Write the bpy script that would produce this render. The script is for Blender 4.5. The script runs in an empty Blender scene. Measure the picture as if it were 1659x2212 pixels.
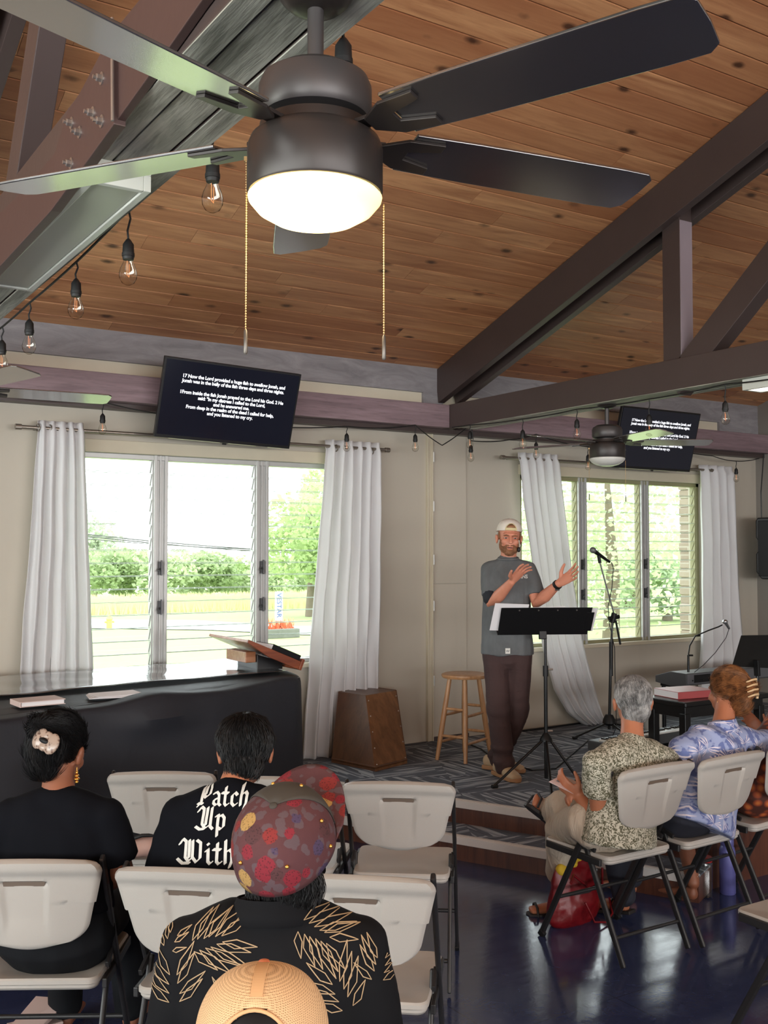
import bpy, bmesh, math, random
from mathutils import Vector, Matrix, noise
from mathutils.bvhtree import BVHTree
from math import sin, cos, pi, radians as R, atan2, sqrt

S = bpy.context.scene
COL = S.collection
# ------------------------------------------------------------------ camera
F_PX, CX, CY = 2237.0, 829.5, 1106.0
YAW, PITCH, EYE = R(32.6), math.atan(87 / 2237.0), 1.78
cd = bpy.data.cameras.new('camera'); cam = bpy.data.objects.new('camera', cd); COL.objects.link(cam)
cam.location = (0, 0, EYE); cam.rotation_euler = (pi / 2 + PITCH, 0, -YAW)
cd.sensor_fit = 'HORIZONTAL'; cd.sensor_width = 36; cd.lens = 36 * F_PX / 1659
cd.clip_start = 0.05; cd.clip_end = 1000
S.camera = cam
# ------------------------------------------------------------------ colour management
S.view_settings.view_transform = 'Standard'; S.view_settings.look = 'None'
S.view_settings.gamma = 1; S.view_settings.use_curve_mapping = False
S.view_settings.exposure = 0.08
S.cycles.max_bounces = 10; S.cycles.transparent_max_bounces = 24; S.cycles.transmission_bounces = 8
S.cycles.sample_clamp_indirect = 4.0; S.cycles.caustics_reflective = False; S.cycles.caustics_refractive = False
# ------------------------------------------------------------------ overcast sky
w = bpy.data.worlds.new('overcast_sky'); S.world = w; w.use_nodes = True
bg = w.node_tree.nodes['Background']; bg.inputs[0].default_value = (0.90, 0.95, 1.0, 1); bg.inputs[1].default_value = 4.4

def area(name, loc, rot, sx, sy, power, col=(1, 1, 1), spread=180):
    l = bpy.data.lights.new(name, 'AREA'); l.shape = 'RECTANGLE'; l.size = sx; l.size_y = sy
    l.energy = power; l.color = col; l.spread = R(spread)
    o = bpy.data.objects.new(name, l); COL.objects.link(o); o.location = loc; o.rotation_euler = rot
    return o
def point(name, loc, power, col, r=0.05):
    l = bpy.data.lights.new(name, 'POINT'); l.energy = power; l.color = col; l.shadow_soft_size = r
    o = bpy.data.objects.new(name, l); COL.objects.link(o); o.location = loc
    return o
# added fill lamps at assumed window rows of the unseen left and back walls
area('fill_left', (-4.2, 0.0, 1.75), (0, R(-122), 0), 1.5, 10.0, 400, (0.93, 0.99, 0.93))
area('fill_back', (1.5, -6.6, 1.75), (R(122), 0, 0), 11.0, 1.5, 560, (1.0, 0.98, 0.95))
# portals guide the sky's light through the two louvred windows of the front wall
for px_ in (2.95, 6.92):
    po = area('window_portal', (px_, 7.02, 1.7), (R(-90), 0, 0), 2.3, 1.5, 1)
    po.data.cycles.is_portal = True
# added fill lamps behind the camera, standing for unseen truss battens
area('batten_light', (0.9, -2.2, 2.68), (0, 0, 0), 0.3, 3.0, 45, (1.0, 0.93, 0.84))
area('batten_light', (5.0, -1.5, 2.68), (0, 0, 0), 0.3, 3.0, 60, (1.0, 0.93, 0.84))

# ------------------------------------------------------------------ pixel -> point on a plane of the room
_r = Vector((cos(YAW), -sin(YAW), 0)); _f = Vector((sin(YAW) * cos(PITCH), cos(YAW) * cos(PITCH), sin(PITCH)))
_u = _r.cross(_f)
EYEV = Vector((0, 0, EYE))
def ray(x, y): return _f + _r * ((x - CX) / F_PX) - _u * ((y - CY) / F_PX)
def aX(x, y, X): d = ray(x, y); return EYEV + d * (X / d.x)
def aY(x, y, Y): d = ray(x, y); return EYEV + d * (Y / d.y)
def aZ(x, y, Z): d = ray(x, y); return EYEV + d * ((Z - EYE) / d.z)

# ------------------------------------------------------------------ materials
MATS = {}
def lin(c):
    f = lambda v: (v / 12.92) if v <= 0.04045 else ((v + 0.055) / 1.055) ** 2.4
    return tuple(f(v / 255.0) for v in c) + (1,)
class NT:
    def __init__(s, name):
        s.m = bpy.data.materials.new(name); s.m.use_nodes = True; s.t = s.m.node_tree
        s.b = s.t.nodes['Principled BSDF']; s.out = s.t.nodes['Material Output']
    def n(s, typ, **k):
        x = s.t.nodes.new(typ)
        for a, b in k.items(): setattr(x, a, b)
        return x
    def l(s, a, b): s.t.links.new(a, b)
    def coord(s, scale=(1, 1, 1), rot=(0, 0, 0), loc=(0, 0, 0), kind='Object'):
        tc = s.n('ShaderNodeTexCoord'); mp = s.n('ShaderNodeMapping')
        mp.inputs['Scale'].default_value = scale; mp.inputs['Rotation'].default_value = rot; mp.inputs['Location'].default_value = loc
        s.l(tc.outputs[kind], mp.inputs[0]); return mp.outputs[0]
    def noise(s, vec, scale, detail=3, rough=0.5, dist=0.0):
        x = s.n('ShaderNodeTexNoise'); x.inputs['Scale'].default_value = scale; x.inputs['Detail'].default_value = detail
        x.inputs['Roughness'].default_value = rough; x.inputs['Distortion'].default_value = dist; s.l(vec, x.inputs['Vector']); return x.outputs['Fac']
    def vor(s, vec, scale, feature='F1', rnd=1.0, dims='3D'):
        x = s.n('ShaderNodeTexVoronoi'); x.voronoi_dimensions = dims; x.feature = feature; x.inputs['Scale'].default_value = scale
        x.inputs['Randomness'].default_value = rnd; s.l(vec, x.inputs['Vector']); return x
    def ramp(s, fac, stops, interp='LINEAR'):
        x = s.n('ShaderNodeValToRGB'); e = x.color_ramp.elements; x.color_ramp.interpolation = interp
        while len(e) < len(stops): e.new(0.5)
        for i, (p, c) in enumerate(stops):
            e[i].position = p; e[i].color = c if len(c) == 4 else tuple(c) + (1,)
        s.l(fac, x.inputs[0]); return x.outputs[0]
    def mix(s, fac, a, b, mode='MIX'):
        x = s.n('ShaderNodeMix'); x.data_type = 'RGBA'; x.blend_type = mode
        for v, i in ((fac, 0), (a, 6), (b, 7)):
            if hasattr(v, 'links'): s.l(v, x.inputs[i])
            else: x.inputs[i].default_value = v
        return x.outputs[2]
    def math(s, op, a, b=None):
        x = s.n('ShaderNodeMath'); x.operation = op
        for v, i in ((a, 0), (b, 1)):
            if v is None: continue
            if hasattr(v, 'links'): s.l(v, x.inputs[i])
            else: x.inputs[i].default_value = v
        return x.outputs[0]
    def bump(s, h, strength=0.3, dist=0.01):
        x = s.n('ShaderNodeBump'); x.inputs['Strength'].default_value = strength; x.inputs['Distance'].default_value = dist
        s.l(h, x.inputs['Height']); s.l(x.outputs[0], s.b.inputs['Normal'])
    def set(s, col=None, rough=None, metal=None, **k):
        for v, i in ((col, 'Base Color'), (rough, 'Roughness'), (metal, 'Metallic')):
            if v is None: continue
            if hasattr(v, 'links'): s.l(v, s.b.inputs[i])
            else: s.b.inputs[i].default_value = v
        for i, v in k.items(): s.b.inputs[i].default_value = v
        return s
def plain(name, rgb, rough=0.5, metal=0.0, var=0.08, nscale=8, bump=0.0, bscale=60, **k):
    """plain painted / plastic / cloth surface with slight procedural mottling"""
    if name in MATS: return MATS[name]
    t = NT(name); v = t.coord(); c = lin(rgb)
    f = t.noise(v, nscale, 4)
    a = tuple(max(0, x * (1 - var)) for x in c[:3]) + (1,); b = tuple(min(1, x * (1 + var)) for x in c[:3]) + (1,)
    t.set(t.mix(f, a, b), rough, metal)
    if bump: t.bump(t.noise(v, bscale, 3), bump, 0.004)
    for i, x in k.items(): t.b.inputs[i].default_value = x
    MATS[name] = t.m; return t.m
def emis(name, rgb, strength):
    if name in MATS: return MATS[name]
    t = NT(name); t.set(lin(rgb), 0.5); t.b.inputs['Emission Color'].default_value = lin(rgb); t.b.inputs['Emission Strength'].default_value = strength
    MATS[name] = t.m; return t.m
def wood(name, c1, c2, axis=0, rough=0.45, scale=1.0, bump=0.15, ring=12):
    """long-grained wood, the grain along the given axis"""
    if name in MATS: return MATS[name]
    t = NT(name); sc = [ring, ring, ring]; sc[axis] = 0.9
    v = t.coord(tuple(x * scale for x in sc))
    a = t.noise(v, 1.6, 5, 0.6, 0.6); b = t.noise(v, 7.0, 3, 0.6, 0.2)
    col = t.mix(t.ramp(a, [(0.3, (0, 0, 0)), (0.7, (1, 1, 1))]), lin(c1), lin(c2))
    col = t.mix(t.math('MULTIPLY', t.ramp(b, [(0.52, (0, 0, 0)), (0.75, (1, 1, 1))]), 0.45), col, tuple(x * 0.45 for x in lin(c1)[:3]) + (1,))
    t.set(col, rough); t.bump(b, bump, 0.003); MATS[name] = t.m; return t.m
def glass(name, tint=(1, 1, 1), gloss=1.0, rough=0.02):
    """thin clear glass: transparent with a fresnel-weighted reflection"""
    if name in MATS: return MATS[name]
    t = NT(name); t.t.nodes.remove(t.b)
    tr = t.n('ShaderNodeBsdfTransparent'); tr.inputs[0].default_value = tint + (1,)
    gl = t.n('ShaderNodeBsdfGlossy'); gl.inputs['Roughness'].default_value = rough
    fr = t.n('ShaderNodeFresnel'); fr.inputs[0].default_value = 1.5
    geo = t.n('ShaderNodeNewGeometry')
    mx = t.n('ShaderNodeMixShader'); t.l(t.math('MULTIPLY', t.math('MULTIPLY', fr.outputs[0], gloss), t.math('SUBTRACT', 1.0, geo.outputs['Backfacing'])), mx.inputs[0]); t.l(tr.outputs[0], mx.inputs[1]); t.l(gl.outputs[0], mx.inputs[2])
    t.l(mx.outputs[0], t.out.inputs[0]); MATS[name] = t.m; return t.m

# ------------------------------------------------------------------ objects
def tag(o, label=None, cat=None, group=None, kind=None):
    if label: o['label'] = label
    if cat: o['category'] = cat
    if group: o['group'] = group
    if kind: o['kind'] = kind
    return o
def thing(name, label, cat, loc=(0, 0, 0), rz=0.0, group=None):
    o = bpy.data.objects.new(name, None); COL.objects.link(o); o.location = loc; o.rotation_euler = (0, 0, rz)
    o.empty_display_size = 0.1
    return tag(o, label, cat, group)
def link_mesh(name, me, m=None, parent=None, bevel=0, smooth=None, sub=0):
    o = bpy.data.objects.new(name, me); COL.objects.link(o)
    if m is not None and not me.materials: me.materials.append(m)
    if parent: o.parent = parent
    if smooth is not None:
        me.polygons.foreach_set('use_smooth', [True] * len(me.polygons))
        if smooth < 179:
            md = None
            me.update()
            try: me.set_sharp_from_angle(angle=R(smooth))
            except Exception: pass
    if bevel:
        b = o.modifiers.new('bevel', 'BEVEL'); b.width = bevel; b.segments = 2; b.limit_method = 'ANGLE'; b.angle_limit = R(35)
    if sub:
        b = o.modifiers.new('sub', 'SUBSURF'); b.levels = sub; b.render_levels = sub
    return o
class MB:
    """collects simple shapes, links them as ONE mesh object"""
    def __init__(s): s.v = []; s.f = []
    def add(s, vs, fs):
        k = len(s.v); s.v += [tuple(p) for p in vs]; s.f += [tuple(i + k for i in f) for f in fs]; return s
    def box(s, x0, x1, y0, y1, z0, z1, M=None):
        vs = [Vector((x, y, z)) for x in (x0, x1) for y in (y0, y1) for z in (z0, z1)]
        if M is not None: vs = [M @ p for p in vs]
        return s.add(vs, [(0, 1, 3, 2), (4, 6, 7, 5), (0, 4, 5, 1), (2, 3, 7, 6), (0, 2, 6, 4), (1, 5, 7, 3)])
    def prism(s, poly, off):
        """planar polygon of 3-D points, extruded by the vector off"""
        n = len(poly); off = Vector(off); a = [Vector(p) for p in poly]
        return s.add(a + [p + off for p in a], [tuple(range(n))[::-1], tuple(range(n, 2 * n))] + [(i, (i + 1) % n, n + (i + 1) % n, n + i) for i in range(n)])
    def bar(s, p, q, wd, ht, up=(0, 0, 1)):
        p, q = Vector(p), Vector(q); d = (q - p).normalized(); sd = d.cross(Vector(up))
        if sd.length < 1e-4: sd = d.cross(Vector((0, 1, 0)))
        sd.normalize(); u = sd.cross(d)
        o = [sd * a * wd / 2 + u * b * ht / 2 for a, b in ((-1, -1), (1, -1), (1, 1), (-1, 1))]
        return s.prism([p + x for x in o], q - p)
    def tube(s, pts, r, n=10, caps=True):
        pts = [Vector(p) for p in pts]; m = len(pts); rs = r if isinstance(r, (list, tuple)) else [r] * m
        t0 = (pts[1] - pts[0]).normalized(); a = t0.cross(Vector((0, 0, 1)))
        if a.length < 0.05: a = t0.cross(Vector((0, 1, 0)))
        a.normalize(); vs = []
        for i, p in enumerate(pts):
            t = (pts[min(i + 1, m - 1)] - pts[max(i - 1, 0)]).normalized()
            a = (a - t * a.dot(t)).normalized(); b = t.cross(a)
            vs += [p + (a * cos(2 * pi * k / n) + b * sin(2 * pi * k / n)) * rs[i] for k in range(n)]
        fs = [(i * n + k, i * n + (k + 1) % n, (i + 1) * n + (k + 1) % n, (i + 1) * n + k) for i in range(m - 1) for k in range(n)]
        if caps: fs += [tuple(range(n))[::-1], tuple(range((m - 1) * n, m * n))]
        return s.add(vs, fs)
    def lathe(s, prof, c=(0, 0, 0), n=24, M=None):
        """profile of (radius, height) turned about the vertical through c"""
        vs = []; c = Vector(c)
        for r_, z in prof:
            for k in range(n):
                p = Vector((r_ * cos(2 * pi * k / n), r_ * sin(2 * pi * k / n), z))
                vs.append((M @ p if M is not None else p) + c)
        m = len(prof)
        fs = [(i * n + k, i * n + (k + 1) % n, (i + 1) * n + (k + 1) % n, (i + 1) * n + k) for i in range(m - 1) for k in range(n)]
        fs += [tuple(range(n))[::-1], tuple(range((m - 1) * n, m * n))]
        return s.add(vs, fs)
    def ell(s, c, rx, ry, rz, n=16, m=10, M=None):
        c = Vector(c); vs = []; 
        for i in range(1, m):
            th = pi * i / m
            for k in range(n):
                p = Vector((rx * sin(th) * cos(2 * pi * k / n), ry * sin(th) * sin(2 * pi * k / n), -rz * cos(th)))
                vs.append((M @ p if M is not None else p) + c)
        e = [Vector((0, 0, -rz)), Vector((0, 0, rz))]; vs += [(M @ p if M is not None else p) + c for p in e]
        b, t = len(vs) - 2, len(vs) - 1
        fs = [(i * n + k, i * n + (k + 1) % n, (i + 1) * n + (k + 1) % n, (i + 1) * n + k) for i in range(m - 2) for k in range(n)]
        fs += [(b, (k + 1) % n, k) for k in range(n)] + [((m - 2) * n + k, (m - 2) * n + (k + 1) % n, t) for k in range(n)]
        return s.add(vs, fs)
    def loft(s, rings, flat0=False, flat1=False):
        """closed tapered limb through rings of (centre, half-width, half-depth[, side vector]); domed ends"""
        P = [Vector(r_[0]) for r_ in rings]; m = len(P); n = 14; out = []
        side = None
        for i in range(m):
            t = (P[min(i + 1, m - 1)] - P[max(i - 1, 0)]).normalized()
            sv = Vector(rings[i][3]) if len(rings[i]) > 3 else (side if side is not None else (Vector((1, 0, 0)) if abs(t.x) < 0.8 else Vector((0, 1, 0))))
            side = (sv - t * sv.dot(t)).normalized(); out.append((P[i], rings[i][1], rings[i][2], side, t.cross(side), t))
        full = []
        p, a, b, sd, u, t = out[0]; h = min(a, b)
        for q in (() if flat0 else (0.15, 0.5, 0.8)): full.append((p - t * h * cos(q * pi / 2) * 0.8, a * sin(q * pi / 2), b * sin(q * pi / 2), sd, u))
        full += [o[:5] for o in out]
        p, a, b, sd, u, t = out[-1]; h = min(a, b)
        for q in (() if flat1 else (0.8, 0.5, 0.15)): full.append((p + t * h * cos(q * pi / 2) * 0.8, a * sin(q * pi / 2), b * sin(q * pi / 2), sd, u))
        vs = []
        for p, a, b, sd, u in full: vs += [p + sd * (a * cos(2 * pi * k / n)) + u * (b * sin(2 * pi * k / n)) for k in range(n)]
        m = len(full)
        fs = [(i * n + k, i * n + (k + 1) % n, (i + 1) * n + (k + 1) % n, (i + 1) * n + k) for i in range(m - 1) for k in range(n)]
        fs += [tuple(range(n))[::-1], tuple(range((m - 1) * n, m * n))]
        return s.add(vs, fs)
    def mesh(s, name):
        me = bpy.data.meshes.new(name); me.from_pydata(s.v, [], s.f); me.validate(); me.update(); return me
    def build(s, name, m=None, parent=None, bevel=0, smooth=None, sub=0):
        return link_mesh(name, s.mesh(name), m, parent, bevel, smooth, sub)
def dups(root, loc=None, rz=None, label=None, group=None):
    """a copy of a thing with copies of its parts and sub-parts"""
    r = root.copy(); COL.objects.link(r)
    if loc is not None: r.location = loc
    if rz is not None: r.rotation_euler = (0, 0, rz)
    if label: r['label'] = label
    if group: r['group'] = group
    for ch in KIDS(root):
        c = ch.copy(); COL.objects.link(c); c.parent = r
        for g in KIDS(ch):
            d = g.copy(); COL.objects.link(d); d.parent = c
    return r
def KIDS(o): return [x for x in list(COL.objects) if x.parent == o]
def struct(o): o['kind'] = 'structure'; return o
def remesh(mb, name, voxel=0.012, smooth=4, m=None, parent=None, fac=0.5, disp=None):
    """fuse overlapping closed shapes into one continuous skin"""
    me = mb.mesh(name + '_raw'); o = bpy.data.objects.new(name + '_raw', me); COL.objects.link(o)
    md = o.modifiers.new('r', 'REMESH'); md.mode = 'VOXEL'; md.voxel_size = voxel; md.use_smooth_shade = True
    if smooth:
        sm = o.modifiers.new('s', 'SMOOTH'); sm.iterations = smooth; sm.factor = fac
    dg = bpy.context.evaluated_depsgraph_get(); dg.update()
    ev = o.evaluated_get(dg); out = bpy.data.meshes.new_from_object(ev)
    bpy.data.objects.remove(o); bpy.data.meshes.remove(me); out.name = name
    out.materials.clear()
    if disp:
        nrm = [v.normal.copy() for v in out.vertices]
        for v, nn in zip(out.vertices, nrm): v.co = v.co + nn * disp(v.co)
    out.polygons.foreach_set('use_smooth', [True] * len(out.polygons)); out.update()
    return link_mesh(name, out, m, parent)
def text_mesh(txt, size, align='CENTER', spacing=1.0, line=1.0, shear=0.0, off=0.0, ext=0.0):
    cu = bpy.data.curves.new('t', 'FONT'); cu.body = txt; cu.size = size; cu.align_x = align; cu.space_character = spacing
    cu.space_line = line; cu.shear = shear; cu.offset = off; cu.extrude = ext; cu.resolution_u = 3
    o = bpy.data.objects.new('t', cu); COL.objects.link(o); dg = bpy.context.evaluated_depsgraph_get(); dg.update()
    me = bpy.data.meshes.new_from_object(o.evaluated_get(dg)); bpy.data.objects.remove(o); bpy.data.curves.remove(cu); return me
# ================================================================== the room
WY = 6.85                                                            # inner face of the front wall
SLOPE = 0.342; ZW = 3.26                                             # ceiling pitch, ceiling height at the wall
def zc(y): return ZW + SLOPE * (WY - y)
def plaster(name, rgb):
    t = NT(name); v = t.coord(); c = lin(rgb)
    a = t.noise(v, 1.1, 4, 0.6, 0.3); b = t.noise(v, 9.0, 4, 0.55, 0.8); s2 = t.noise(t.coord((6, 6, 0.5)), 1.0, 3)
    col = t.mix(a, tuple(x * 0.93 for x in c[:3]) + (1,), tuple(min(1, x * 1.05) for x in c[:3]) + (1,))
    col = t.mix(t.math('MULTIPLY', t.ramp(s2, [(0.55, (0, 0, 0)), (0.8, (1, 1, 1))]), 0.12), col, lin((140, 132, 120)))
    t.set(col, 0.6); t.bump(b, 0.12, 0.01); return t.m
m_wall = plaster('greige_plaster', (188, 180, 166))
m_sidewall = plaster('shaded_plaster', (140, 134, 128))  # wall plaster darkened to hold the shade on the right wall
m_floor = NT('polished_blue_floor'); t = m_floor; v = t.coord()
br = t.n('ShaderNodeTexBrick'); br.offset = 0; br.inputs['Scale'].default_value = 1; br.inputs['Brick Width'].default_value = 0.61; br.inputs['Row Height'].default_value = 0.61
br.inputs['Mortar Size'].default_value = 0.002; br.inputs['Color1'].default_value = (1, 1, 1, 1); br.inputs['Color2'].default_value = (0.86, 0.86, 0.86, 1); br.inputs['Mortar'].default_value = (0.45, 0.45, 0.45, 1)
t.l(v, br.inputs['Vector'])
n1 = t.noise(v, 2.2, 6, 0.65, 0.6); n2 = t.noise(v, 14, 5, 0.7, 1.0)
c = t.mix(n1, lin((40, 48, 80)), lin((62, 72, 108))); c = t.mix(t.math('MULTIPLY', t.ramp(n2, [(0.55, (0, 0, 0)), (0.8, (1, 1, 1))]), 0.25), c, lin((96, 104, 136)))
c = t.mix(1.0, c, br.outputs['Color'], 'MULTIPLY')
scr = t.noise(t.coord((1.2, 9, 1), (0, 0, 0.6)), 3.0, 4, 0.6, 0.5)
t.set(c, t.ramp(t.mix(0.5, n1, scr), [(0.3, (0.07,) * 3), (0.75, (0.22,) * 3)]), 0.0)
t.bump(t.mix(0.25, n2, n1), 0.10, 0.004); t.b.inputs['Specular IOR Level'].default_value = 0.75
m_floor = t.m
# carpet tiles: quarter-turned streaks
t = NT('streaked_carpet_tiles'); v = t.coord((1, 1, 1), (0, 0, R(28)))
ck = t.n('ShaderNodeTexChecker'); ck.inputs['Scale'].default_value = 2.0; t.l(v, ck.inputs['Vector'])
def streak(sx, sy):
    vv = t.coord((sx, sy, 1), (0, 0, R(28))); q = t.n('ShaderNodeTexVoronoi'); q.voronoi_dimensions = '2D'; q.inputs['Scale'].default_value = 1.0
    t.l(vv, q.inputs['Vector']); sp = t.n('ShaderNodeSeparateColor'); t.l(q.outputs['Color'], sp.inputs[0]); return sp.outputs[0]
ff = t.mix(ck.outputs['Fac'], streak(48, 4), streak(4, 48))
c = t.ramp(ff, [(0.0, lin((66, 71, 82))), (0.5, lin((86, 93, 105))), (0.66, lin((88, 95, 108))), (0.88, lin((178, 185, 194)))])
fz = t.noise(t.coord(), 260, 2)
t.set(t.mix(0.25, c, t.mix(fz, lin((56, 61, 72)), lin((124, 130, 142)))), 0.95); t.bump(fz, 0.5, 0.004); m_carpet = t.m
m_riser = wood('red_brown_riser_boards', (66, 36, 28), (98, 58, 42), 2, 0.4, 1.4)
m_nosing = plain('white_metal_nosing', (206, 200, 196), 0.4)
m_fascia = NT('grey_washed_board'); t = m_fascia; v = t.coord((1.2, 3, 5)); a = t.noise(v, 2.2, 6, 0.65, 1.0)
b2 = t.noise(t.coord((0.6, 1, 1)), 2.0, 3)
c = t.mix(t.ramp(a, [(0.3, (0, 0, 0)), (0.72, (1, 1, 1))]), lin((128, 126, 130)), lin((172, 170, 174))); c = t.mix(t.math('MULTIPLY', b2, 0.5), c, lin((116, 112, 116)))
t.set(c, 0.6); t.bump(a, 0.1, 0.004); m_fascia = t.m
m_beam = wood('mauve_stained_beam', (118, 98, 104), (150, 128, 134), 0, 0.55, 1.0, 0.2)
m_truss = plain('dark_brown_truss_paint', (72, 60, 58), 0.42, 0, 0.12, 4, 0.15, 30)
m_plate = plain('red_brown_gusset_paint', (74, 55, 53), 0.45, 0, 0.12, 5, 0.1, 30)
m_truss_under = wood('lit_rough_sawn_underside', (98, 98, 90), (196, 194, 182), 1, 0.6, 1.6, 0.5, 10)  # rough-sawn grain, its pale tone carrying the daylight on the undersides
m_strip = plain('cream_wall_strip', (214, 206, 186), 0.6, 0, 0.04)
# ceiling boards
t = NT('knotty_cedar_boards'); v = t.coord((0.7, 9, 9)); g = t.n('ShaderNodeNewGeometry'); rnd = g.outputs['Random Per Island']
off = t.n('ShaderNodeVectorMath'); off.operation = 'ADD'; cb = t.n('ShaderNodeCombineXYZ'); t.l(t.math('MULTIPLY', rnd, 37.0), cb.inputs[0]); t.l(t.math('MULTIPLY', rnd, 91.0), cb.inputs[1])
t.l(v, off.inputs[0]); t.l(cb.outputs[0], off.inputs[1]); vv = off.outputs[0]
a = t.noise(vv, 1.2, 5, 0.6, 1.2); b = t.noise(vv, 5, 4, 0.6, 0.5)
c = t.mix(t.ramp(a, [(0.3, (0, 0, 0)), (0.72, (1, 1, 1))]), lin((158, 104, 70)), lin((218, 164, 116)))
c = t.mix(t.math('MULTIPLY', t.ramp(b, [(0.5, (0, 0, 0)), (0.75, (1, 1, 1))]), 0.4), c, lin((118, 68, 42)))
c = t.mix(t.ramp(rnd, [(0, (0, 0, 0)), (1, (0.75,) * 3)]), c, lin((150, 92, 60)))
kv = t.n('ShaderNodeVectorMath'); kv.operation = 'ADD'; t.l(t.coord((4.0, 8.5, 8.5)), kv.inputs[0]); t.l(cb.outputs[0], kv.inputs[1])
k1 = t.vor(kv.outputs[0], 1.0); sep = t.n('ShaderNodeSeparateColor'); t.l(k1.outputs['Color'], sep.inputs[0])
kd = t.math('ADD', k1.outputs['Distance'], t.math('MULTIPLY', t.noise(t.coord(), 30, 2), 0.08))
kn = t.math('MULTIPLY', t.ramp(kd, [(0.13, (1, 1, 1)), (0.28, (0, 0, 0))]), t.ramp(sep.outputs[0], [(0.45, (0, 0, 0)), (0.55, (1, 1, 1))]))
c = t.mix(t.math('MULTIPLY', kn, 0.9), c, lin((58, 32, 22)))
t.set(c, 0.42); t.bump(b, 0.12, 0.003); m_ceil = t.m

X0, X1, Y0 = -4.2, 8.89, -6.85
# floor and the raised stage in the corner with its step
struct(MB().box(X0, X1, Y0, WY, -0.12, 0).build('floor', m_floor))
e_u = Vector((-0.425, 0.905, 0)); nrm = Vector((-0.905, -0.425, 0))     # stage edge direction and its outward normal
n1 = Vector((3.801, 5.145, 0)); n2 = Vector((4.035, 4.647, 0))
sA = n1 + e_u * 1.87; sB = n2 - e_u * 1.0
def slab(name, pa, pb, extra, z0, z1, m):
    return struct(MB().prism([(p[0], p[1], z0) for p in [pa, pb] + extra], (0, 0, z1 - z0)).build(name, m))
back = [Vector((X1, sB.y, 0)), Vector((X1, WY, 0))]
st = slab('stage_platform', sA, sB, back, 0.0, 0.262, m_riser)
st2 = slab('stage_carpet', sA, sB, back, 0.262, 0.27, m_carpet)
o1 = nrm * 0.27
sl = slab('stage_step', sA + o1 + e_u * 0.1, sB + o1 - e_u * 0.0, [sB - e_u * 0.0, sA + e_u * 0.1], 0.0, 0.127, m_riser)
slab('step_carpet', sA + o1, sB + o1, [sB, sA], 0.127, 0.135, m_carpet)
for nm, o, z in (('trim_1', Vector((0, 0, 0)), 0.274), ('trim_2', o1, 0.139)):
    mb = MB(); a, b = sA + o, sB + o
    mb.prism([a + Vector((0, 0, z - 0.045)), b + Vector((0, 0, z - 0.045)), b + Vector((0, 0, z)), a + Vector((0, 0, z))], nrm * 0.014)
    mb.prism([a + Vector((0, 0, z - 0.004)), b + Vector((0, 0, z - 0.004)), b - nrm * 0.03 + Vector((0, 0, z - 0.004)), a - nrm * 0.03 + Vector((0, 0, z - 0.004))], (0, 0, 0.006))
    struct(mb.build(nm, m_nosing, bevel=0.003))
# front wall with its two window openings
WIN = [(1.83, 4.06), (5.77, 8.06)]; WZ0, WZ1 = 0.96, 2.45
mb = MB(); ye = WY + 0.16; xs = [X0, WIN[0][0], WIN[0][1], WIN[1][0], WIN[1][1], X1 + 0.15]
for i in range(5):
    if i % 2 == 0: mb.box(xs[i], xs[i + 1], WY, ye, -0.1, ZW + 0.02)
    else: mb.box(xs[i], xs[i + 1], WY, ye, -0.1, WZ0); mb.box(xs[i], xs[i + 1], WY, ye, WZ1, ZW + 0.02)
struct(mb.build('wall_front', m_wall))
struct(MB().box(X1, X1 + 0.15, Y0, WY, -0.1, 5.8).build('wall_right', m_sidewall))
# unseen left and back walls, openings assumed for the added fill lamps
mb = MB(); mb.box(X0 - 0.15, X0, Y0, WY, -0.1, 0.95); mb.box(X0 - 0.15, X0, Y0, WY, 2.55, 5.8); mb.box(X0 - 0.15, X0, Y0, -5.1, 0.95, 2.55); mb.box(X0 - 0.15, X0, 5.1, WY, 0.95, 2.55)
struct(mb.build('wall_left', m_wall))
mb = MB(); mb.box(X0, X1, Y0 - 0.15, Y0, -0.1, 0.95); mb.box(X0, X1, Y0 - 0.15, Y0, 2.55, 3.3); mb.box(X0, -4.0, Y0 - 0.15, Y0, 0.95, 2.55); mb.box(7.2, X1, Y0 - 0.15, Y0, 0.95, 2.55)
struct(mb.build('wall_back', m_wall))
# ceiling: grooved boards, each its own prism, one mesh
random.seed(4); mb = MB(); W = 0.1415; cs = 1 / sqrt(1 + SLOPE ** 2); sn = SLOPE * cs
def board(side, s0, xa, xb):
    g = 0.0055; pr = [(s0 + 0.0005, 0.0), (s0 + 0.0005, 0.012), (s0 + W - 0.0005, 0.012), (s0 + W - 0.0005, 0.0)]
    pr = [(s0 + 0.0022, 0.009), (s0 + g, 0.0), (s0 + W - g, 0.0), (s0 + W - 0.0022, 0.009), (s0 + W - 0.0022, 0.02), (s0 + 0.0022, 0.02)]
    poly = []
    for s_, h in pr:
        y = (WY - s_ * cs) + h * sn; z = ZW + s_ * sn + h * cs
        poly.append((xa, y if side > 0 else -y, z))
    mb.prism(poly, (xb - xa, 0, 0))
nb = int(WY / cs / W) + 1
for side in (1, -1):
    for i in range(nb):
        x = X0 - random.random() * 3.5
        while x < X1:
            L = random.uniform(1.4, 3.6); xa, xb = max(x, X0), min(x + L, X1)
            if xb - xa > 0.02: board(side, i * W, xa, xb - 0.002)
            x += L
struct(mb.build('ceiling', m_ceil))
struct(MB().prism([(X0 - .2, WY + .2, ZW - 0.02), (X0 - .2, WY + .2, ZW + 0.1), (X0 - .2, 0, zc(0) + 0.12), (X0 - .2, -WY - .2, ZW + 0.1), (X0 - .2, -WY - .2, ZW - 0.02), (X0 - .2, 0, zc(0) + 0.03)], (X1 - X0 + 0.4, 0, 0)).build('roof_deck', m_truss))
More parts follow.
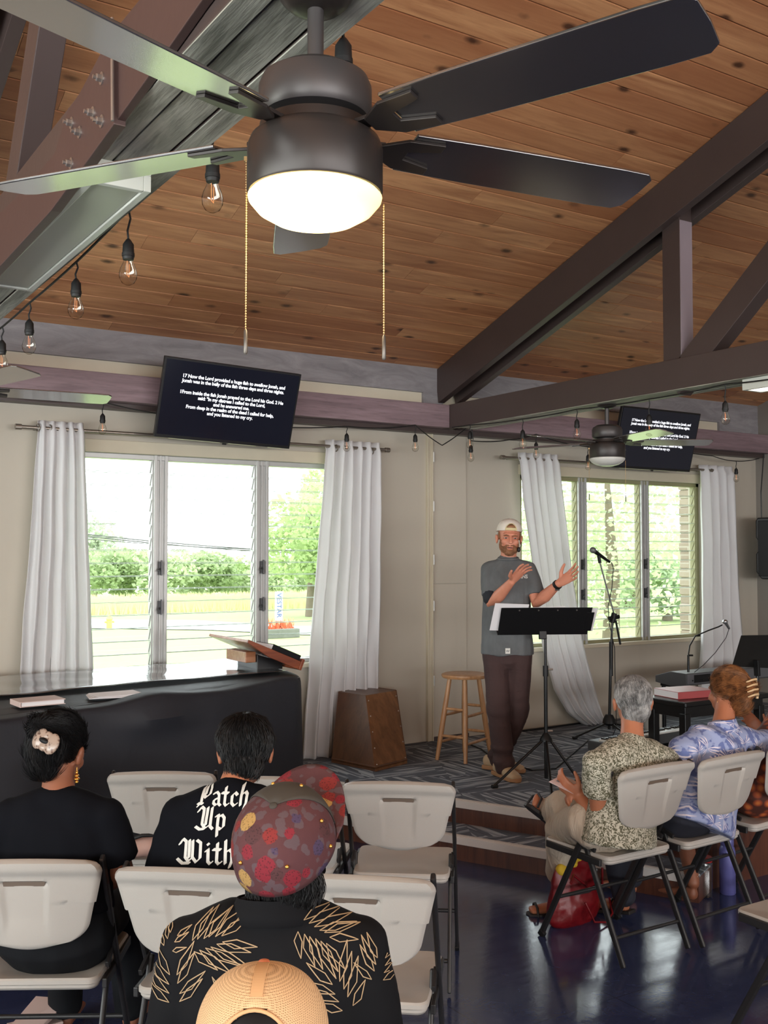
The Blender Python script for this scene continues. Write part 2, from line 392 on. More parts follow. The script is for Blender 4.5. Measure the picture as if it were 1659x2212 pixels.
# board, pale strip and header beam along the top of the front wall
struct(MB().box(X0, X1, 6.815, WY, 3.067, 3.275).build('trim_3', m_fascia, bevel=0.002))
struct(MB().box(X0, X1, 6.842, WY, 2.95, 3.067).build('trim_4', m_strip))
struct(MB().box(4.735, 4.93, 6.812, 6.842, 2.94, 3.072).build('trim_5', m_fascia, bevel=0.002))
struct(MB().box(8.3, X1, 6.812, 6.842, 2.94, 3.072).build('trim_6', m_fascia, bevel=0.002))
tag(MB().box(X0, 4.868, 6.64, 6.812, 2.772, 2.953).build('header_beam', m_beam, bevel=0.004), 'mauve stained timber header beam running along the wall left of the roof truss', 'beam', 'header beams')
tag(MB().box(5.1, X1, 6.64, 6.812, 2.772, 2.953).build('header_beam', m_beam, bevel=0.004), 'mauve stained timber header beam on the wall behind the small ceiling fan', 'beam', 'header beams')
struct(MB().box(X0, X1, 6.74, WY - 0.002, 2.735, 2.771).build('beam_shadow_strip', m_truss))  # dark strip stands for the shadow gap under the header beam

# ------------------------------------------------------------------ trusses
def truss(x0, label, left=False):
    T = thing('roof_truss', label, 'truss', (x0, 0, 0), 0, 'roof trusses'); b = 0.06; Wd = 0.23
    for k, xx in enumerate((0, Wd - b)):
        mb = MB()
        for s_ in (1, -1):
            poly = [(xx, s_ * WY, zc(WY) - 0.005), (xx, s_ * WY, zc(WY) - 0.27), (xx, 0, zc(0) - 0.27), (xx, 0, zc(0) - 0.005)]
            poly[1] = (xx, s_ * 6.80, zc(WY) - 0.27)
            mb.prism(poly, (b, 0, 0))
        mb.build('rafter', m_truss, T, 0.003)
        o = MB().box(xx, xx + b, -6.8, 6.8, 2.77, 2.957).build('bottom_chord', m_truss, T, 0.003)
        MB().box(xx + 0.001, xx + b - 0.001, -6.6, 6.6, 2.767, 2.7705).build('chord_underside', m_truss_under, o)
    MB().box(b + .007, Wd - b - .007, -6.6, 6.6, 2.771, 2.9).build('chord_filler', m_truss_under, T)
    return T
TR = truss(4.87, 'dark painted roof truss whose post and small fan stand clear on the right')
TL = truss(0.75, 'weathered truss overhead at upper left carrying the near fan and batten light')
def member(T, x0, ya, za, yb, zb, wd, xa, xb, name, m=m_truss):
    d = Vector((0, yb - ya, zb - za)).normalized(); u = Vector((0, -d.z, d.y)) * wd / 2; a = Vector((0, ya, za)); q = Vector((0, yb, zb))
    poly = [a - u, a + u, q + u, q - u]
    return MB().prism([(xa, p.y, p.z) for p in poly], (xb - xa, 0, 0)).build(name, m, T, 0.003)
# posts and diagonals (right truss)
pa = aX(1432, 700, 4.93); pb = aX(1470, 700, 4.93)
ym = (pa.y + pb.y) / 2
member(TR, 0, ym, 2.80, ym, zc(ym) - 0.05, abs(pa.y - pb.y), 0.06, 0.17, 'post', m_truss)
m_post_lit = plain('lit_post_tint', (150, 138, 146), 0.5, 0, 0.06)  # lighter board puts the light falling on the post into its colour
yp = ym - abs(pa.y - pb.y) / 2; MB().box(.062, .168, yp - .004, yp + .001, 2.96, zc(ym) - .27).build('lit_post_face', m_post_lit, TR)
g1 = aX(1500, 760, 4.93); g2 = aX(1659, 556, 4.93)
dy, dz = g2.y - g1.y, g2.z - g1.z
member(TR, 0, g1.y - dy * 0.4 - 0.03, g1.z - dz * 0.4, g1.y + dy * 3.2, g1.z + dz * 3.2, 0.17, 0.06, 0.17, 'diagonal_web')
# left truss: diagonal, gusset plates with bolts, tie rod
b1 = aX(38, 385, 0.79); b2 = aX(96, 0, 0.79); dd = b2 - b1
q1 = b1 - dd * 0.25; q2 = b1 + dd * 2.6
member(TL, 0, q1.y, q1.z, q2.y, q2.z, 0.14, 0.02, 0.105, 'diagonal_web')
def plate(pts, x, th, name, m):
    P = [aX(a, b_, 0.75 + x) for a, b_ in pts]
    return MB().prism([(x, p.y, p.z) for p in P], (th, 0, 0)).build(name, m, TL, 0.002)
plate([(246, 60), (213, 122), (172, 200), (145, 240), (118, 330), (60, 400), (-60, 520), (-60, 640), (110, 455), (178, 362), (246, 268)], -0.03, 0.028, 'gusset_plate', m_plate)
plate([(251, 60), (300, 0), (360, -110), (520, -110), (432, 6), (330, 152), (251, 262)], -0.022, 0.02, 'gusset_plate', m_plate)
m_zinc = plain('galvanised_steel', (176, 168, 162), 0.3, 0.8, 0.15)
rod0, rod1 = aX(248, 262, 0.72), aX(247, 40, 0.72)
MB().tube([(-0.035, rod0.y, rod0.z), (-0.035, rod1.y, rod1.z)], 0.004).build('tie_rod', m_zinc, TL)
for (bx, by) in ((202, 165), (183, 240), (202, 258), (138, 262), (155, 282), (137, 350)):
    p = aX(bx, by, 0.70); mb = MB(); Mx = Matrix.Rotation(R(-90), 4, 'Y')
    mb.lathe([(0.015, 0), (0.015, 0.003)], (-0.03, p.y, p.z), 18, Mx)
    mb.lathe([(0.0095, 0.003), (0.0095, 0.013), (0.008, 0.015)], (-0.03, p.y, p.z), 6, Mx); mb.lathe([(0.005, 0.0), (0.005, 0.022)], (-0.03, p.y, p.z), 10, Mx)
    mb.build('bolt', m_zinc, TL)

# ------------------------------------------------------------------ louvred windows
m_alu = plain('brushed_aluminium_frame', (188, 188, 186), 0.35, 0.35, 0.06)
m_alu_refl = plain('olive_reflection_frame', (150, 146, 112), 0.45, 0.2, 0.12)  # olive tint carries the reflection in the right window's frame
m_glass = glass('louvre_glass', (0.97, 0.985, 0.97), 1.0)
m_gedge = plain('ground_glass_edge', (196, 212, 200), 0.3)
m_clip = plain('steel_latch', (96, 96, 98), 0.4, 0.6)
m_sill = plain('cream_sill_paint', (200, 190, 168), 0.5)
def window(idx, xa, xb, mull, frame2):
    Wd = thing('window_%d' % idx, None, None); Wd['kind'] = 'structure'
    mb = MB(); y0, y1 = WY + 0.03, WY + 0.11
    mb.box(xa, xb, y0, y1, WZ0, WZ0 + 0.03); mb.box(xa, xb, y0, y1, WZ1 - 0.035, WZ1); mb.box(xa, xa + 0.04, y0, y1, WZ0, WZ1); mb.box(xb - 0.04, xb, y0, y1, WZ0, WZ1)
    mb.build('window_frame', frame2, Wd, 0.003)
    for (a, b) in mull:
        mb = MB(); c = (a + b) / 2
        mb.box(a, b, y0 + 0.01, y1, WZ0, WZ1); mb.box(a, a + 0.022, y0 - 0.012, y1, WZ0, WZ1); mb.box(b - 0.022, b, y0 - 0.012, y1, WZ0, WZ1); mb.box(c - 0.006, c + 0.006, y0 - 0.004, y1, WZ0, WZ1)
        mu = mb.build('mullion', m_alu, Wd, 0.002)
        mb = MB()
        for zz in (1.40, 1.67):
            mb.box(c - 0.012, c + 0.012, y0 - 0.02, y0 + 0.01, zz - 0.045, zz + 0.045); mb.bar((c - 0.005, y0 - 0.015, zz), (c - 0.03, y0 - 0.05, zz - 0.02), 0.012, 0.008); mb.bar((c, y0 - 0.03, zz - 0.05), (c, y0 - 0.03, zz + 0.055), 0.01, 0.01)
        mb.build('louvre_latch', m_clip, mu, 0.001)
    bays = [xa + 0.04] + [x for ab in mull for x in ab] + [xb - 0.04]; gl = MB(); cl = MB(); ed = MB()
    n = 16; pitch = (WZ1 - WZ0 - 0.07) / n
    for i in range(0, len(bays), 2):
        a, b = bays[i] + 0.012, bays[i + 1] - 0.012
        for k in range(n):
            zz = WZ0 + 0.035 + pitch * (k + 0.5); tl = R(24) ; dz_, dy_ = 0.052 * cos(tl), 0.052 * sin(tl)
            yc = WY + 0.07
            gl.bar((a, yc, zz), (b, yc, zz), 0.104, 0.005, (0, cos(tl), sin(tl))) if False else gl.prism([(a, yc + dy_ - .0025, zz - dz_), (a, yc + dy_ + .0025, zz - dz_), (a, yc - dy_ + .0025, zz + dz_), (a, yc - dy_ - .0025, zz + dz_)], (b - a, 0, 0))
            for xx in (a - 0.004, b + 0.001):
                cl.prism([(xx, yc + dy_ * .8 - .006, zz - dz_ * .8), (xx, yc + dy_ * .8 + .006, zz - dz_ * .8), (xx, yc - dy_ * .8 + .006, zz + dz_ * .8), (xx, yc - dy_ * .8 - .006, zz + dz_ * .8)], (0.003, 0, 0))
        for xx in (bays[i] + 0.001, bays[i + 1] - 0.007): cl.box(xx, xx + 0.006, WY + 0.04, WY + 0.10, WZ0 + .03, WZ1 - .035)
    for i in range(0, len(bays), 2):
        a, b = bays[i] + 0.012, bays[i + 1] - 0.012
        for k in range(n):
            zz = WZ0 + 0.035 + pitch * (k + 0.5); tl = R(24); yc = WY + 0.07; dz_, dy_ = 0.052 * cos(tl), 0.052 * sin(tl)
            ed.box(a, b, yc + dy_ - .0035, yc + dy_ + .0035, zz - dz_ - .0022, zz - dz_ + .0012); ed.box(a, b, yc - dy_ - .0035, yc - dy_ + .0035, zz + dz_ - .0012, zz + dz_ + .0022)
    ed.build('louvre_edges', m_gedge, Wd)
    gl.build('louvre_glass', m_glass, Wd); cl.build('louvre_clips', frame2, Wd)
    MB().box(xa - 0.02, xb + 0.02, WY - 0.03, WY + 0.05, WZ0 - 0.035, WZ0 - 0.001).build('window_sill', m_sill, Wd, 0.004)
    MB().box(xa - 0.02, xb + 0.02, WY - 0.018, WY + 0.03, WZ1 + 0.001, WZ1 + 0.085).build('window_head', m_sill, Wd, 0.003)
window(1, WIN[0][0], WIN[0][1], [(2.51, 2.61), (3.287, 3.387)], m_alu)
window(2, WIN[1][0], WIN[1][1], [(6.462, 6.562), (7.257, 7.357)], m_alu_refl)
# narrow flush cupboard door with its hinge strip
D = thing('door_1', None, None, (4.78, WY, 0)); D['kind'] = 'structure'
m_door = plaster('door_paint', (192, 184, 170))
MB().box(0.062, 0.40, -0.012, 0.0, 0.30, 1.522).build('door_panel', m_door, D, 0.002)
MB().box(0.062, 0.40, -0.012, 0.0, 1.527, 2.745).build('door_panel', m_door, D, 0.002)
MB().box(0.0, 0.012, -0.03, 0.0, 0.27, 2.75).box(0.044, 0.056, -0.03, 0.0, 0.27, 2.75).box(0.012, 0.044, -0.022, 0.0, 0.27, 2.75).build('door_jamb', m_sill, D, 0.002)
for zz in (2.15, 1.72, 1.35, 0.75, 2.55): MB().tube([(0.06, -0.03, zz - 0.04), (0.06, -0.03, zz + 0.04)], 0.006).build('hinge', m_alu, D)
MB().box(0.05, 0.42, -0.014, 0, 0.271, 0.298).build('door_gap', m_truss, D)
# ================================================================== ceiling fans
m_bronze = plain('oil_rubbed_bronze', (52, 46, 44), 0.38, 0.35, 0.1, 6)
m_bronze_l = plain('grey_bronze_shell', (74, 70, 70), 0.4, 0.4, 0.06, 6)
t = NT('lit_dome_glass'); sx = t.n('ShaderNodeSeparateXYZ'); t.l(t.coord(), sx.inputs[0]); t.set(lin((255, 236, 190)), 0.3); t.b.inputs['Emission Color'].default_value = lin((255, 222, 138))
mr = t.n('ShaderNodeMapRange'); mr.inputs[1].default_value = 0.0; mr.inputs[2].default_value = 0.075; mr.inputs[3].default_value = 5.5; mr.inputs[4].default_value = 1.7; t.l(sx.outputs[0], mr.inputs[0]); t.l(mr.outputs[0], t.b.inputs['Emission Strength']); m_dome_on = t.m
m_dome_off = plain('frosted_dome_glass', (214, 212, 206), 0.25)
m_blade = plain('dark_walnut_blade', (44, 41, 40), 0.25, 0, 0.12, 5, **{'Coat Weight': 1.0, 'Coat Roughness': 0.14, 'Coat IOR': 3.0})
m_blade_pale = plain('daylit_blade_underside', (124, 132, 110), 0.35, 0, 0.06, 5)  # pale tint carries daylight caught by blade undersides; no fan uses it
m_brass = plain('pale_brass_chain', (204, 170, 120), 0.3, 0.7)
m_fob = plain('grey_metal_fob', (96, 90, 84), 0.35, 0.5)
def fan(loc, label, angles, lit, zt=2.767, pale=False):
    T = thing('ceiling_fan', label, 'ceiling fan', loc, -YAW, 'white domed ceiling fans'); z = lambda a: a - 2.767
    MB().lathe([(0.03, z(2.742)), (0.046, z(2.746)), (0.060, z(2.758)), (0.066, 0)], n=32).build('canopy', m_bronze, T, smooth=40)
    MB().lathe([(0.0145, z(2.63)), (0.0145, z(2.76))], n=20).build('down_rod', m_bronze_l, T, smooth=40)
    MB().lathe([(0.03, z(2.632)), (0.07, z(2.630)), (0.094, z(2.615)), (0.100, z(2.600)), (0.100, z(2.556)), (0.094, z(2.546)), (0.06, z(2.54)), (0.058, z(2.525))], n=48).build('motor_housing', m_bronze_l, T, smooth=35)
    MB().lathe([(0.06, z(2.532)), (0.098, z(2.532)), (0.100, z(2.516)), (0.114, z(2.506)), (0.1195, z(2.492)), (0.1195, z(2.415)), (0.117, z(2.411)), (0.10, z(2.411))], n=48).build('light_kit_housing', m_bronze, T, smooth=35)
    MB().lathe([(0.112, z(2.412)), (0.1185, z(2.405)), (0.117, z(2.399)), (0.102, z(2.381)), (0.075, z(2.365)), (0.04, z(2.356)), (0.004, z(2.353))], n=48).build('glass_dome', m_dome_on if lit else m_dome_off, T, smooth=60)
    for a in angles:
        Mz = Matrix.Rotation(R(a), 4, 'Z'); zb = z(2.512); tl = R(-11)
        mb = MB()
        for p, q, wd in (((0.05, 0, zb), (0.13, 0, zb + 0.004), 0.034),):
            mb.bar(Mz @ Vector(p), Mz @ Vector(q), wd, 0.007)
        Mt = Mz @ Matrix.Translation((0, 0, zb)) @ Matrix.Rotation(tl, 4, 'X')
        fork = [(0.12, -0.017), (0.165, -0.045), (0.235, -0.05), (0.235, -0.028), (0.175, -0.012), (0.175, 0.012), (0.235, 0.028), (0.235, 0.05), (0.165, 0.045), (0.12, 0.017)]
        mb.prism([Mt @ Vector((x, y, -0.006)) for x, y in fork], Mt.to_3x3() @ Vector((0, 0, 0.006)))
        mb.build('blade_iron', m_bronze, T, 0.001)
        prof = [(0.175, -0.058), (0.30, -0.063), (0.62, -0.068), (0.68, -0.066), (0.697, -0.05), (0.70, 0.0), (0.697, 0.05), (0.68, 0.066), (0.62, 0.068), (0.30, 0.063), (0.175, 0.058)]
        MB().prism([Mt @ Vector((x, y, 0.0)) for x, y in prof], Mt.to_3x3() @ Vector((0, 0, 0.006))).build('blade', m_blade_pale if pale == 'all' else m_blade, T, 0.0015)
    for sx, zt_, zb_ in ((-1, 2.47, 2.17), (1, 2.39, 2.16)):
        mb = MB(); x = 0.1215 * sx
        if sx < 0: mb.bar((x + 0.012, 0, z(zt_ + .004)), (x - 0.004, 0, z(zt_ + .004)), 0.008, 0.008)
        zz = zt_
        while zz > zb_: mb.ell((x, 0, z(zz)), 0.0017, 0.0017, 0.0017, 8, 5); zz -= 0.0046
        mb.tube([(x, 0, z(zt_ + 0.004)), (x, 0, z(zb_))], 0.0006, 6)
        ch = mb.build('pull_chain', m_brass, T, smooth=60)
        MB().lathe([(0.001, z(zb_ + 0.002)), (0.0032, z(zb_ - 0.002)), (0.0036, z(zb_ - 0.040)), (0.002, z(zb_ - 0.043))], (x, 0, 0), 10).build('chain_fob', m_fob, ch, smooth=40)
    if lit: point('fan_lamp', (loc[0], loc[1], 2.31), 5, (1.0, 0.80, 0.5), 0.06)
    return T
fan((0.870, 1.586, 2.767), 'big bronze ceiling fan with glowing dome close overhead at top centre', [-35, 24, 96.8, 157, 232], True)
fan((4.985, 5.02, 2.767), 'small distant ceiling fan with unlit white dome hanging from the right truss', [0, 72, 144, 216, 288], False)
fan((0.865, 4.95, 2.767), 'ceiling fan at the left edge with one blade reaching in above the curtain rod', [28, 100, 172, 244, 316], False)

# ================================================================== batten lights under the trusses
m_white_metal = plain('white_enamel', (206, 208, 200), 0.35, 0, 0.03)
m_lens = plain('milky_lens', (170, 172, 158), 0.35, 0, 0.03)
def batten(x, y0, y1, label, lit):
    T = thing('batten_light', label, 'ceiling light', (x, (y0 + y1) / 2, 2.767), 0, 'batten lights'); h = (y1 - y0) / 2; w_ = 0.082
    mb = MB(); mb.box(-w_, w_, -h, h, -0.02, 0.0); mb.box(-w_, -w_ + 0.02, -h, h, -0.062, -0.02); mb.box(w_ - 0.02, w_, -h, h, -0.062, -0.02)
    mb.box(-w_ + 0.02, w_ - 0.02, -h, -h + 0.02, -0.062, -0.02); mb.box(-w_ + 0.02, w_ - 0.02, h - 0.02, h, -0.062, -0.02)
    mb.build('housing', m_white_metal, T, 0.002)
    MB().box(-w_ + 0.022, w_ - 0.022, -h + 0.022, h - 0.022, -0.056, -0.021).build('diffuser', emis('lit_diffuser', (255, 244, 225), 3.0) if lit else m_lens, T)
    return T
pA, pB = aZ(307, 412, 2.705), aZ(88, 630, 2.705)
batten((pA.x + pB.x) / 2 - 0.082, pA.y, pB.y + 0.02, 'long white batten light with dull lens under the upper left truss', False)
pC = aZ(1622, 846, 2.705)
batten(4.985, pC.y - 1.3, pC.y, 'lit white batten light under the right truss at the frame edge', True)

# ================================================================== screens
m_bezel = plain('black_plastic', (20, 20, 22), 0.35, 0, 0.1)
m_screen = NT('dark_glowing_panel'); t = m_screen; t.set(lin((8, 9, 14)), 0.12); t.b.inputs['Emission Color'].default_value = lin((17, 18, 27)); t.b.inputs['Emission Strength'].default_value = 1.0; m_screen = t.m
m_textw = emis('white_screen_text', (236, 238, 245), 1.1)
VERSE = '17 Now the Lord provided a huge fish to swallow Jonah, and\nJonah was in the belly of the fish three days and three nights.\n\n1From inside the fish Jonah prayed to the Lord his God. 2 He\nsaid: "In my distress I called to the Lord,\nand he answered me.\nFrom deep in the realm of the dead I called for help,\nand you listened to my cry.'
def tv(bl, br, tl, label):
    ex = (br - bl).normalized(); ez = (tl - bl); ez = (ez - ex * ez.dot(ex)); Hh = ez.length; ez.normalize(); ey = ez.cross(ex); Wd = (br - bl).length
    T = bpy.data.objects.new('wall_screen', None); COL.objects.link(T); tag(T, label, 'television', 'hanging screens')
    Mt = Matrix((ex, ey, ez)).transposed().to_4x4(); Mt.translation = bl + ex * Wd / 2; T.matrix_world = Mt
    # local: x right, y into the wall, z up, front face at y = 0
    MB().box(-Wd / 2, Wd / 2, 0.001, 0.03, 0, Hh).box(-Wd / 2 * 0.8, Wd / 2 * 0.8, 0.03, 0.065, 0.04, Hh * 0.6).build('cabinet', m_bezel, T, 0.003)
    MB().box(-Wd / 2 + 0.014, Wd / 2 - 0.014, -0.002, 0.001, 0.022, Hh - 0.014).build('panel', m_screen, T)
    for para, y_ in zip(VERSE.split('\n\n'), (0.775, 0.575)):
        me = text_mesh(para, 0.0325, spacing=0.95, line=0.98, off=0.0009)
        o = link_mesh('caption_text', me, m_textw, T); o.rotation_euler = (R(90), 0, 0); o.location = (0.01, -0.0045, Hh * y_)
    MB().box(-0.015, 0.015, -0.004, 0.0, -0.012, 0.0).build('sensor_bump', m_bezel, T)
    MB().box(-Wd * .4, -Wd * .03, 0.004, 0.012, -0.004, 0.0).box(Wd * .03, Wd * .24, 0.004, 0.012, -0.004, 0.0).box(Wd * .33, Wd * .44, 0.004, 0.012, -0.004, 0.0).build('bottom_trim', plain('pale_trim', (200, 205, 170), 0.3, 0.2), T)
    return T
b_l, b_r, t_l = aY(333, 943, 6.54), aY(625, 970, 6.54), aY(352, 768, 6.385)
T1 = tv(b_l, b_r, t_l, 'black screen showing the full white verse text above the left window'); wid = (b_r - b_l).length
b_r2, t_r2 = aY(1490, 1020, 6.54), aY(1523, 895, 6.40)
T2 = tv(b_r2 - Vector((wid, 0, 0)), b_r2, t_r2 - Vector((wid, 0, 0)), 'black verse screen partly hidden behind the small ceiling fan')
for T, bl in ((T1, b_l), (T2, b_r2 - Vector((wid, 0, 0)))):
    MB().bar((0, 0.065, 0.3), (0, 0.16, 0.34), 0.05, 0.05).bar((0, 0.16, 0.1), (0, 0.16, 0.42), 0.1, 0.02, (0, 1, 0)).build('wall_mount', m_bezel, T)

# ================================================================== loudspeaker on the right wall
sp = aY(1676, 1185, 6.72)
T = thing('loudspeaker', 'black loudspeaker hung high on the right wall at the frame edge', 'speaker', (8.69, 6.45, sp.z - 0.3), R(-70))
prof = [(-0.15, 0.60), (-0.17, 0.57), (-0.17, 0.40), (-0.15, 0.38), (-0.15, 0.27), (-0.17, 0.25), (-0.17, 0.07), (-0.12, 0.0), (0.12, 0.0), (0.17, 0.05), (0.17, 0.55), (0.13, 0.60)]
MB().prism([(x, -0.14, z) for x, z in prof], (0, 0.28, 0)).build('cabinet', m_bezel, T, 0.012)
MB().box(-0.145, 0.145, -0.15, -0.14, 0.03, 0.57).build('grille', plain('black_grille', (28, 28, 30), 0.6, 0.3), T, 0.006)
MB().tube([(0.0, 0.14, 0.3), (0.0, 0.19, 0.3)], 0.02).build('wall_bracket', m_bezel, T)
cbl = aY(1648, 1005, 6.7); cb2 = aY(1645, 1122, 6.7)
tag(MB().tube([cbl + Vector((0.02, 0, 0.18)), cbl, (cbl + cb2) / 2 + Vector((-0.02, 0, 0)), cb2], 0.006).build('speaker_cable', m_bezel), 'black cable dropping to the loudspeaker on the right wall', 'cable')

# ================================================================== string lights
m_cord = plain('black_rubber_cord', (16, 16, 17), 0.55)
m_bulb = glass('bulb_glass', (0.96, 0.95, 0.92), 2.6, 0.03)
m_fil = emis('dim_filament', (255, 160, 100), 0.7)
BULB = {}
def bulb_parts(T, top, drop, sc=0.95, tilt=0.0):
    """socket on its short drop wire with glass bulb and filament beneath"""
    x, y, z = top; sway = 0.006 * sc
    s = MB().tube([(x, y, z), (x + sway, y, z - drop * 0.3), (x - sway * .5, y, z - drop * 0.7), (x, y, z - drop)], 0.0032, 8)
    zs = z - drop; K = lambda pr: [(r_ * sc, h * sc) for r_, h in pr]
    s.lathe(K([(0.004, 0.004), (0.008, 0), (0.017, -0.014), (0.018, -0.04), (0.0195, -0.041), (0.0195, -0.052), (0.018, -0.053), (0.0165, -0.062)]), (x, y, zs), 16)
    so = s.build('socket', m_cord, T, smooth=40)
    MB().lathe(K([(0.013, -0.06), (0.016, -0.072), (0.0235, -0.088), (0.0275, -0.104), (0.0265, -0.120), (0.019, -0.134), (0.008, -0.1405), (0.001, -0.1415)]), (x, y, zs), 20).build('glass_bulb', m_bulb, so, smooth=60)
    MB().tube([(x - .003, y, zs - 0.065 * sc), (x - .003, y, zs - 0.11 * sc), (x + .003, y, zs - 0.116 * sc), (x + .003, y, zs - 0.075 * sc)], 0.0006, 6).build('filament', m_fil, so)
def string(name_label, cord, drops, sag=0.03):
    T = thing('string_light', name_label, 'string lights', cord[0], 0, 'festoon string lights'); o = Vector(cord[0])
    pts = []
    for a, b in zip(cord[:-1], cord[1:]):
        a, b = Vector(a), Vector(b); L = (b - a).length; n = 8
        for i in range(n): pts.append(a.lerp(b, i / n) - Vector((0, 0, sag * L * 4 * (i / n) * (1 - i / n))) - o)
    pts.append(Vector(cord[-1]) - o)
    MB().tube(pts, 0.0042, 8).build('cord', m_cord, T, smooth=60)
    for p, d in drops: bulb_parts(T, Vector(p) - o, d)
    return T
# along the lower right edge of the left truss
XL = 0.992
L = [(aX(a, b, XL), c) for a, b, c in ((460, 262, 0.092), (278, 452, 0.092), (165, 566, 0.06), (64, 654, 0.068), (5, 706, 0.06))]
nr = aX(742, -8, XL)
string('festoon bulbs strung along the lower edge of the upper left truss', [tuple(aX(900, -160, XL)), tuple(nr)] + [tuple(p) for p, c in L] + [(XL, 6.3, 2.78)], [(nr, 0.085)] + L, 0.004)
# along the right truss
XR = 4.862
Rr = [(aX(a, b, XR), c) for a, b, c in ((1015, 918, 0.05), (1129, 905, 0.08), (1246, 884, 0.07), (1402, 862, 0.10), (1566, 830, 0.10))]
string('festoon bulbs hanging along the underside of the right roof truss', [(XR, 6.6, 2.77)] + [tuple(p) for p, c in Rr] + [tuple(aX(1690, 815, XR))], Rr, 0.01)
# under the header beam, left of the truss
yb = 6.63
Wl = [(aY(a, b, yb), c) for a, b, c in ((222, 868, 0.08), (749, 921, 0.055), (897, 918, 0.075))]
string('festoon bulbs hanging under the header beam over the left window', [tuple(aY(-60, 840, yb)), tuple(Wl[0][0]), tuple(aY(420, 900, yb)), tuple(Wl[1][0]), tuple(Wl[2][0]), tuple(aY(955, 962, yb)), tuple(aY(1018, 915, yb)), tuple(aY(1022, 950, yb))], Wl + [(aY(1017, 935, yb), 0.10)])
yb = 6.6
Wr = [(aY(a, b, yb), c) for a, b, c in ((1158, 938, 0.07), (1270, 965, 0.07), (1590, 996, 0.07))]
string('festoon bulbs looping under the beam around the small fan and right window', [tuple(aY(1018, 952, yb)), tuple(aY(1100, 950, yb)), tuple(Wr[0][0]), tuple(Wr[1][0]), tuple(aY(1400, 950, yb)), tuple(aY(1540, 985, yb)), tuple(Wr[2][0]), tuple(aY(1640, 990, yb))], Wr)

# ================================================================== curtain rods and curtains
m_rod = plain('brushed_nickel_rod', (150, 142, 132), 0.3, 0.8, 0.05)
t = NT('white_curtain_cloth'); v = t.coord(); fz = t.noise(v, 300, 2)
t.set(t.mix(t.noise(v, 3, 3), lin((232, 231, 234)), lin((244, 243, 246))), 0.85); t.bump(fz, 0.15, 0.002)
tr = t.n('ShaderNodeBsdfTranslucent'); tr.inputs[0].default_value = lin((228, 230, 222)); mx = t.n('ShaderNodeMixShader'); mx.inputs[0].default_value = 0.28
t.l(t.b.outputs[0], mx.inputs[1]); t.l(tr.outputs[0], mx.inputs[2]); t.l(mx.outputs[0], t.out.inputs[0]); m_curt = t.m
RY = 6.755
def rod(x0, x1, z, label):
    T = thing('curtain_rod', label, 'curtain rod', ((x0 + x1) / 2, RY, z), 0, 'curtain rods'); h = (x1 - x0) / 2
    MB().tube([(-h, 0, 0), (h, 0, 0)], 0.0125, 14).build('pole', m_rod, T, smooth=40)
    for s_ in (-1, 1):
        MB().tube([(s_ * h, 0, 0), (s_ * (h + 0.04), 0, 0)], 0.019, 14).build('finial', m_rod, T, 0.002)
        MB().bar((s_ * (h - 0.1), 0.01, 0), (s_ * (h - 0.1), 0.095, 0), 0.014, 0.014).build('bracket', m_rod, T)
rod(1.59, 4.33, 2.575, 'nickel curtain rod above the left window')
rod(5.52, 8.1, 2.575, 'nickel curtain rod above the right window')
def interp(tab, z):
    for (z0, a0), (z1, a1) in zip(tab[:-1], tab[1:]):
        if (z0 - z) * (z1 - z) <= 0 and z0 != z1: f_ = (z - z0) / (z1 - z0); return a0 + (a1 - a0) * f_
    return tab[-1][1] if abs(z - tab[-1][0]) < abs(z - tab[0][0]) else tab[0][1]
def curtain(lpts, rpts, folds, label, seed, amp=0.035, ybase=RY, bunch=None, grom=()):
    Lp = [(p.z, p.x) for p in [aY(a, b, ybase) for a, b in lpts]]; Rp = [(p.z, p.x) for p in [aY(a, b, ybase) for a, b in rpts]]
    zt = 2.625; zb = min(Lp[-1][0], Rp[-1][0]); zbl, zbr = Lp[-1][0], Rp[-1][0]
    rnd = random.Random(seed); ph = [rnd.uniform(-0.3, 0.3) for _ in range(folds + 2)]; am = [rnd.uniform(0.6, 1.2) for _ in range(folds + 2)]
    nu, nv = folds * 10, 60; vs = []; fs = []
    for j in range(nv + 1):
        v_ = j / nv
        for i in range(nu + 1):
            u = i / nu; zend = zbl + (zbr - zbl) * u; z = zt + (zend - zt) * v_
            xl = interp(Lp, zt + (zbl - zt) * v_); xr = interp(Rp, zt + (zbr - zt) * v_)
            k = int(u * folds); a = amp * am[min(k, folds)] * (0.75 + 0.5 * v_)
            f_ = u * folds * 2 * pi + ph[k] * v_ * 2
            y = a * sin(f_) + 0.012 * noise.noise(Vector((u * 9, z * 1.6, seed)))
            x = xl + (xr - xl) * u + 0.010 * sin(2 * f_ + 1) * v_ + 0.01 * noise.noise(Vector((u * 6, z * 2.5, seed + 5)))
            vs.append((x, ybase + y - (0.02 if v_ > 0.02 else 0), z))
    n = nu + 1
    fs = [(j * n + i, j * n + i + 1, (j + 1) * n + i + 1, (j + 1) * n + i) for j in range(nv) for i in range(nu)]
    o0 = Vector(((vs[0][0] + vs[nu][0]) / 2, ybase, 0)); T = thing('curtain', label, 'curtain', o0, 0, 'white window curtains')
    mb = MB(); mb.add([Vector(p) - o0 for p in vs], fs); o = mb.build('curtain_panel', m_curt, T, smooth=180)
    so = o.modifiers.new('s', 'SOLIDIFY'); so.thickness = 0.002
    for gx in grom:
        p = aY(gx[0], gx[1], ybase) - o0; mb = MB(); ring = [Vector((p.x, 0, p.z)) + Vector((cos(a) * 0.004, -cos(a) * 0.022, sin(a) * 0.024)) for a in [2 * pi * k / 16 for k in range(17)]]
        mb.tube(ring, 0.0045, 8, False); mb.build('grommet', m_rod, T, smooth=60)
    return T
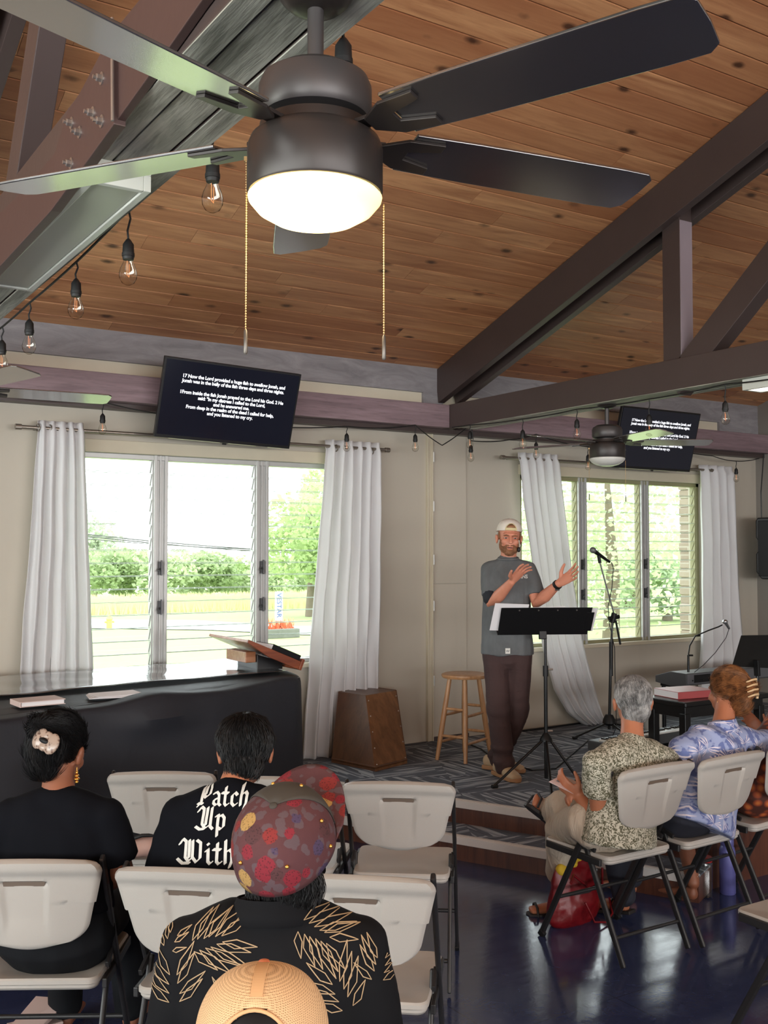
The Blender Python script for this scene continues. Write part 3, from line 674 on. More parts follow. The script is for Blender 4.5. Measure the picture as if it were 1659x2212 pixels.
curtain([(80, 908), (70, 1050), (55, 1250), (38, 1450), (33, 1540)], [(178, 918), (184, 1050), (190, 1250), (197, 1440), (200, 1540)], 5, 'white curtain at the left side of the left window', 1, grom=[(82, 924), (108, 926)])
curtain([(702, 958), (694, 1080), (676, 1300), (664, 1500), (655, 1642)], [(820, 966), (819, 1100), (818, 1300), (814, 1420), (812, 1622)], 6, 'white curtain between the left window and the cupboard door', 2, 0.045, grom=[(726, 968), (760, 972), (803, 975)])
curtain([(1119, 986), (1128, 1080), (1146, 1210), (1158, 1310), (1172, 1400), (1196, 1490), (1228, 1543), (1262, 1566), (1296, 1580)], [(1204, 992), (1217, 1110), (1232, 1250), (1252, 1380), (1268, 1450), (1284, 1510), (1298, 1548), (1310, 1572)], 5, 'white curtain swept sideways behind the speaker at the right window', 3, 0.03, 6.74, grom=[(1131, 994), (1163, 998)])
curtain([(1511, 1010), (1514, 1150), (1514, 1300), (1513, 1400), (1508, 1500)], [(1582, 1012), (1586, 1150), (1592, 1300), (1599, 1400), (1604, 1500)], 4, 'white curtain at the right side of the right window', 4, 0.035, grom=[(1529, 1020)])
# ================================================================== outside
def zg(y): return -0.4 - 0.03 * max(0, y - 8)
def gpx(x, y):
    d = ray(x, y); t_ = (EYE + 0.4 - 0.24) / (-d.z - 0.03 * d.y)
    return EYEV + d * t_
t = NT('mown_grass'); v = t.coord(); a = t.noise(v, 0.25, 5, 0.6); b = t.noise(v, 6, 4, 0.7)
t.set(t.mix(b, t.mix(a, lin((150, 166, 108)), lin((180, 188, 132))), lin((134, 152, 94))), 0.9); m_grass = t.m
def gstrip(name, y0, y1, x0=-90, x1=160, m=m_grass, lift=0.0, kind='structure'):
    mb = MB(); mb.add([(x0, y0, zg(y0) + lift), (x1, y0, zg(y0) + lift), (x1, y1, zg(y1) + lift), (x0, y1, zg(y1) + lift)], [(0, 1, 2, 3)])
    o = mb.build(name, m); o['kind'] = kind; return o
gstrip('lawn', 7.02, 8.0); gstrip('lawn', 8.0, 260)
pr0 = [gpx(180, 1339), gpx(420, 1341), gpx(560, 1349), gpx(640, 1354), gpx(900, 1352), gpx(900, 1376), gpx(640, 1372), gpx(450, 1362), gpx(180, 1358)]
pr0 = [p + Vector((0, 0, 0.03)) for p in pr0]; pl = MB(); pl.add(pr0, [tuple(range(len(pr0)))[::-1]]); tag(pl.build('driveway', plain('pale_asphalt', (214, 214, 212), 0.8)), kind='structure')
m_leaf = [plain('leaf_%s' % k, c_, 0.55, 0, 0.15, 3) for k, c_ in (('fresh', (176, 200, 130)), ('olive', (160, 182, 128)), ('pale', (196, 212, 168)), ('hazy', (216, 222, 214)), ('deep', (172, 194, 158)))]  # leaf colours paled to carry the outdoor haze
for m_ in m_leaf:
    nt = m_.node_tree; bb = nt.nodes['Principled BSDF']; tl_ = nt.nodes.new('ShaderNodeBsdfTranslucent'); tl_.inputs[0].default_value = (0.62, 0.70, 0.46, 1); mx = nt.nodes.new('ShaderNodeMixShader'); mx.inputs[0].default_value = 0.35
    nt.links.new(bb.outputs[0], mx.inputs[1]); nt.links.new(tl_.outputs[0], mx.inputs[2]); nt.links.new(mx.outputs[0], nt.nodes['Material Output'].inputs[0])
m_bark = plain('grey_bark', (120, 108, 92), 0.9, 0, 0.2)
def crown(mb, c, rx, ry, rz, n, sz, rnd, lumps=7):
    cs_ = [(Vector((rnd.uniform(-.55, .55) * rx, rnd.uniform(-.55, .55) * ry, rnd.uniform(-.5, .6) * rz)), rnd.uniform(.35, .6)) for _ in range(lumps)]
    for i in range(n):
        o_, q = cs_[i % lumps]; d = Vector((rnd.gauss(0, 1), rnd.gauss(0, 1), rnd.gauss(0, 1))).normalized() * rnd.uniform(0.75, 1.02)
        p = Vector(c) + o_ + Vector((d.x * rx * q, d.y * ry * q, d.z * rz * q)); a = Vector((rnd.gauss(0, 1), rnd.gauss(0, 1), rnd.gauss(0, .6))).normalized(); b_ = a.cross(Vector((rnd.gauss(0, 1), rnd.gauss(0, 1), rnd.gauss(0, 1)))).normalized(); s_ = sz * rnd.uniform(.6, 1.3)
        mb.add([p - a * s_, p + b_ * s_ * .6, p + a * s_, p - b_ * s_ * .6], [(0, 1, 2, 3)])
def tree(px, Y, ztop, wd, label, mi, n=2600, sz=0.28, group='trees beyond the lawn', seed=0, zlow=None, trunk=True):
    X = aY(px, 1190, Y).x; z0 = zg(Y); rnd = random.Random(seed); T = thing('tree', label, 'tree', (X, Y, z0), 0, group); h = ztop - z0
    zl = h * 0.12 if zlow is None else zlow
    mb = MB(); crown(mb, (0, 0, (h + zl) / 2), wd / 2, wd / 2, (h - zl) / 2, n, sz, rnd, 11); mb.build('crown', m_leaf[mi], T)
    if trunk: MB().tube([(0, 0, 0), (0.1, 0, h * .3), (0, 0.1, h * .75)], [wd * .04, wd * .03, wd * .012], 8).build('trunk', m_bark, T, smooth=60)
    return T
rr = random.Random(8); names = ['round pale tree', 'low bushy tree', 'leafy tree', 'broad green tree', 'hazy green tree', 'squat tree']
where = ['left end of the far tree line', 'far tree line left of the left mullion', 'far tree line seen in the middle pane', 'far tree line just left of the second mullion', 'far tree line behind the white sign', 'far tree line right of the sign']
k = 0
words = ['leftmost low tree of the far tree line, beside the left curtain', 'pale bushy tree second from the left in the far tree line', 'olive tree of the far line just left of the first mullion', 'fresh green tree of the far line behind the first mullion', 'pale tree of the far line at the left of the middle pane', 'olive tree of the far line in the middle of the middle pane', 'fresh green tree of the far line at the right of the middle pane', 'pale tree of the far line behind the second mullion', 'olive tree of the far line above the white road sign', 'fresh green tree of the far line below the big round tree', 'rightmost tree of the far line behind the right curtain']
for k, px in enumerate(range(130, 710, 56)):
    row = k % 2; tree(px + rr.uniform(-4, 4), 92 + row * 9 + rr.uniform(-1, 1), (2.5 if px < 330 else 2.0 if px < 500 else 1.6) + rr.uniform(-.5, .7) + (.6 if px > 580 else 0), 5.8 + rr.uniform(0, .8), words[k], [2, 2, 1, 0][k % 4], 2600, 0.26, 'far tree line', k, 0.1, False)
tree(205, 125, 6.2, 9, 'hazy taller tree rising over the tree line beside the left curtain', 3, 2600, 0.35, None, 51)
tree(672, 48, 5.7, 8.2, 'big round tree filling the right pane of the left window', 0, 9000, 0.17, None, 52, 1.0)
tree(740, 56, 7.6, 9, 'tall tree behind the right curtain of the left window', 0, 6000, 0.2, None, 53, 1.0)
# right window: loose big tree close by and shrubs behind it
tree(1318, 22, 5.4, 6.5, 'sprawling pale tree close outside the right window', 2, 3600, 0.11, None, 54, 0.3)
tree(1240, 30, 5.0, 7, 'leafy tree behind the swept curtain of the right window', 2, 3600, 0.14, None, 55, 0.3)
tree(1440, 30, 2.6, 5.5, 'shrubby tree low in the right pane of the right window', 4, 5000, 0.12, None, 56, 0.1)
tree(1360, 44, 3.2, 9, 'deep green tree behind the sprawling tree of the right window', 2, 3500, 0.2, None, 57, 0.1)
tree(1500, 46, 3.4, 8, 'hazy green tree behind the brick pillar', 2, 3000, 0.2, None, 58, 0.1)
# tall grass band (uncountable)
rnd = random.Random(3); mb = MB()
for i in range(9000):
    y = rnd.uniform(62, 84); x = rnd.uniform(aY(150, 1300, y).x, aY(760, 1300, y).x); h = rnd.uniform(.5, 1.2); z = zg(y); s_ = rnd.uniform(.03, .07); q = rnd.uniform(-.3, .3)
    mb.add([(x - s_, y, z), (x + s_, y, z), (x + q, y + .1, z + h)], [(0, 1, 2)])
tag(mb.build('tall_grass', plain('straw_green_grass', (212, 216, 158), 0.8, 0, 0.15)), 'band of tall pale grass growing in front of the far trees', 'grass', kind='stuff')
# sign in its planter, hydrant, wires, brick pillar
gp = gpx(604, 1378); Yp = gp.y
T = thing('street_planter', 'dark block planter full of red spiky plants outside the left window', 'planter', gp)
MB().box(-.62, .62, -.3, .3, 0, .32).build('planter_box', plain('dark_lava_block', (118, 120, 112), 0.9, 0, 0.25, 9), T, 0.03)
mb = MB(); rnd = random.Random(5)
for i in range(150):
    bx, by = rnd.uniform(-.55, .5), rnd.uniform(-.22, .22); a = rnd.uniform(-.18, .18); h = rnd.uniform(.15, .42)
    mb.add([(bx - .02, by, .3), (bx + .02, by, .3), (bx + a, by + rnd.uniform(-.1, .1), .3 + h)], [(0, 1, 2)])
mb.build('red_plants', plain('red_leaf', (226, 110, 74), 0.6), T)
sg = aY(603, 1340, Yp + 0.1); T = thing('road_sign', 'tall narrow white sign with blue lettering beside the red plants', 'sign', (sg.x, sg.y, zg(Yp)))
hs = aY(603, 1278, Yp + .1).z - zg(Yp); lo = aY(603, 1342, Yp + .1).z - zg(Yp)
MB().box(-.14, .14, 0, .05, lo, hs).build('sign_board', plain('white_sign', (226, 230, 240), 0.5), T, 0.01)
MB().box(-.1, -.06, .01, .04, 0, lo).box(.06, .1, .01, .04, 0, lo).build('sign_post', m_clip, T)
me = text_mesh('VESTAR', 0.24, 'LEFT', off=0.004); o = link_mesh('sign_letters', me, plain('sign_blue', (90, 110, 160), 0.5), T); o.rotation_euler = (0, R(90), R(-90)); o.rotation_euler = Matrix(((0, 1, 0), (0, 0, -1), (-1, 0, 0))).to_euler(); o.location = (-.08, -.006, hs - .05)
hp = gpx(236, 1360); T = thing('fire_hydrant', 'small yellow fire hydrant at the edge of the driveway', 'hydrant', hp)
MB().lathe([(.16, 0), (.16, .05), (.12, .06), (.12, .4), (.15, .42), (.13, .5), (.05, .58), (.03, .62)], n=16).build('barrel', plain('hydrant_yellow', (232, 206, 110), 0.5), T, smooth=40)
MB().tube([(-.2, 0, .32), (.2, 0, .32)], .05).build('outlet', MATS['hydrant_yellow'], T)
for i, (ya, yb_) in enumerate(((1149, 1187), (1153, 1191), (1161, 1182))):
    a, b = aY(100, ya - 5, 55), aY(760, yb_ + 7, 62); pts = [a.lerp(b, q / 14) - Vector((0, 0, .25 * 4 * (q / 14) * (1 - q / 14))) for q in range(15)]
    tag(MB().tube(pts, .035 if i < 2 else .025, 6).build('power_line', m_clip), 'overhead wire crossing the sky outside the left window', 'power line', 'overhead wires')
t = NT('sandy_stone_brick'); v = t.coord(); bk = t.n('ShaderNodeTexBrick'); bk.inputs['Scale'].default_value = 1; bk.inputs['Brick Width'].default_value = .30; bk.inputs['Row Height'].default_value = .098; bk.inputs['Mortar Size'].default_value = .008
bk.inputs['Color1'].default_value = lin((156, 144, 128)); bk.inputs['Color2'].default_value = lin((138, 124, 110)); bk.inputs['Mortar'].default_value = lin((168, 160, 148))
cb = t.n('ShaderNodeCombineXYZ'); sx = t.n('ShaderNodeSeparateXYZ'); t.l(v, sx.inputs[0]); t.l(t.math('ADD', sx.outputs[0], sx.outputs[1]), cb.inputs[0]); t.l(sx.outputs[2], cb.inputs[1]); t.l(cb.outputs[0], bk.inputs['Vector'])
t.set(bk.outputs['Color'], .9); t.bump(t.noise(v, 25, 3), .4, .01)
pp, pq = aY(1467, 1200, 8.6), aY(1520, 1200, 8.3) + Vector((.2, 0, 0)); T = thing('brick_pillar', 'sandy brick pillar just outside the right window', 'pillar', (pp.x, 8.3, zg(8.3)))
wdt = pq.x - pp.x; mb = MB()
for kk in range(33):
    q = random.Random(kk).uniform(-.012, .012); mb.box(0 + q, wdt + q, 0, .3, kk * .105, kk * .105 + .099)
mb.box(.015, wdt - .02, .01, .29, 0, 3.45); mb.build('brickwork', t.m, T, 0.01)
# ================================================================== covered table and what lies on it
t = NT('black_tablecloth'); v = t.coord(); t.set(t.mix(t.noise(v, 2.5, 4), lin((30, 31, 38)), lin((42, 44, 51))), 0.62); t.b.inputs['Specular IOR Level'].default_value = 0.45; t.bump(t.noise(v, 5, 4, 0.6, 0.5), 0.25, 0.02); m_cloth = t.m
TZ = 1.02
q_fr, q_br = Vector((3.07, 5.62, 0)), Vector((3.20, 6.62, 0)); q_mf = Vector((2.30, 5.28, 0)); q_fl = Vector((0.95, 4.92, 0)); q_ff = Vector((-0.6, 4.45, 0)); q_bl = Vector((-0.6, 6.62, 0))
front = [q_ff, q_fl, q_mf, q_fr]
T = thing('covered_table', 'long table draped in black cloth in front of the left window', 'table', (1.3, 5.6, 0))
O = T.location.copy()
mb = MB()
for p in (Vector((-.5, 4.6, 0)), Vector((-.5, 6.45, 0)), Vector((3.0, 5.75, 0)), Vector((3.1, 6.45, 0))): 
    pass
mb.prism([p * 1.0 + Vector((0, 0, TZ - 0.045)) - O for p in (q_ff + Vector((.05, .06, 0)), q_fl + Vector((0, .06, 0)), q_mf + Vector((0, .06, 0)), q_fr + Vector((-.06, .05, 0)), q_br + Vector((-.05, -.05, 0)), q_bl + Vector((.05, -.05, 0)))], (0, 0, 0.035)); mb.build('tabletop', m_bezel, T)
for p in ((-.4, 4.7), (-.4, 6.4), (2.85, 5.85), (2.95, 6.4), (1.3, 6.4), (1.3, 5.3)): MB().tube([Vector((p[0], p[1], 0)) - O, Vector((p[0], p[1], TZ - 0.04)) - O], 0.018).build('leg', m_bezel, T)
# the cloth: rounded top edge and gently folded drop
ring = []
def smooth_path(P, n):
    out = []
    for a, b in zip(P[:-1], P[1:]):
        L = int(max(4, (b - a).length / 0.05)); out += [a.lerp(b, i / L) for i in range(L)]
    return out + [P[-1]]
arc = []
for i in range(9):
    a = i / 8 * pi / 2; c0 = q_fr + Vector((-0.13, 0.20, 0)); 
    arc.append(q_fr.lerp(q_fr, 0) + Vector((-0.17 * (1 - sin(a)), 0.22 * (1 - cos(a)), 0)))
P = [q_ff, q_fl, q_mf, arc[0]] ; path = smooth_path(P, 0) + arc[1:] + smooth_path([arc[-1], q_br], 0)[1:] + smooth_path([q_br, q_bl], 0)[1:]
path = smooth_path([q_bl, q_ff], 0)[:-1] + path
path = [p.copy() for p in path]
for _ in range(3):
    path = [path[0]] + [(path[i - 1] + path[i] * 2 + path[i + 1]) / 4 for i in range(1, len(path) - 1)] + [path[-1]]
cen = Vector((1.3, 5.7, 0)); vs = []; n = len(path); rows = [(-0.10, 0.0), (-0.03, 0.0), (-0.008, -0.004), (0.004, -0.016), (0.008, -0.035)] + [(0.010, -0.035 - 0.055 * k) for k in range(1, 14)]
for j, (o_, dz) in enumerate(rows):
    for i, p in enumerate(path):
        a = path[max(i - 1, 0)]; b = path[min(i + 1, n - 1)]; tn = (b - a).normalized(); nn = Vector((tn.y, -tn.x, 0))
        if nn.dot(p - cen) < 0: nn = -nn
        s_ = i * 0.05; dep = max(0, -dz - 0.03)
        w_ = dep * 0.075 * (sin(s_ * 5.2) * 0.6 + noise.noise(Vector((s_ * 2.2, 1, 0))) * 1.3) + dep * 0.05
        # the rumple near the papers
        q = math.exp(-((p.x - 1.93) / 0.22) ** 2 - ((p.y - 5.16) / 0.3) ** 2)
        w_ += q * 0.07 * math.exp(-((dz + 0.09) / 0.07) ** 2); zz = TZ + dz + (0.03 * q * (1 if j < 4 else 0)) + 0.012 * noise.noise(Vector((p.x * 3, p.y * 3, 2))) * (1 if j < 5 else 0)
        vs.append(p + nn * (o_ + w_) + Vector((0, 0, zz)) - O)
fs = [(j * n + i, j * n + (i + 1), (j + 1) * n + (i + 1), (j + 1) * n + i) for j in range(len(rows) - 1) for i in range(n - 1)]
fs.append(tuple(range(n)))
o = MB().add(vs, fs).build('tablecloth', m_cloth, None, smooth=50); o.location = O
tag(o, 'black cloth draped over the long table and hanging to its sides', 'tablecloth')
t = NT('clear_plastic_sheet'); v = t.coord((1, 1, 1)); t.set(lin((60, 62, 68)), 0.12); t.b.inputs['Specular IOR Level'].default_value = 1.0; t.b.inputs['Alpha'].default_value = 0.75
t.b.inputs['Coat Weight'].default_value = 1.0; t.b.inputs['Coat Roughness'].default_value = 0.06; t.b.inputs['Coat IOR'].default_value = 2.6
t.bump(t.noise(v, 3.0, 4, 0.6, 1.2), 0.18, 0.02); m_film = t.m
c = [aZ(622, 1454, TZ + .006), aZ(500, 1428, TZ + .006), Vector((0.0, 6.15, TZ + .006)), Vector((-.3, 5.1, TZ + .006)), aZ(0, 1512, TZ + .006)]
gx, gy = 40, 14; vs = []; A_, B_, C_, D_ = c[0], c[1], Vector((-.2, 6.3, TZ)), Vector((-.4, 5.02, TZ)); D_ = aZ(0, 1512, TZ) + (aZ(0, 1512, TZ) - c[0]) * 0.25
for i in range(gx + 1):
    for j in range(gy + 1):
        p = (A_.lerp(D_, i / gx)).lerp(B_.lerp(C_, i / gx), j / gy); p.z = TZ + 0.022 + 0.010 * noise.noise(Vector((p.x * 3.2, p.y * 4.5, 7))); vs.append(p)
fs = [(i * (gy + 1) + j, (i + 1) * (gy + 1) + j, (i + 1) * (gy + 1) + j + 1, i * (gy + 1) + j + 1) for i in range(gx) for j in range(gy)]
o = MB().add(vs, fs).build('plastic_sheet', m_film, None, smooth=180); tag(o, 'clear plastic sheet lying wrinkled and shining on the black table', 'plastic sheet')
so = o.modifiers.new('s', 'SOLIDIFY'); so.thickness = 0.001
m_paper = plain('white_paper', (232, 228, 230), 0.7, 0, 0.03)
m_pinkpaper = plain('pale_pink_cover', (206, 184, 178), 0.5, 0, 0.04)
def ztable(p): return TZ + 0.012
nb = aZ(82, 1517, TZ + .02); T = thing('notebook', 'closed pale pink notebook at the left end of the black table', 'notebook', (nb.x, nb.y, TZ + 0.012), R(4))
MB().box(-.105, .105, -.075, .075, 0.003, .022).build('pages', m_paper, T, 0.002); MB().box(-.11, .11, -.08, .08, .022, .026).box(-.11, .11, -.08, .08, 0, .003).box(-.112, -.108, -.08, .08, 0, .026).build('cover', m_pinkpaper, T, 0.001)
pp_ = aZ(245, 1505, TZ + .01); T = thing('paper_stack', 'fanned stack of white papers on the black table', 'papers', (pp_.x, pp_.y, TZ + 0.014), R(-6))
for k in range(4):
    Mk = Matrix.Rotation(R(k * 4 - 5), 4, 'Z') @ Matrix.Translation((k * .01, k * .004, k * .003)); MB().box(-.13, .11, -.085, .085, 0, .002, Mk).build('sheet', m_paper, T)
# table-top lectern
m_red_wood = wood('reddish_lectern_wood', (104, 48, 28), (148, 78, 46), 0, 0.3, 1.0)
m_gold_wood = wood('pale_lectern_top', (150, 96, 66), (176, 124, 92), 0, 0.25, 1.0)
NL, NR = aY(546, 1386, 5.80), aY(666, 1434, 5.74); NR.y = NL.y; FL = aY(432, 1370, 6.42)
T = thing('table_lectern', 'slanted reddish wooden table lectern on the right end of the black table', 'lectern', (NR.x - .2, NR.y + .3, TZ + .012))
O = T.location.copy(); exs = (NR - NL); Ls = exs.length; exs.normalize(); eys = Vector((0, 1, 0)); ezs = exs.cross(eys).normalized()
tiltW = Matrix((exs, eys, ezs)).transposed().to_4x4(); tiltW.translation = NL                     # x down the slope, y away, z off the board
tilt = Matrix.Translation(-O) @ tiltW; Dp = .60
MB().box(-.03, Ls - .02, 0.004, Dp, -.018, 0, tilt).build('sloped_top', m_gold_wood, T, 0.003)
MB().box(Ls - .02, Ls, -.004, Dp, -.05, .022, tilt).build('book_ledge', m_red_wood, T, 0.003)
MB().prism([tilt @ Vector((x, 0, z)) for x, z in ((-.03, -.018), (-.03, 0.002), (Ls - .02, .002), (Ls - .02, -.05), (.14, -.05))], (0, .016, 0)).build('front_edge', m_red_wood, T, 0.002)
hb_ = tilt @ Vector((Ls * .45, .3, -.03))
MB().prism([(hb_.x - .03, -.12, .0), (hb_.x + .15, -.12, .0), (hb_.x + .15, -.12, hb_.z - .06), (hb_.x - .03, -.12, hb_.z - .005)], (0, .3, 0)).build('base', m_bezel, T, 0.004)
MB().box(hb_.x - .10, hb_.x - .03, -.10, .2, .05, hb_.z + .012).build('support_block', m_gold_wood, T, 0.004)
m_leather = plain('black_leather_cover', (22, 22, 24), 0.7, 0, 0.1, **{'Specular IOR Level': 0.2})
def book(name, label, M4, w_, h_, d_, mc, group=None):
    T = bpy.data.objects.new(name, None); COL.objects.link(T); tag(T, label, 'book', group); T.matrix_world = M4
    MB().box(-w_ / 2 + .004, w_ / 2 - .003, -h_ / 2 + .003, h_ / 2 - .003, .003, d_ - .003).build('pages', m_paper, T)
    MB().box(-w_ / 2, w_ / 2, -h_ / 2, h_ / 2, d_ - .003, d_).box(-w_ / 2, w_ / 2, -h_ / 2, h_ / 2, 0, .003).box(-w_ / 2, -w_ / 2 + .003, -h_ / 2, h_ / 2, 0, d_).build('cover', mc, T, 0.001)
    return T
book('bible', 'thick black bible resting against the ledge of the wooden lectern', tiltW @ Matrix.Translation((Ls - .135, .13, .0015)) @ Matrix.Rotation(R(90), 4, 'Z'), .24, .21, .036, m_leather)
book('open_book', 'small open-looking pale book lying above the black bible on the lectern', tiltW @ Matrix.Translation((Ls - .27, .34, .0015)), .085, .2, .018, m_paper)

# ================================================================== cajon drum
m_caj = wood('dark_cajon_ply', (80, 50, 32), (110, 72, 46), 2, 0.4, 0.7)
m_caj2 = wood('cajon_front_ply', (100, 66, 40), (136, 94, 60), 2, 0.35, 0.7)
ZS = 0.27
a, b, c = aZ(715, 1647, ZS), aZ(811, 1667, ZS), aZ(881, 1649, ZS); d = a + c - b
zt = ZS + 0.475
def dz_(x, y, ref): 
    dd = ray(x, y); k_ = (zt - EYE) / dd.z; return EYEV + dd * k_
ta, tb, tc = dz_(717, 1496, 0), dz_(790, 1502, 0), dz_(859, 1491, 0); s1_ = (tb - ta).length / (b - a).length; s2c = (tc - tb).length / (c - b).length
ta, tc, td = tb - (b - a) * s1_, tb + (c - b) * s2c, tb - (b - a) * s1_ + (c - b) * s2c
T = thing('cajon', 'dark brown wooden cajon box drum standing on the stage beside the curtain', 'drum', (b.x, b.y, ZS)); o_ = Vector((b.x, b.y, ZS))
def quadplate(P, th, name, m, par=T):
    P = [p - o_ for p in P]; n_ = (P[1] - P[0]).cross(P[3] - P[0]).normalized() * th; return MB().prism(P, n_).build(name, m, par, 0.004)
bot = [a, b, c, d]; top = [ta, tb, tc, td]
quadplate([bot[0], bot[1], top[1], top[0]], -.012, 'side_panel', m_caj); quadplate([bot[1], bot[2], top[2], top[1]], -.012, 'playing_face', m_caj2)
quadplate([bot[2], bot[3], top[3], top[2]], -.012, 'side_panel', m_caj); quadplate([bot[3], bot[0], top[0], top[3]], -.012, 'back_panel', m_caj)
quadplate([top[0], top[1], top[2], top[3]], -.014, 'top_panel', m_caj); quadplate([p + Vector((0, 0, .02)) for p in bot], .012, 'bottom_panel', m_caj)
for k in range(5):
    f_ = .08 + .84 * k / 4
    for e0, e1, g0, g1 in ((bot[1], top[1], bot[2], top[2]), (bot[2], top[2], bot[1], top[1])):
        p = e0.lerp(e1, f_); q = g0.lerp(g1, f_); p = p + (q - p) * .06; nn = (bot[2] - bot[1]).cross(top[1] - bot[1]).normalized()
        MB().ell(p - o_ + nn * .002, .005, .005, .005, 8, 6).build('screw', m_zinc, T)

# ================================================================== wooden stool
m_birch = wood('blond_stool_wood', (178, 128, 86), (208, 160, 116), 2, 0.35, 1.0, 0.08)
f1, f2, f3 = aZ(948, 1641, ZS), aZ(1007, 1662, ZS), aZ(1042, 1633, ZS); cc = (f1 + f3) / 2 + _r * .03; f4 = cc * 2 - f2
T = thing('bar_stool', 'blond wooden stool standing behind the man on the stage', 'stool', (cc.x, cc.y, ZS))
feet = [Vector((p.x - cc.x, p.y - cc.y, 0)) for p in (f1, f2, f3, f4)]; HT = 0.585
feet = [p.normalized() * .222 for p in feet]
tops = [p.normalized() * .12 + Vector((0, 0, HT)) for p in feet]
MB().lathe([(.13, HT), (.165, HT + .004), (.172, HT + .016), (.17, HT + .028), (.155, HT + .034), (.02, HT + .030)], n=40).build('seat', m_birch, T, smooth=40)
for p, q in zip(feet, tops): MB().tube([p, p.lerp(q, .3), p.lerp(q, .6), q], [.014, .019, .02, .016], 14).build('leg', m_birch, T, smooth=50)
for k in range(4):
    for f_ in ((.22, .55) if k % 2 else (.30, .63)):
        p = feet[k].lerp(tops[k], f_); q = feet[(k + 1) % 4].lerp(tops[(k + 1) % 4], f_); MB().tube([p, p.lerp(q, .5), q], [.009, .0115, .009], 10).build('rung', m_birch, T, smooth=50)

# ================================================================== music stand in front of the man
m_blk = plain('matt_black_metal', (22, 22, 24), 0.45, 0.3, 0.1)
m_blk_gl = plain('black_tube_enamel', (24, 24, 26), 0.28, 0.2, 0.08)
def tripod(T, z_hub, feet, r_=0.009, zc_=0.03):
    MB().lathe([(.014, z_hub + .05), (.022, z_hub + .04), (.04, z_hub + .01), (.042, z_hub - .005), (.016, z_hub - .01)], n=20).build('tripod_hub', m_blk, T, smooth=40)
    for f_ in feet:
        f_ = Vector(f_); d = f_.normalized(); p = d * .03 + Vector((0, 0, z_hub)); lg = MB().tube([p, f_ + Vector((0, 0, .012))], r_, 10).build('leg', m_blk_gl, T, smooth=50)
        MB().tube([f_ + Vector((0, 0, .012)) - d * .03, f_ + Vector((0, 0, .012)) + d * .012], r_ * 1.35, 10).build('rubber_foot', m_cord, lg, smooth=50)
ms = aZ(1180, 1688, ZS); ft = [aZ(1066, 1703, ZS) - ms, aZ(1252, 1692, ZS) - ms, aZ(1192, 1724, ZS) - ms]
T = thing('music_stand', 'black music stand on its tripod directly before the standing man', 'music stand', ms)
tripod(T, .27, ft)
MB().tube([(0, 0, .02), (0, 0, .74)], .0125, 14).build('lower_tube', m_blk_gl, T, smooth=50); MB().tube([(0, 0, .70), (0, 0, 1.00)], .009, 14).build('upper_tube', m_blk_gl, T, smooth=50)
MB().tube([(0, 0, .69), (0, 0, .76)], .018, 14).build('clamp_collar', m_blk, T, smooth=50); MB().tube([(0, 0, .735), (.045, -.02, .735)], .007).build('clamp_knob', m_zinc, T); MB().tube([(0, 0, .33), (.04, -.02, .33)], .007).build('clamp_knob', m_zinc, T)
Yd = ms.y
bl_, br_, tl_, tr_ = aY(1083, 1367, Yd), aY(1256, 1374, Yd - .03), aY(1088, 1316, Yd - .0), aY(1268, 1325, Yd - .03)
ex = (br_ - bl_); exn = (_r + _f * .10); exn.z = 0; exn.normalize(); ez_ = Vector((0, 0, 1)); ey_ = ez_.cross(exn)   # towards the man
D0 = Matrix((exn, ey_, ez_)).transposed().to_4x4(); D0.translation = (bl_ + br_) / 2 - ms
Dk = D0 @ Matrix.Rotation(R(-58), 4, 'X')
# desk seen from behind, its lower edge towards us rising towards the man
Dw, Dh = ex.length / 2 * .90, .30
Dk = D0 @ Matrix.Translation((0, .10, 0)) @ Matrix.Rotation(R(-22), 4, 'X')
Dk = D0 @ Matrix.Rotation(R(35), 4, 'X')
MB().box(-Dw, Dw, -.003, 0, 0, .225, Dk).box(-Dw, Dw, -.045 + .045, .045, 0, .003, Dk).build('desk', m_blk, T, 0.002)
MB().box(Dw - .03, Dw + .02, -.004, -.001, .03, .185, Dk).build('side_flap', m_blk, T, 0.002)
for k in range(4): MB().tube([Dk @ Vector((-Dw * .6 + k * Dw * .42, -.006, .205)), Dk @ Vector((-Dw * .6 + k * Dw * .42, 0, .205))], .005).build('rivet', m_zinc, T)
MB().bar(D0 @ Vector((0, -.012, -.03)), D0 @ Vector((0, 0.0, .05)), .05, .03).build('desk_bracket', m_blk, T, 0.004)
MB().tube([(0, 0, .98), D0 @ Vector((0, 0, .01))], .012).build('neck', m_blk, T)
dm = Matrix.Translation(ms) @ Dk
T = bpy.data.objects.new('sheet_music', None); COL.objects.link(T); tag(T, 'loose white pages resting on the music stand, poking past its edges', 'papers'); T.matrix_world = dm
for (x0, x1, z0, z1, r0) in ((-Dw - .055, -Dw + .17, .012, .235, 3), (-.1, .13, .01, .22, -2), (Dw - .17, Dw + .035, .03, .22, 2)):
    MB().box(x0, x1, .010, .0125, z0, z1, Matrix.Rotation(R(r0), 4, 'Y')).build('page', m_paper, T)

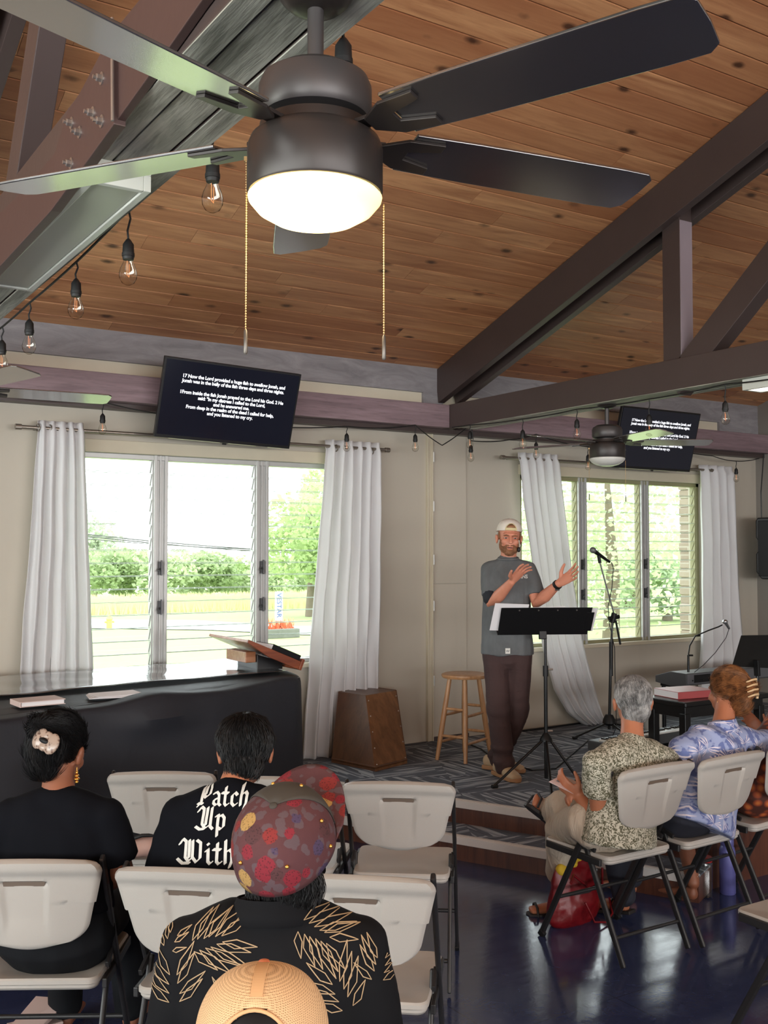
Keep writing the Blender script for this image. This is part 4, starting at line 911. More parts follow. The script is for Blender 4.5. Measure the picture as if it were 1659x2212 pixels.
# ================================================================== microphone stand, boom and handheld microphone
mc = aZ(1316, 1588, ZS); T = thing('microphone_stand', 'black tripod boom microphone stand right of the man', 'microphone stand', mc)
tripod(T, .10, [aZ(1240, 1597, ZS) - mc, aZ(1365, 1600, ZS) - mc, Vector((.25, .2, 0))], .008)
MB().lathe([(.03, .17), (.05, .13), (.055, .10), (.03, .08)], n=20).build('hub_cover', m_blk, T, smooth=40)
def mp(x, y, dy=0.0): return aY(x, y, mc.y + dy) - mc
MB().tube([(0, 0, .05), mp(1320, 1395)], .0125, 12).build('lower_tube', m_blk_gl, T, smooth=50); MB().tube([mp(1320, 1395), mp(1324, 1330)], .009, 12).build('upper_tube', m_blk_gl, T, smooth=50)
MB().tube([mp(1320, 1460), mp(1320, 1385)], .017, 12).build('clutch', m_blk, T, smooth=50)
MB().tube([mp(1322, 1345), mp(1327, 1325)], .024, 12).tube([mp(1316, 1336), mp(1336, 1332)], .018, 10).build('boom_clamp', m_blk, T, smooth=50)
m_chrome = plain('chrome_tube', (190, 190, 192), 0.2, 0.9, 0.02)
MB().tube([mp(1295, 1212), mp(1330, 1340)], .007, 10).build('boom_arm', m_chrome, T, smooth=50); MB().tube([mp(1330, 1340), mp(1340, 1392)], .009, 10).build('counterweight_end', m_blk, T, smooth=50)
MB().tube([mp(1293, 1200), mp(1296, 1216)], .014, 10).build('microphone_clip', m_blk, T, smooth=50)
T = thing('microphone', 'black handheld microphone with grey ball grille on the boom stand', 'microphone', mc + mp(1295, 1203))
h0, h1 = mp(1283, 1190) - mp(1295, 1203), mp(1317, 1214) - mp(1295, 1203)
up_ = Vector((0, 0, .0)); dr = (h1 - h0).normalized(); M3 = dr.to_track_quat('-Z', 'Y').to_matrix().to_4x4()
MB().tube([h0, h0.lerp(h1, .25), h0.lerp(h1, .8), h1], [.019, .016, .012, .0105], 14).build('handle', m_blk, T, smooth=50)
MB().ell(h0 - dr * .012, .026, .026, .029, 18, 12, M3).build('grille_ball', plain('steel_mesh', (120, 122, 122), 0.45, 0.5, 0.3, 200), T, smooth=60)
cab = [h1 + mp(1295, 1203)]; cab = [mp(1317, 1214), mp(1321, 1228), mp(1318, 1270), mp(1310, 1310), mp(1312, 1345), mp(1324, 1400), mp(1325, 1470), mp(1328, 1570), mp(1318, 1592)]
o = MB().tube([p + Vector((0.0, -.02, 0)) for p in cab], .0035, 8).build('microphone_cable', m_blk, None, smooth=60); o.location = mc; tag(o, 'thin black cable running down the boom microphone stand', 'cable')
o = MB().tube([aZ(x, y, ZS + .006) for x, y in ((1325, 1592), (1270, 1600), (1200, 1660), (1150, 1664), (1120, 1655), (1075, 1645), (1040, 1618), (1010, 1606))], .005, 8).build('floor_cable', m_cord, None, smooth=60); tag(o, 'black cable snaking over the carpet between the stool and the stands', 'cable')
o = MB().tube([aZ(x, y, ZS + .008) for x, y in ((1115, 1580), (1180, 1572), (1240, 1564), (1290, 1556), (1340, 1566))], .008, 8).build('floor_cable', m_cord, None, smooth=60); tag(o, 'thick black cable lying along the wall under the swept curtain', 'cable')

# ================================================================== keyboards, bench, second music stand
m_kb = plain('dark_grey_keyboard_case', (70, 70, 72), 0.45, 0, 0.05); m_kb2 = plain('mid_grey_panel', (104, 104, 108), 0.4, 0.2, 0.05)
m_ivory = plain('ivory_keys', (228, 226, 220), 0.25, 0, 0.02); m_ebony = plain('black_keys', (16, 16, 17), 0.3)
def keyboard(T, L_, n_white=52, y0=-.17, y1=-.03, z=.0):
    wk = L_ / n_white; mb = MB()
    for k in range(n_white): mb.box(-L_ / 2 + k * wk + .0007, -L_ / 2 + (k + 1) * wk - .0007, y0, y1, z, z + .012)
    mb.build('white_keys', m_ivory, T); mb = MB()
    for k in range(n_white):
        if k % 7 in (0, 1, 3, 4, 5): mb.box(-L_ / 2 + (k + 1) * wk - .006, -L_ / 2 + (k + 1) * wk + .006, y0 + .05, y1, z + .012, z + .021)
    mb.build('black_keys', m_ebony, T)
# rear keyboard seen from its back left corner
Yk = 5.95
k0 = aZ(1484, 1453, 1.005)
kt = aY(1484, 1453, Yk)
T = thing('digital_piano', 'dark grey stage keyboard on its stand behind the two seated women', 'keyboard', (kt.x + .68, kt.y + .17, kt.z - .11))
MB().prism([(-.69, -.17, 0), (-.69, -.17, .10), (-.69, .0, .105), (-.69, .17, .055), (-.69, .17, .0), (-.69, 0, -.02)], (1.38, 0, 0)).build('case', m_kb, T, 0.004)
MB().box(-.68, .68, -.175, -.17, .01, .095).build('rear_panel', m_kb2, T, 0.002)
for x in (-.62, -.5, -.42, -.38): MB().tube([(x, -.182, .04), (x, -.174, .04)], .006).build('socket', m_cord, T)
MB().box(-.60, -.4, -.178, -.175, .02, .085).build('port_plate', m_blk, T)
for x in (-.62, .62):
    MB().box(x - .02, x + .02, -.16, .16, -.035, -.012).build('stand_arm', m_blk, T, .003)
    MB().tube([(x, -.12, -.03), (x, -.12, -kt.z + .11 + ZS)], .019, 12).build('stand_leg', m_blk_gl, T, smooth=50)
    MB().tube([(x, .14, -.03), (x, .14, -kt.z + .11 + ZS)], .019, 12).build('stand_leg', m_blk_gl, T, smooth=50)
T['label'] = 'dark grey stage keyboard standing behind the two seated women at right'
# gooseneck microphone rising behind it
g = [aY(x, y, Yk + .02) for x, y in ((1487, 1452), (1487, 1415), (1490, 1395), (1502, 1374), (1530, 1362), (1552, 1354), (1560, 1350))]
T = thing('gooseneck_microphone', 'shiny silver microphone on a thin curved gooseneck above the stage keyboard', 'microphone', g[0])
MB().tube([g[0] - g[0], g[1] - g[0]], .010, 10).build('pole', m_blk_gl, T, smooth=50); MB().tube([g[0] - g[0] + Vector((0, 0, .14)), g[0] - g[0] + Vector((.035, -.02, .14))], .008, 8).build('pole_knob', m_blk, T)
MB().tube([p - g[0] for p in g[1:]], .006, 10).build('gooseneck', m_blk_gl, T, smooth=50)
e = aY(1566, 1343, Yk + .02) - g[0]; MB().ell(e, .024, .024, .02, 14, 10).build('grille_ball', m_chrome, T, smooth=60); e2 = aY(1575, 1358, Yk + .02) - g[0]; MB().tube([e, e2], [.017, .01], 10).build('body', m_chrome, T, smooth=60)
wv = [aY(x, y, Yk + .0) - g[0] for x, y in ((1575, 1358), (1568, 1378), (1545, 1410), (1520, 1436), (1500, 1452))]; MB().tube(wv, .003, 6).build('wire', m_blk, T, smooth=60)
# piano bench with red book
b0, b1 = aZ(1424, 1513, .76), aZ(1484, 1523, .76)
bx, by = aZ(1480, 1521, .75).x, aZ(1480, 1521, .75).y
T = thing('piano_bench', 'black wooden piano bench under the stage keyboard at right', 'bench', (bx + .42, by + .17, ZS))
hb = .46
MB().box(-.45, .45, -.2, .2, hb, hb + .035).build('seat', m_ebony, T, .008); MB().box(-.41, .41, -.16, .16, hb - .08, hb).build('apron', m_ebony, T, .003)
for x in (-.39, .39):
    for y in (-.14, .14): MB().box(x - .028, x + .028, y - .028, y + .028, 0, hb - .05).build('leg', m_ebony, T, .004)
book('hymn_book', 'thick dull red hymn book lying on the left end of the piano bench', Matrix.Translation((bx + .22, by + .2, ZS + hb + .036)) @ Matrix.Rotation(R(82), 4, 'Z'), .26, .33, .05, plain('dull_red_cover', (176, 82, 84), 0.4))
# second music stand behind the woman in blue
s2 = aZ(1634, 1640, ZS); s2 = aY(1634, 1560, 5.1); s2.z = ZS
T = thing('music_stand', 'empty black music stand behind the woman in the blue leaf shirt', 'music stand', s2)
def m2(x, y, dy=0): return aY(x, y, s2.y + dy) - s2
tripod(T, .25, [(-.26, .12, 0), (.26, .1, 0), (0, -.28, 0)])
MB().tube([(0, 0, .02), m2(1636, 1450)], .0125, 12).build('tube', m_blk_gl, T, smooth=50)
pA_, pB_, pC_, pD_ = m2(1582, 1440), m2(1720, 1446), m2(1720, 1371, .14), m2(1602, 1373, .14)
MB().prism([pA_, pB_, pC_, pD_], (0, .006, .002)).build('desk', m_blk, T, .002); MB().bar(m2(1634, 1425, -.01), m2(1636, 1460, -.01), .045, .025).build('desk_bracket', m_blk, T, .004)
MB().tube([(0, 0, .25), m2(1545, 1650)], .009, 8).build('brace', m_chrome, T)
# white low keyboard behind the grey haired woman
ka, kb_ = aZ(1300, 1604, .47), aZ(1484, 1573, .47); kd_ = (kb_ - ka); kr = atan2(kd_.y, kd_.x)
T = thing('electric_keyboard', 'low keyboard with white keys showing just above the shoulder of the grey-haired woman', 'keyboard', ((ka.x + kb_.x) / 2, (ka.y + kb_.y) / 2, .47), kr)
Lk = kd_.length; MB().box(-Lk / 2, Lk / 2, -.05, .13, -.07, 0).build('case', m_kb, T, 0.006); keyboard(T, Lk * .94, 36, -.04, .05, .0)
for x in (-Lk * .35, Lk * .35): MB().box(x - .02, x + .02, -.03, .11, -.20, -.07).build('stand_foot', m_blk_gl, T, .004)
jr = aZ(1411, 1578, ZS); T = thing('paint_tub', 'white plastic tub with grey lid on the stage beside the piano bench', 'tub', jr)
MB().lathe([(.07, 0), (.075, .01), (.075, .15), (.07, .16)], n=24).build('tub_body', plain('tub_white', (190, 188, 180), 0.5), T, smooth=40); MB().lathe([(.079, .15), (.08, .18), (.076, .185), (.01, .185)], n=24).build('lid', m_kb2, T, smooth=40)
# ================================================================== folding chairs
m_chair = plain('warm_white_moulded_plastic', (180, 174, 167), 0.42, 0, 0.03, 5, 0.1, 400)
m_chair_dk = plain('recess_shade', (96, 80, 68), 0.6)  # dark plate colour stands for the shade inside the grip slot
m_tube = plain('charcoal_powder_coated_tube', (44, 43, 44), 0.4, 0.2, 0.08)
HW = 0.232; ZT, ZBk = 0.862, 0.565
def back_mesh():
    """moulded backrest: rounded outline, bowed plan, rolled top lip, sunken panel on its rear with a grip slot"""
    nu, nv = 48, 30; vs = []; fs = []
    us = [-1 + 2 * i / nu for i in range(nu + 1)]
    def hw(v_):
        a = 0.172 + (0.232 - 0.172) * min(1, v_ * 1.15)
        if v_ > .86: a -= 0.045 * (1 - sqrt(max(0, 1 - ((v_ - .86) / .14) ** 2)))
        if v_ < .22: a -= 0.075 * (1 - sqrt(max(0, 1 - ((.22 - v_) / .22) ** 2)))
        return a
    def y0(x, v_): return -0.012 - 0.030 * (1 - (x / .235) ** 2) + 0.075 * (1 - v_)      # bows to the rear, leans back going up
    for side in (0, 1):
        for j in range(nv + 1):
            v_ = j / nv; h = hw(v_)
            for i in range(nu + 1):
                x = us[i] * h; z = ZBk + (ZT - ZBk) * v_ - 0.010 * (us[i] ** 2) * (1 if v_ > .5 else -1.6)
                y = y0(x, v_); lip = 0.0
                if v_ > .80: lip = .013 * (.5 - .5 * cos(pi * min(1, (v_ - .80) / .09)))
                ed = min(1, (1 - abs(us[i])) * h / .012, (1 - v_) * .27 / .010, v_ * .27 / .010)
                th = .010 * (sqrt(max(0, 1 - (1 - ed) ** 2)))
                if side == 0: # rear
                    y -= th + lip * (min(1, ed + .35))
                    px_ = abs(x); 
                    if px_ < .062 + .012 * v_ and .10 < v_ < .765:
                        e_ = min(1, (.062 + .012 * v_ - px_) / .008, (.765 - v_) / .012, (v_ - .10) / .25); y += .013 * e_ * (.35 + .65 * v_)
                    if px_ < .068 and .70 < v_ < .765: y += .010
                else: y += th
                vs.append((x, y, z))
    n = nu + 1; m = (nv + 1) * n
    for j in range(nv):
        for i in range(nu):
            a = j * n + i; fs.append((a, a + 1, a + n + 1, a + n)); fs.append((m + a, m + a + n, m + a + n + 1, m + a + 1))
    for i in range(nu): fs.append((i + 1, i, m + i, m + i + 1)); q = nv * n + i; fs.append((q, q + 1, m + q + 1, m + q))
    for j in range(nv): q = j * n; fs.append((q, q + n, m + q + n, m + q)); q = j * n + nu; fs.append((q + n, q, m + q, m + q + n))
    mb = MB(); mb.add(vs, fs); return mb
def seat_mesh():
    mb = MB(); out = []; Wd, y0, y1 = .212, .085, .495
    def rr_(w0, w1, a, b, rc, z):
        P = []
        for cx, cy, s0 in ((w1 - rc, b - rc, 0), (-w1 + rc, b - rc, 90), (-w0 + rc, a + rc, 180), (w0 - rc, a + rc, 270)):
            for k in range(7): q = R(s0 + 15 * k); P.append((cx + rc * cos(q), cy + rc * sin(q), z))
        return P
    zt = .455
    rings = [rr_(.19, .20, y0 + .012, y1 - .012, .03, zt - .038), rr_(.195, .207, y0 + .005, y1 - .005, .035, zt - .030), rr_(.195, .207, y0 + .005, y1 - .005, .035, zt - .022), rr_(.20, Wd, y0, y1, .035, zt - .018), rr_(.20, Wd, y0, y1, .035, zt - .006), rr_(.195, .207, y0 + .005, y1 - .005, .032, zt), rr_(.17, .18, y0 + .03, y1 - .03, .03, zt - .001), rr_(.13, .14, y0 + .07, y1 - .07, .03, zt - .008), rr_(.06, .07, y0 + .14, y1 - .14, .03, zt - .011)]
    vs = [p for r_ in rings for p in r_]; n = 28
    fs = [(i * n + k, i * n + (k + 1) % n, (i + 1) * n + (k + 1) % n, (i + 1) * n + k) for i in range(len(rings) - 1) for k in range(n)] + [tuple(range(n))[::-1], tuple(range((len(rings) - 1) * n, len(rings) * n))]
    return mb.add(vs, fs)
def make_chair():
    T = thing('folding_chair', 'x', 'chair', (0, 0, 0), 0, 'white folding chairs')
    seat_mesh().build('seat', m_chair, T, smooth=35)
    bk = back_mesh().build('backrest', m_chair, T, smooth=50)
    MB().prism([(x, -.0185, z) for x, z in ((-.064, .787), (.064, .787), (.061, .772), (-.061, .772))], (0, .004, 0)).build('grip_slot_shade', m_chair_dk, bk)
    for s_ in (-1, 1):
        x = s_ * .222
        # long tube: front foot up to the top of the back; oval, seen broad
        MB().bar((x, .50, .012), (x * .985, .045, .84), .030, .016, (1, 0, 0)).build('leg', m_tube, T, .006)
        MB().bar((x * .91, 0.0, .012), (x * .91, .235, .50), .028, .016, (1, 0, 0)).build('leg', m_tube, T, .006)
        MB().bar((x * .955, .12, .425), (x * .955, .47, .432), .016, .03).build('seat_rail', m_tube, T, .003)
        MB().bar((x * .95, .155, .47), (x * .95, .235, .50), .012, .02).build('hinge_bracket', m_tube, T, .002)
        MB().bar((x, .505, .0), (x, .488, .026), .034, .02, (1, 0, 0)).build('foot_cap', m_cord, T, .003)
    MB().tube([(-.2, .055, .12), (.2, .055, .12)], .0085, 10).build('stretcher', m_tube, T, smooth=50)
    MB().tube([(-.218, .385, .21), (.218, .385, .21)], .0085, 10).build('stretcher', m_tube, T, smooth=50)
    return T
CH = make_chair(); first = [True]
def chair(cx, cy, deg, label, group='white folding chairs'):
    """cx, cy: middle of the back; deg: facing, measured from +Y towards -X"""
    T = CH if first[0] else dups(CH)
    first[0] = False; T.location = (cx, cy, 0); T.rotation_euler = (0, 0, R(deg)); T['label'] = label; T['group'] = group
    return T
def mid(l, r, z=.825): a, b = aZ(*l, z), aZ(*r, z); return (a.x + b.x) / 2, (a.y + b.y) / 2, math.degrees(atan2(b.y - a.y, b.x - a.x))
GL, GR = 'chairs of the left block', 'chairs of the right block'
mx_, my_, dg_ = mid((247, 1885), (520, 1890))
chair(0.80, 3.27, -31, 'white folding chair holding the woman with the black updo, lower left corner', GL)
chair(1.189, 2.918, -40, 'white folding chair under the man in the lettered black shirt', GL)
chair(1.566, 2.598, -40, 'empty white folding chair right of the person in the floral cap, nearest the aisle', GL)
chair(1.595, 4.24, -32, 'empty white folding chair showing between the black updo and the lettered shirt', GL)
chair(1.972, 3.875, -41, 'empty white folding chair half hidden behind the brim of the floral cap', GL)
chair(2.335, 3.54, -38, 'empty white folding chair at the aisle end of the front left row', GL)
chair(3.47, 3.22, 0, 'white folding chair holding the grey-haired woman beside the red bag', GR)
chair(3.94, 3.20, 2, 'white folding chair holding the woman in the blue leaf shirt', GR)
chair(4.46, 3.24, 4, 'white folding chair cut off at the right edge under the orange dress', GR)
chair(3.42, 2.10, 0, 'empty white folding chair with only its seat and leg showing, lower right corner', GR)
chair(0.93, 1.72, -33, 'white folding chair under the person in the floral cap and leaf shirt', GL)
chair(0.60, 1.16, -33, 'white folding chair under the person in the beige mesh cap', GL)
# ================================================================== people
def skin(name, rgb):
    t = NT(name); v = t.coord(); c = lin(rgb); a = t.noise(v, 14, 4, 0.6)
    t.set(t.mix(a, tuple(x * .82 for x in c[:3]) + (1,), tuple(min(1, x * 1.15) for x in c[:3]) + (1,)), 0.5); t.bump(t.noise(v, 160, 3), .12, .002)
    t.b.inputs['Subsurface Weight'].default_value = .08; t.b.inputs['Subsurface Radius'].default_value = (.02, .008, .005); return t.m
sk_fair = skin('ruddy_fair_skin', (204, 134, 108)); sk_tan = skin('tanned_skin', (176, 112, 82)); sk_brown = skin('brown_skin', (142, 88, 64)); sk_deep = skin('deep_brown_skin', (112, 70, 52))
def hairmat(name, a, b, rough=.45):
    t = NT(name); g = t.n('ShaderNodeNewGeometry'); v = t.coord()
    cl_ = t.ramp(t.noise(v, 24, 3, .6, .8), [(.35, (0, 0, 0)), (.65, (1, 1, 1))])
    t.set(t.mix(t.mix(0.55, t.ramp(g.outputs['Random Per Island'], [(0, (0, 0, 0)), (1, (1, 1, 1))]), cl_), lin(a), lin(b)), rough); t.b.inputs['Specular IOR Level'].default_value = .3; return t.m
h_black = hairmat('black_hair', (7, 7, 8), (15, 14, 16), .55); h_grey = hairmat('grey_hair', (34, 32, 33), (186, 184, 182), .5)
h_brown = hairmat('brown_streaked_hair', (44, 24, 16), (168, 110, 66), .5); h_beard = hairmat('light_brown_beard', (112, 76, 54), (160, 112, 80), .6)
def head(mb, M, s_=1.0, ears=True, face=True):
    def E_(c, rx, ry, rz): mb.ell(M @ (Vector(c) * s_), rx * s_, ry * s_, rz * s_, 20, 14, M.to_3x3().to_4x4())
    E_((0, -.012, .030), .0745, .094, .086); E_((0, .026, -.035), .0600, .066, .072); E_((0, .056, -.085), .030, .028, .024)
    if face:
        E_((0, .072, .030), .052, .020, .014); E_((.036, .062, -.020), .024, .024, .024); E_((-.036, .062, -.020), .024, .024, .024)
        mb.loft([(M @ (Vector((0, .088, .018)) * s_), .008 * s_, .009 * s_), (M @ (Vector((0, .102, -.006)) * s_), .009 * s_, .010 * s_), (M @ (Vector((0, .110, -.024)) * s_), .014 * s_, .010 * s_)])
        E_((0, .086, -.051), .022, .010, .006); E_((0, .084, -.064), .020, .011, .007)
    if ears:
        for q in (-1, 1): E_((q * .082, -.004, -.010), .009, .019, .031); E_((q * .088, -.012, .004), .007, .014, .020)
def hand(mb, wr, d, n, th, curl=(12, 18, 14), L=1.0, spread=.0):
    """palm and five jointed fingers; d along the hand, n out of the palm, th towards the thumb"""
    d = Vector(d).normalized(); n = Vector(n); n = (n - d * n.dot(d)).normalized(); s_ = d.cross(n); 
    if s_.dot(Vector(th)) < 0: s_ = -s_
    wr = Vector(wr)
    mb.loft([(wr - d * .01, .027 * L, .018 * L, s_), (wr + d * .03 * L, .036 * L, .016 * L, s_), (wr + d * .075 * L, .041 * L, .0135 * L, s_), (wr + d * .095 * L, .039 * L, .011 * L, s_)])
    for k, (off, ln, r_) in enumerate(((.031, .94, .0088), (.0105, 1.03, .0090), (-.0105, .96, .0086), (-.031, .78, .0078))):
        b = wr + d * (.092 - .004 * abs(k - 1.2)) * L + s_ * off * L; dd = (d + s_ * (off * spread)).normalized(); P = [b - dd * .02]; P.append(b); a = 0
        for j, sl in enumerate((.043, .027, .021)):
            a += curl[j] * (1 + .12 * k); v_ = dd * cos(R(a)) + n * sin(R(a)); P.append(P[-1] + v_ * sl * ln * L)
        mb.loft([(p, r_ * L * q, r_ * L * q) for p, q in zip(P, (1, 1, .96, .9, .8))])
    b = wr + d * .022 * L + s_ * .022 * L; t1 = (d * .55 + s_ * .8 + n * .25).normalized(); t2 = (d * .8 + s_ * .55 + n * .2).normalized()
    P = [b, b + t1 * .042 * L, b + t1 * .042 * L + t2 * .032 * L, b + t1 * .042 * L + (t2 * .9 + d * .1) * .057 * L]
    mb.loft([(p, q * L, q * L) for p, q in zip(P, (.014, .0125, .0105, .0085))])
def limb(mb, pts, rs, g=0.0, f0=False, f1=False):
    P = [Vector(p) for p in pts]; out = []
    for i, (p, r_) in enumerate(zip(P, rs)):
        if isinstance(r_, tuple): out.append((p, r_[0] + g, r_[1] + g))
        else: out.append((p, r_ + g, r_ + g))
    mb.loft(out, f0, f1)
def strands(name, src, m, parent, n, L, flow, r_=.0011, seed=1, cond=None, lift=.15, wav=.0):
    """thin tapered locks laid over the hair mass along a flow field"""
    rnd = random.Random(seed); me = src.data; V = me.vertices; mb = MB(); k = 0; N = len(V)
    while k < n:
        v_ = V[rnd.randrange(N)]; p = v_.co.copy(); nn = v_.normal.copy(); k += 1
        if cond and not cond(p): continue
        f_ = Vector(flow(p)); f_ = (f_ - nn * f_.dot(nn))
        if f_.length < 1e-4: continue
        f_.normalize(); sd = f_.cross(nn); l_ = L * rnd.uniform(.6, 1.2); f_ = (f_ + sd * rnd.uniform(-.25, .25)).normalized(); pts = []
        for q in range(4):
            w_ = q / 3; pts.append(p + f_ * l_ * w_ + nn * (.0012 + lift * l_ * w_ * (1 - w_ * .9)) - nn * (l_ * w_) ** 2 * 2.2 + sd * wav * sin(w_ * 5 + k) * l_)
        rr_ = r_ * rnd.uniform(.7, 1.3); vs = []
        for q, p_ in enumerate(pts):
            rq = rr_ * (1, 1.0, .8, .15)[q]; vs += [p_ + sd * rq, p_ - sd * rq, p_ + nn * rq]
        fs = [(q * 3 + a, q * 3 + (a + 1) % 3, (q + 1) * 3 + (a + 1) % 3, (q + 1) * 3 + a) for q in range(3) for a in range(3)]
        mb.add(vs, fs)
    return mb.build(name, m, parent)
def cap(parent, M, mats, rx=.090, ry=.105, h=.105, opening=False, brim=True, button=True, seg=None, brim_len=.075, names=('cap_crown', 'cap_brim', 'cap_button', 'cap_strap'), arch=(.045, .052)):
    nu, nv = 64, 22; vs = []; fs = []
    for j in range(nv + 1):
        th = (pi / 2) * j / nv
        for i in range(nu):
            ph = 2 * pi * i / nu; s_ = sin(th) ** .86; z = h * (cos(th) ** .86 if th < pi / 2 - 1e-6 else 0)
            sm = 1 + .006 * cos(6 * ph) * s_
            vs.append(M @ Vector((rx * s_ * cos(ph) * sm, ry * s_ * sin(ph) * sm, z)))
    def cen(j, i):
        th = (pi / 2) * (j + .5) / nv; ph = 2 * pi * (i + .5) / nu; return rx * sin(th) ** .86 * cos(ph), ry * sin(th) ** .86 * sin(ph), h * cos(th) ** .86
    for j in range(nv):
        for i in range(nu):
            if opening:
                x, y, z = cen(j, i)
                if y < 0 and (x / arch[0]) ** 2 + (z / arch[1]) ** 2 < 1: continue
            a, b = j * nu + i, j * nu + (i + 1) % nu; fs.append((a, a + nu, b + nu, b))
    mb = MB(); mb.add(vs, fs); o = mb.build(names[0], mats[0], parent, smooth=180); so = o.modifiers.new('s', 'SOLIDIFY'); so.thickness = .003
    if opening:
        mb = MB(); P = []
        for k in range(13):
            x = -arch[0] * 1.02 + 2.04 * arch[0] * k / 12; y = -ry * sqrt(max(0, 1 - (x / rx) ** 2)) * 1.005
            P += [M @ Vector((x, y, .002)), M @ Vector((x, y * .985, .020))]
        mb.add(P, [(2 * k, 2 * k + 2, 2 * k + 3, 2 * k + 1) for k in range(12)]); q = mb.build(names[3], mats[3] if len(mats) > 3 else mats[0], parent); so = q.modifiers.new('s', 'SOLIDIFY'); so.thickness = .002
        mb = MB(); P = []
        for k in range(21):
            a = pi * k / 20; x = arch[0] * cos(a); z = arch[1] * sin(a) * .98; st_ = min(.999, (z / h) ** (1 / .86)) if z > 0 else 0; rr_ = sqrt(max(0, 1 - st_ ** 2)) ** .86
            y = -sqrt(max(0, rr_ ** 2 - (x / rx) ** 2)) * ry; P.append(M @ Vector((x, y - .001, z)))
        mb.tube(P, .0028, 8); mb.build('opening_binding', mats[3] if len(mats) > 3 else mats[0], parent, smooth=60)
    if brim:
        vs = []; nb_ = 24; rows_ = 8
        for j in range(rows_ + 1):
            for i in range(nb_ + 1):
                a = R(-78 + 156 * i / nb_); x0, y0 = rx * sin(a), ry * cos(a)
                ext = brim_len * (cos(a * .98) ** .55 if cos(a * .98) > 0 else 0) * j / rows_
                x = x0 * (1 + .03 * j / rows_); y = y0 + ext; vs.append(M @ Vector((x, y, .004 - .55 * (x ** 2) * (.4 + j / rows_) + .004 * j / rows_)))
        mb = MB(); mb.add(vs, [(j * (nb_ + 1) + i, j * (nb_ + 1) + i + 1, (j + 1) * (nb_ + 1) + i + 1, (j + 1) * (nb_ + 1) + i) for j in range(rows_) for i in range(nb_)])
        b = mb.build(names[1], mats[1], parent, smooth=180); so = b.modifiers.new('s', 'SOLIDIFY'); so.thickness = .0035; so.offset = 0
    if button: MB().ell(M @ Vector((0, 0, h + .001)), .0085, .0085, .004, 14, 8, M.to_3x3().to_4x4()).build(names[2], mats[2], parent, smooth=60)
    return o
def HM(c, yaw=0, pitch=0, roll=0): return Matrix.Translation(c) @ Matrix.Rotation(R(yaw), 4, 'Z') @ Matrix.Rotation(R(pitch), 4, 'X') @ Matrix.Rotation(R(roll), 4, 'Y')
def project(shapes, src, origin_dir=(0, 1, -.30), start=-1.0, off=.0018, subdiv=True):
    """lays flat (x, z) polygons onto the back of a garment; returns a mesh builder"""
    me = src.data; bv = BVHTree.FromPolygons([v.co for v in me.vertices], [tuple(p.vertices) for p in me.polygons]); mb = MB(); d = Vector(origin_dir).normalized()
    for poly in shapes:
        P = []
        for x, z in poly:
            h_, nn, _, _ = bv.ray_cast(Vector((x, 0, z)) + d * start, d)
            if h_ is None: P = None; break
            P.append(h_ + nn * off)
        if P: mb.add(P, [tuple(range(len(P)))])
    return mb
def ribbon(pts, w_):
    """flat stroke of width w_ through 2-D points as small quads"""
    out = []; P = [Vector((a, b, 0)) for a, b in pts]
    Q = []
    for a, b in zip(P[:-1], P[1:]):
        n_ = max(1, int((b - a).length / .008)); Q += [a.lerp(b, i / n_) for i in range(n_)]
    Q.append(P[-1]); L_, R_ = [], []
    for i, p in enumerate(Q):
        t_ = (Q[min(i + 1, len(Q) - 1)] - Q[max(i - 1, 0)]); 
        if t_.length < 1e-9: continue
        t_.normalize(); s_ = Vector((-t_.y, t_.x, 0)) * w_ / 2 * (1 if 0 < i < len(Q) - 1 else .6); L_.append(p + s_); R_.append(p - s_)
    return [[(L_[i].x, L_[i].y), (L_[i + 1].x, L_[i + 1].y), (R_[i + 1].x, R_[i + 1].y), (R_[i].x, R_[i].y)] for i in range(len(L_) - 1)]

# ------------------------------------------------------------------ the man on the stage
C0 = aZ(1090, 1675, .27); fdir = (Vector((0, 0, 0)) - Vector((C0.x, C0.y, 0))).normalized(); RZ = atan2(-fdir.x, fdir.y)
T = thing('person', 'standing man in white backwards cap, grey tee and brown trousers, both palms raised', 'person', C0, RZ)
SC = F_PX / 7.08
def q(px, py, y=0.0):
    k_ = (7.08 - y) / F_PX; return Vector((-(px - 1089) * k_, y, EYE - .27 + (1193 - py) * k_))
W2L = (Matrix.Translation(C0) @ Matrix.Rotation(RZ, 4, 'Z')).inverted()
Mh = HM(q(1101, 1163, .02), 6, -4, -3)
fR_h, fR_t = W2L @ aZ(1080, 1676, .27), W2L @ aZ(1128, 1696, .27); fL_h, fL_t = W2L @ aZ(1062, 1662, .27), W2L @ aZ(1128, 1670, .27)
sR, sL = q(1055, 1226, -.01), q(1142, 1226, -.01); eR, eL = q(1064, 1303, .07), q(1160, 1302, .08); wR, wL = q(1106, 1256, .26), q(1207, 1259, .24)
hipR, hipL = Vector((.06, 0, .86)), Vector((-.105, 0, .86)); kR, kL = q(1076, 1535, .07), q(1117, 1540, -.04)
aR = Vector((fR_h.x * .8 + fR_t.x * .2, fR_h.y * .8 + fR_t.y * .2, .10)); aL = Vector((fL_h.x * .8 + fL_t.x * .2, fL_h.y * .8 + fL_t.y * .2, .10))
mb = MB(); head(mb, Mh)
limb(mb, [q(1099, 1218, -.02), q(1100, 1195, -.01), q(1100, 1172, -.01)], [.058, .054, .056])
limb(mb, [(-.025, -.01, .90), (-.025, -.01, 1.10), (-.025, -.005, 1.32), (-.025, -.01, 1.42)], [(.12, .08), (.12, .08), (.14, .095), (.09, .06)])
for s_, e_, w_ in ((sR, eR, wR), (sL, eL, wL)):
    limb(mb, [s_, s_.lerp(e_, .5), e_, e_.lerp(w_, .35), w_.lerp(e_, .12), w_], [.038, .046, .042, .043, .029, .026])
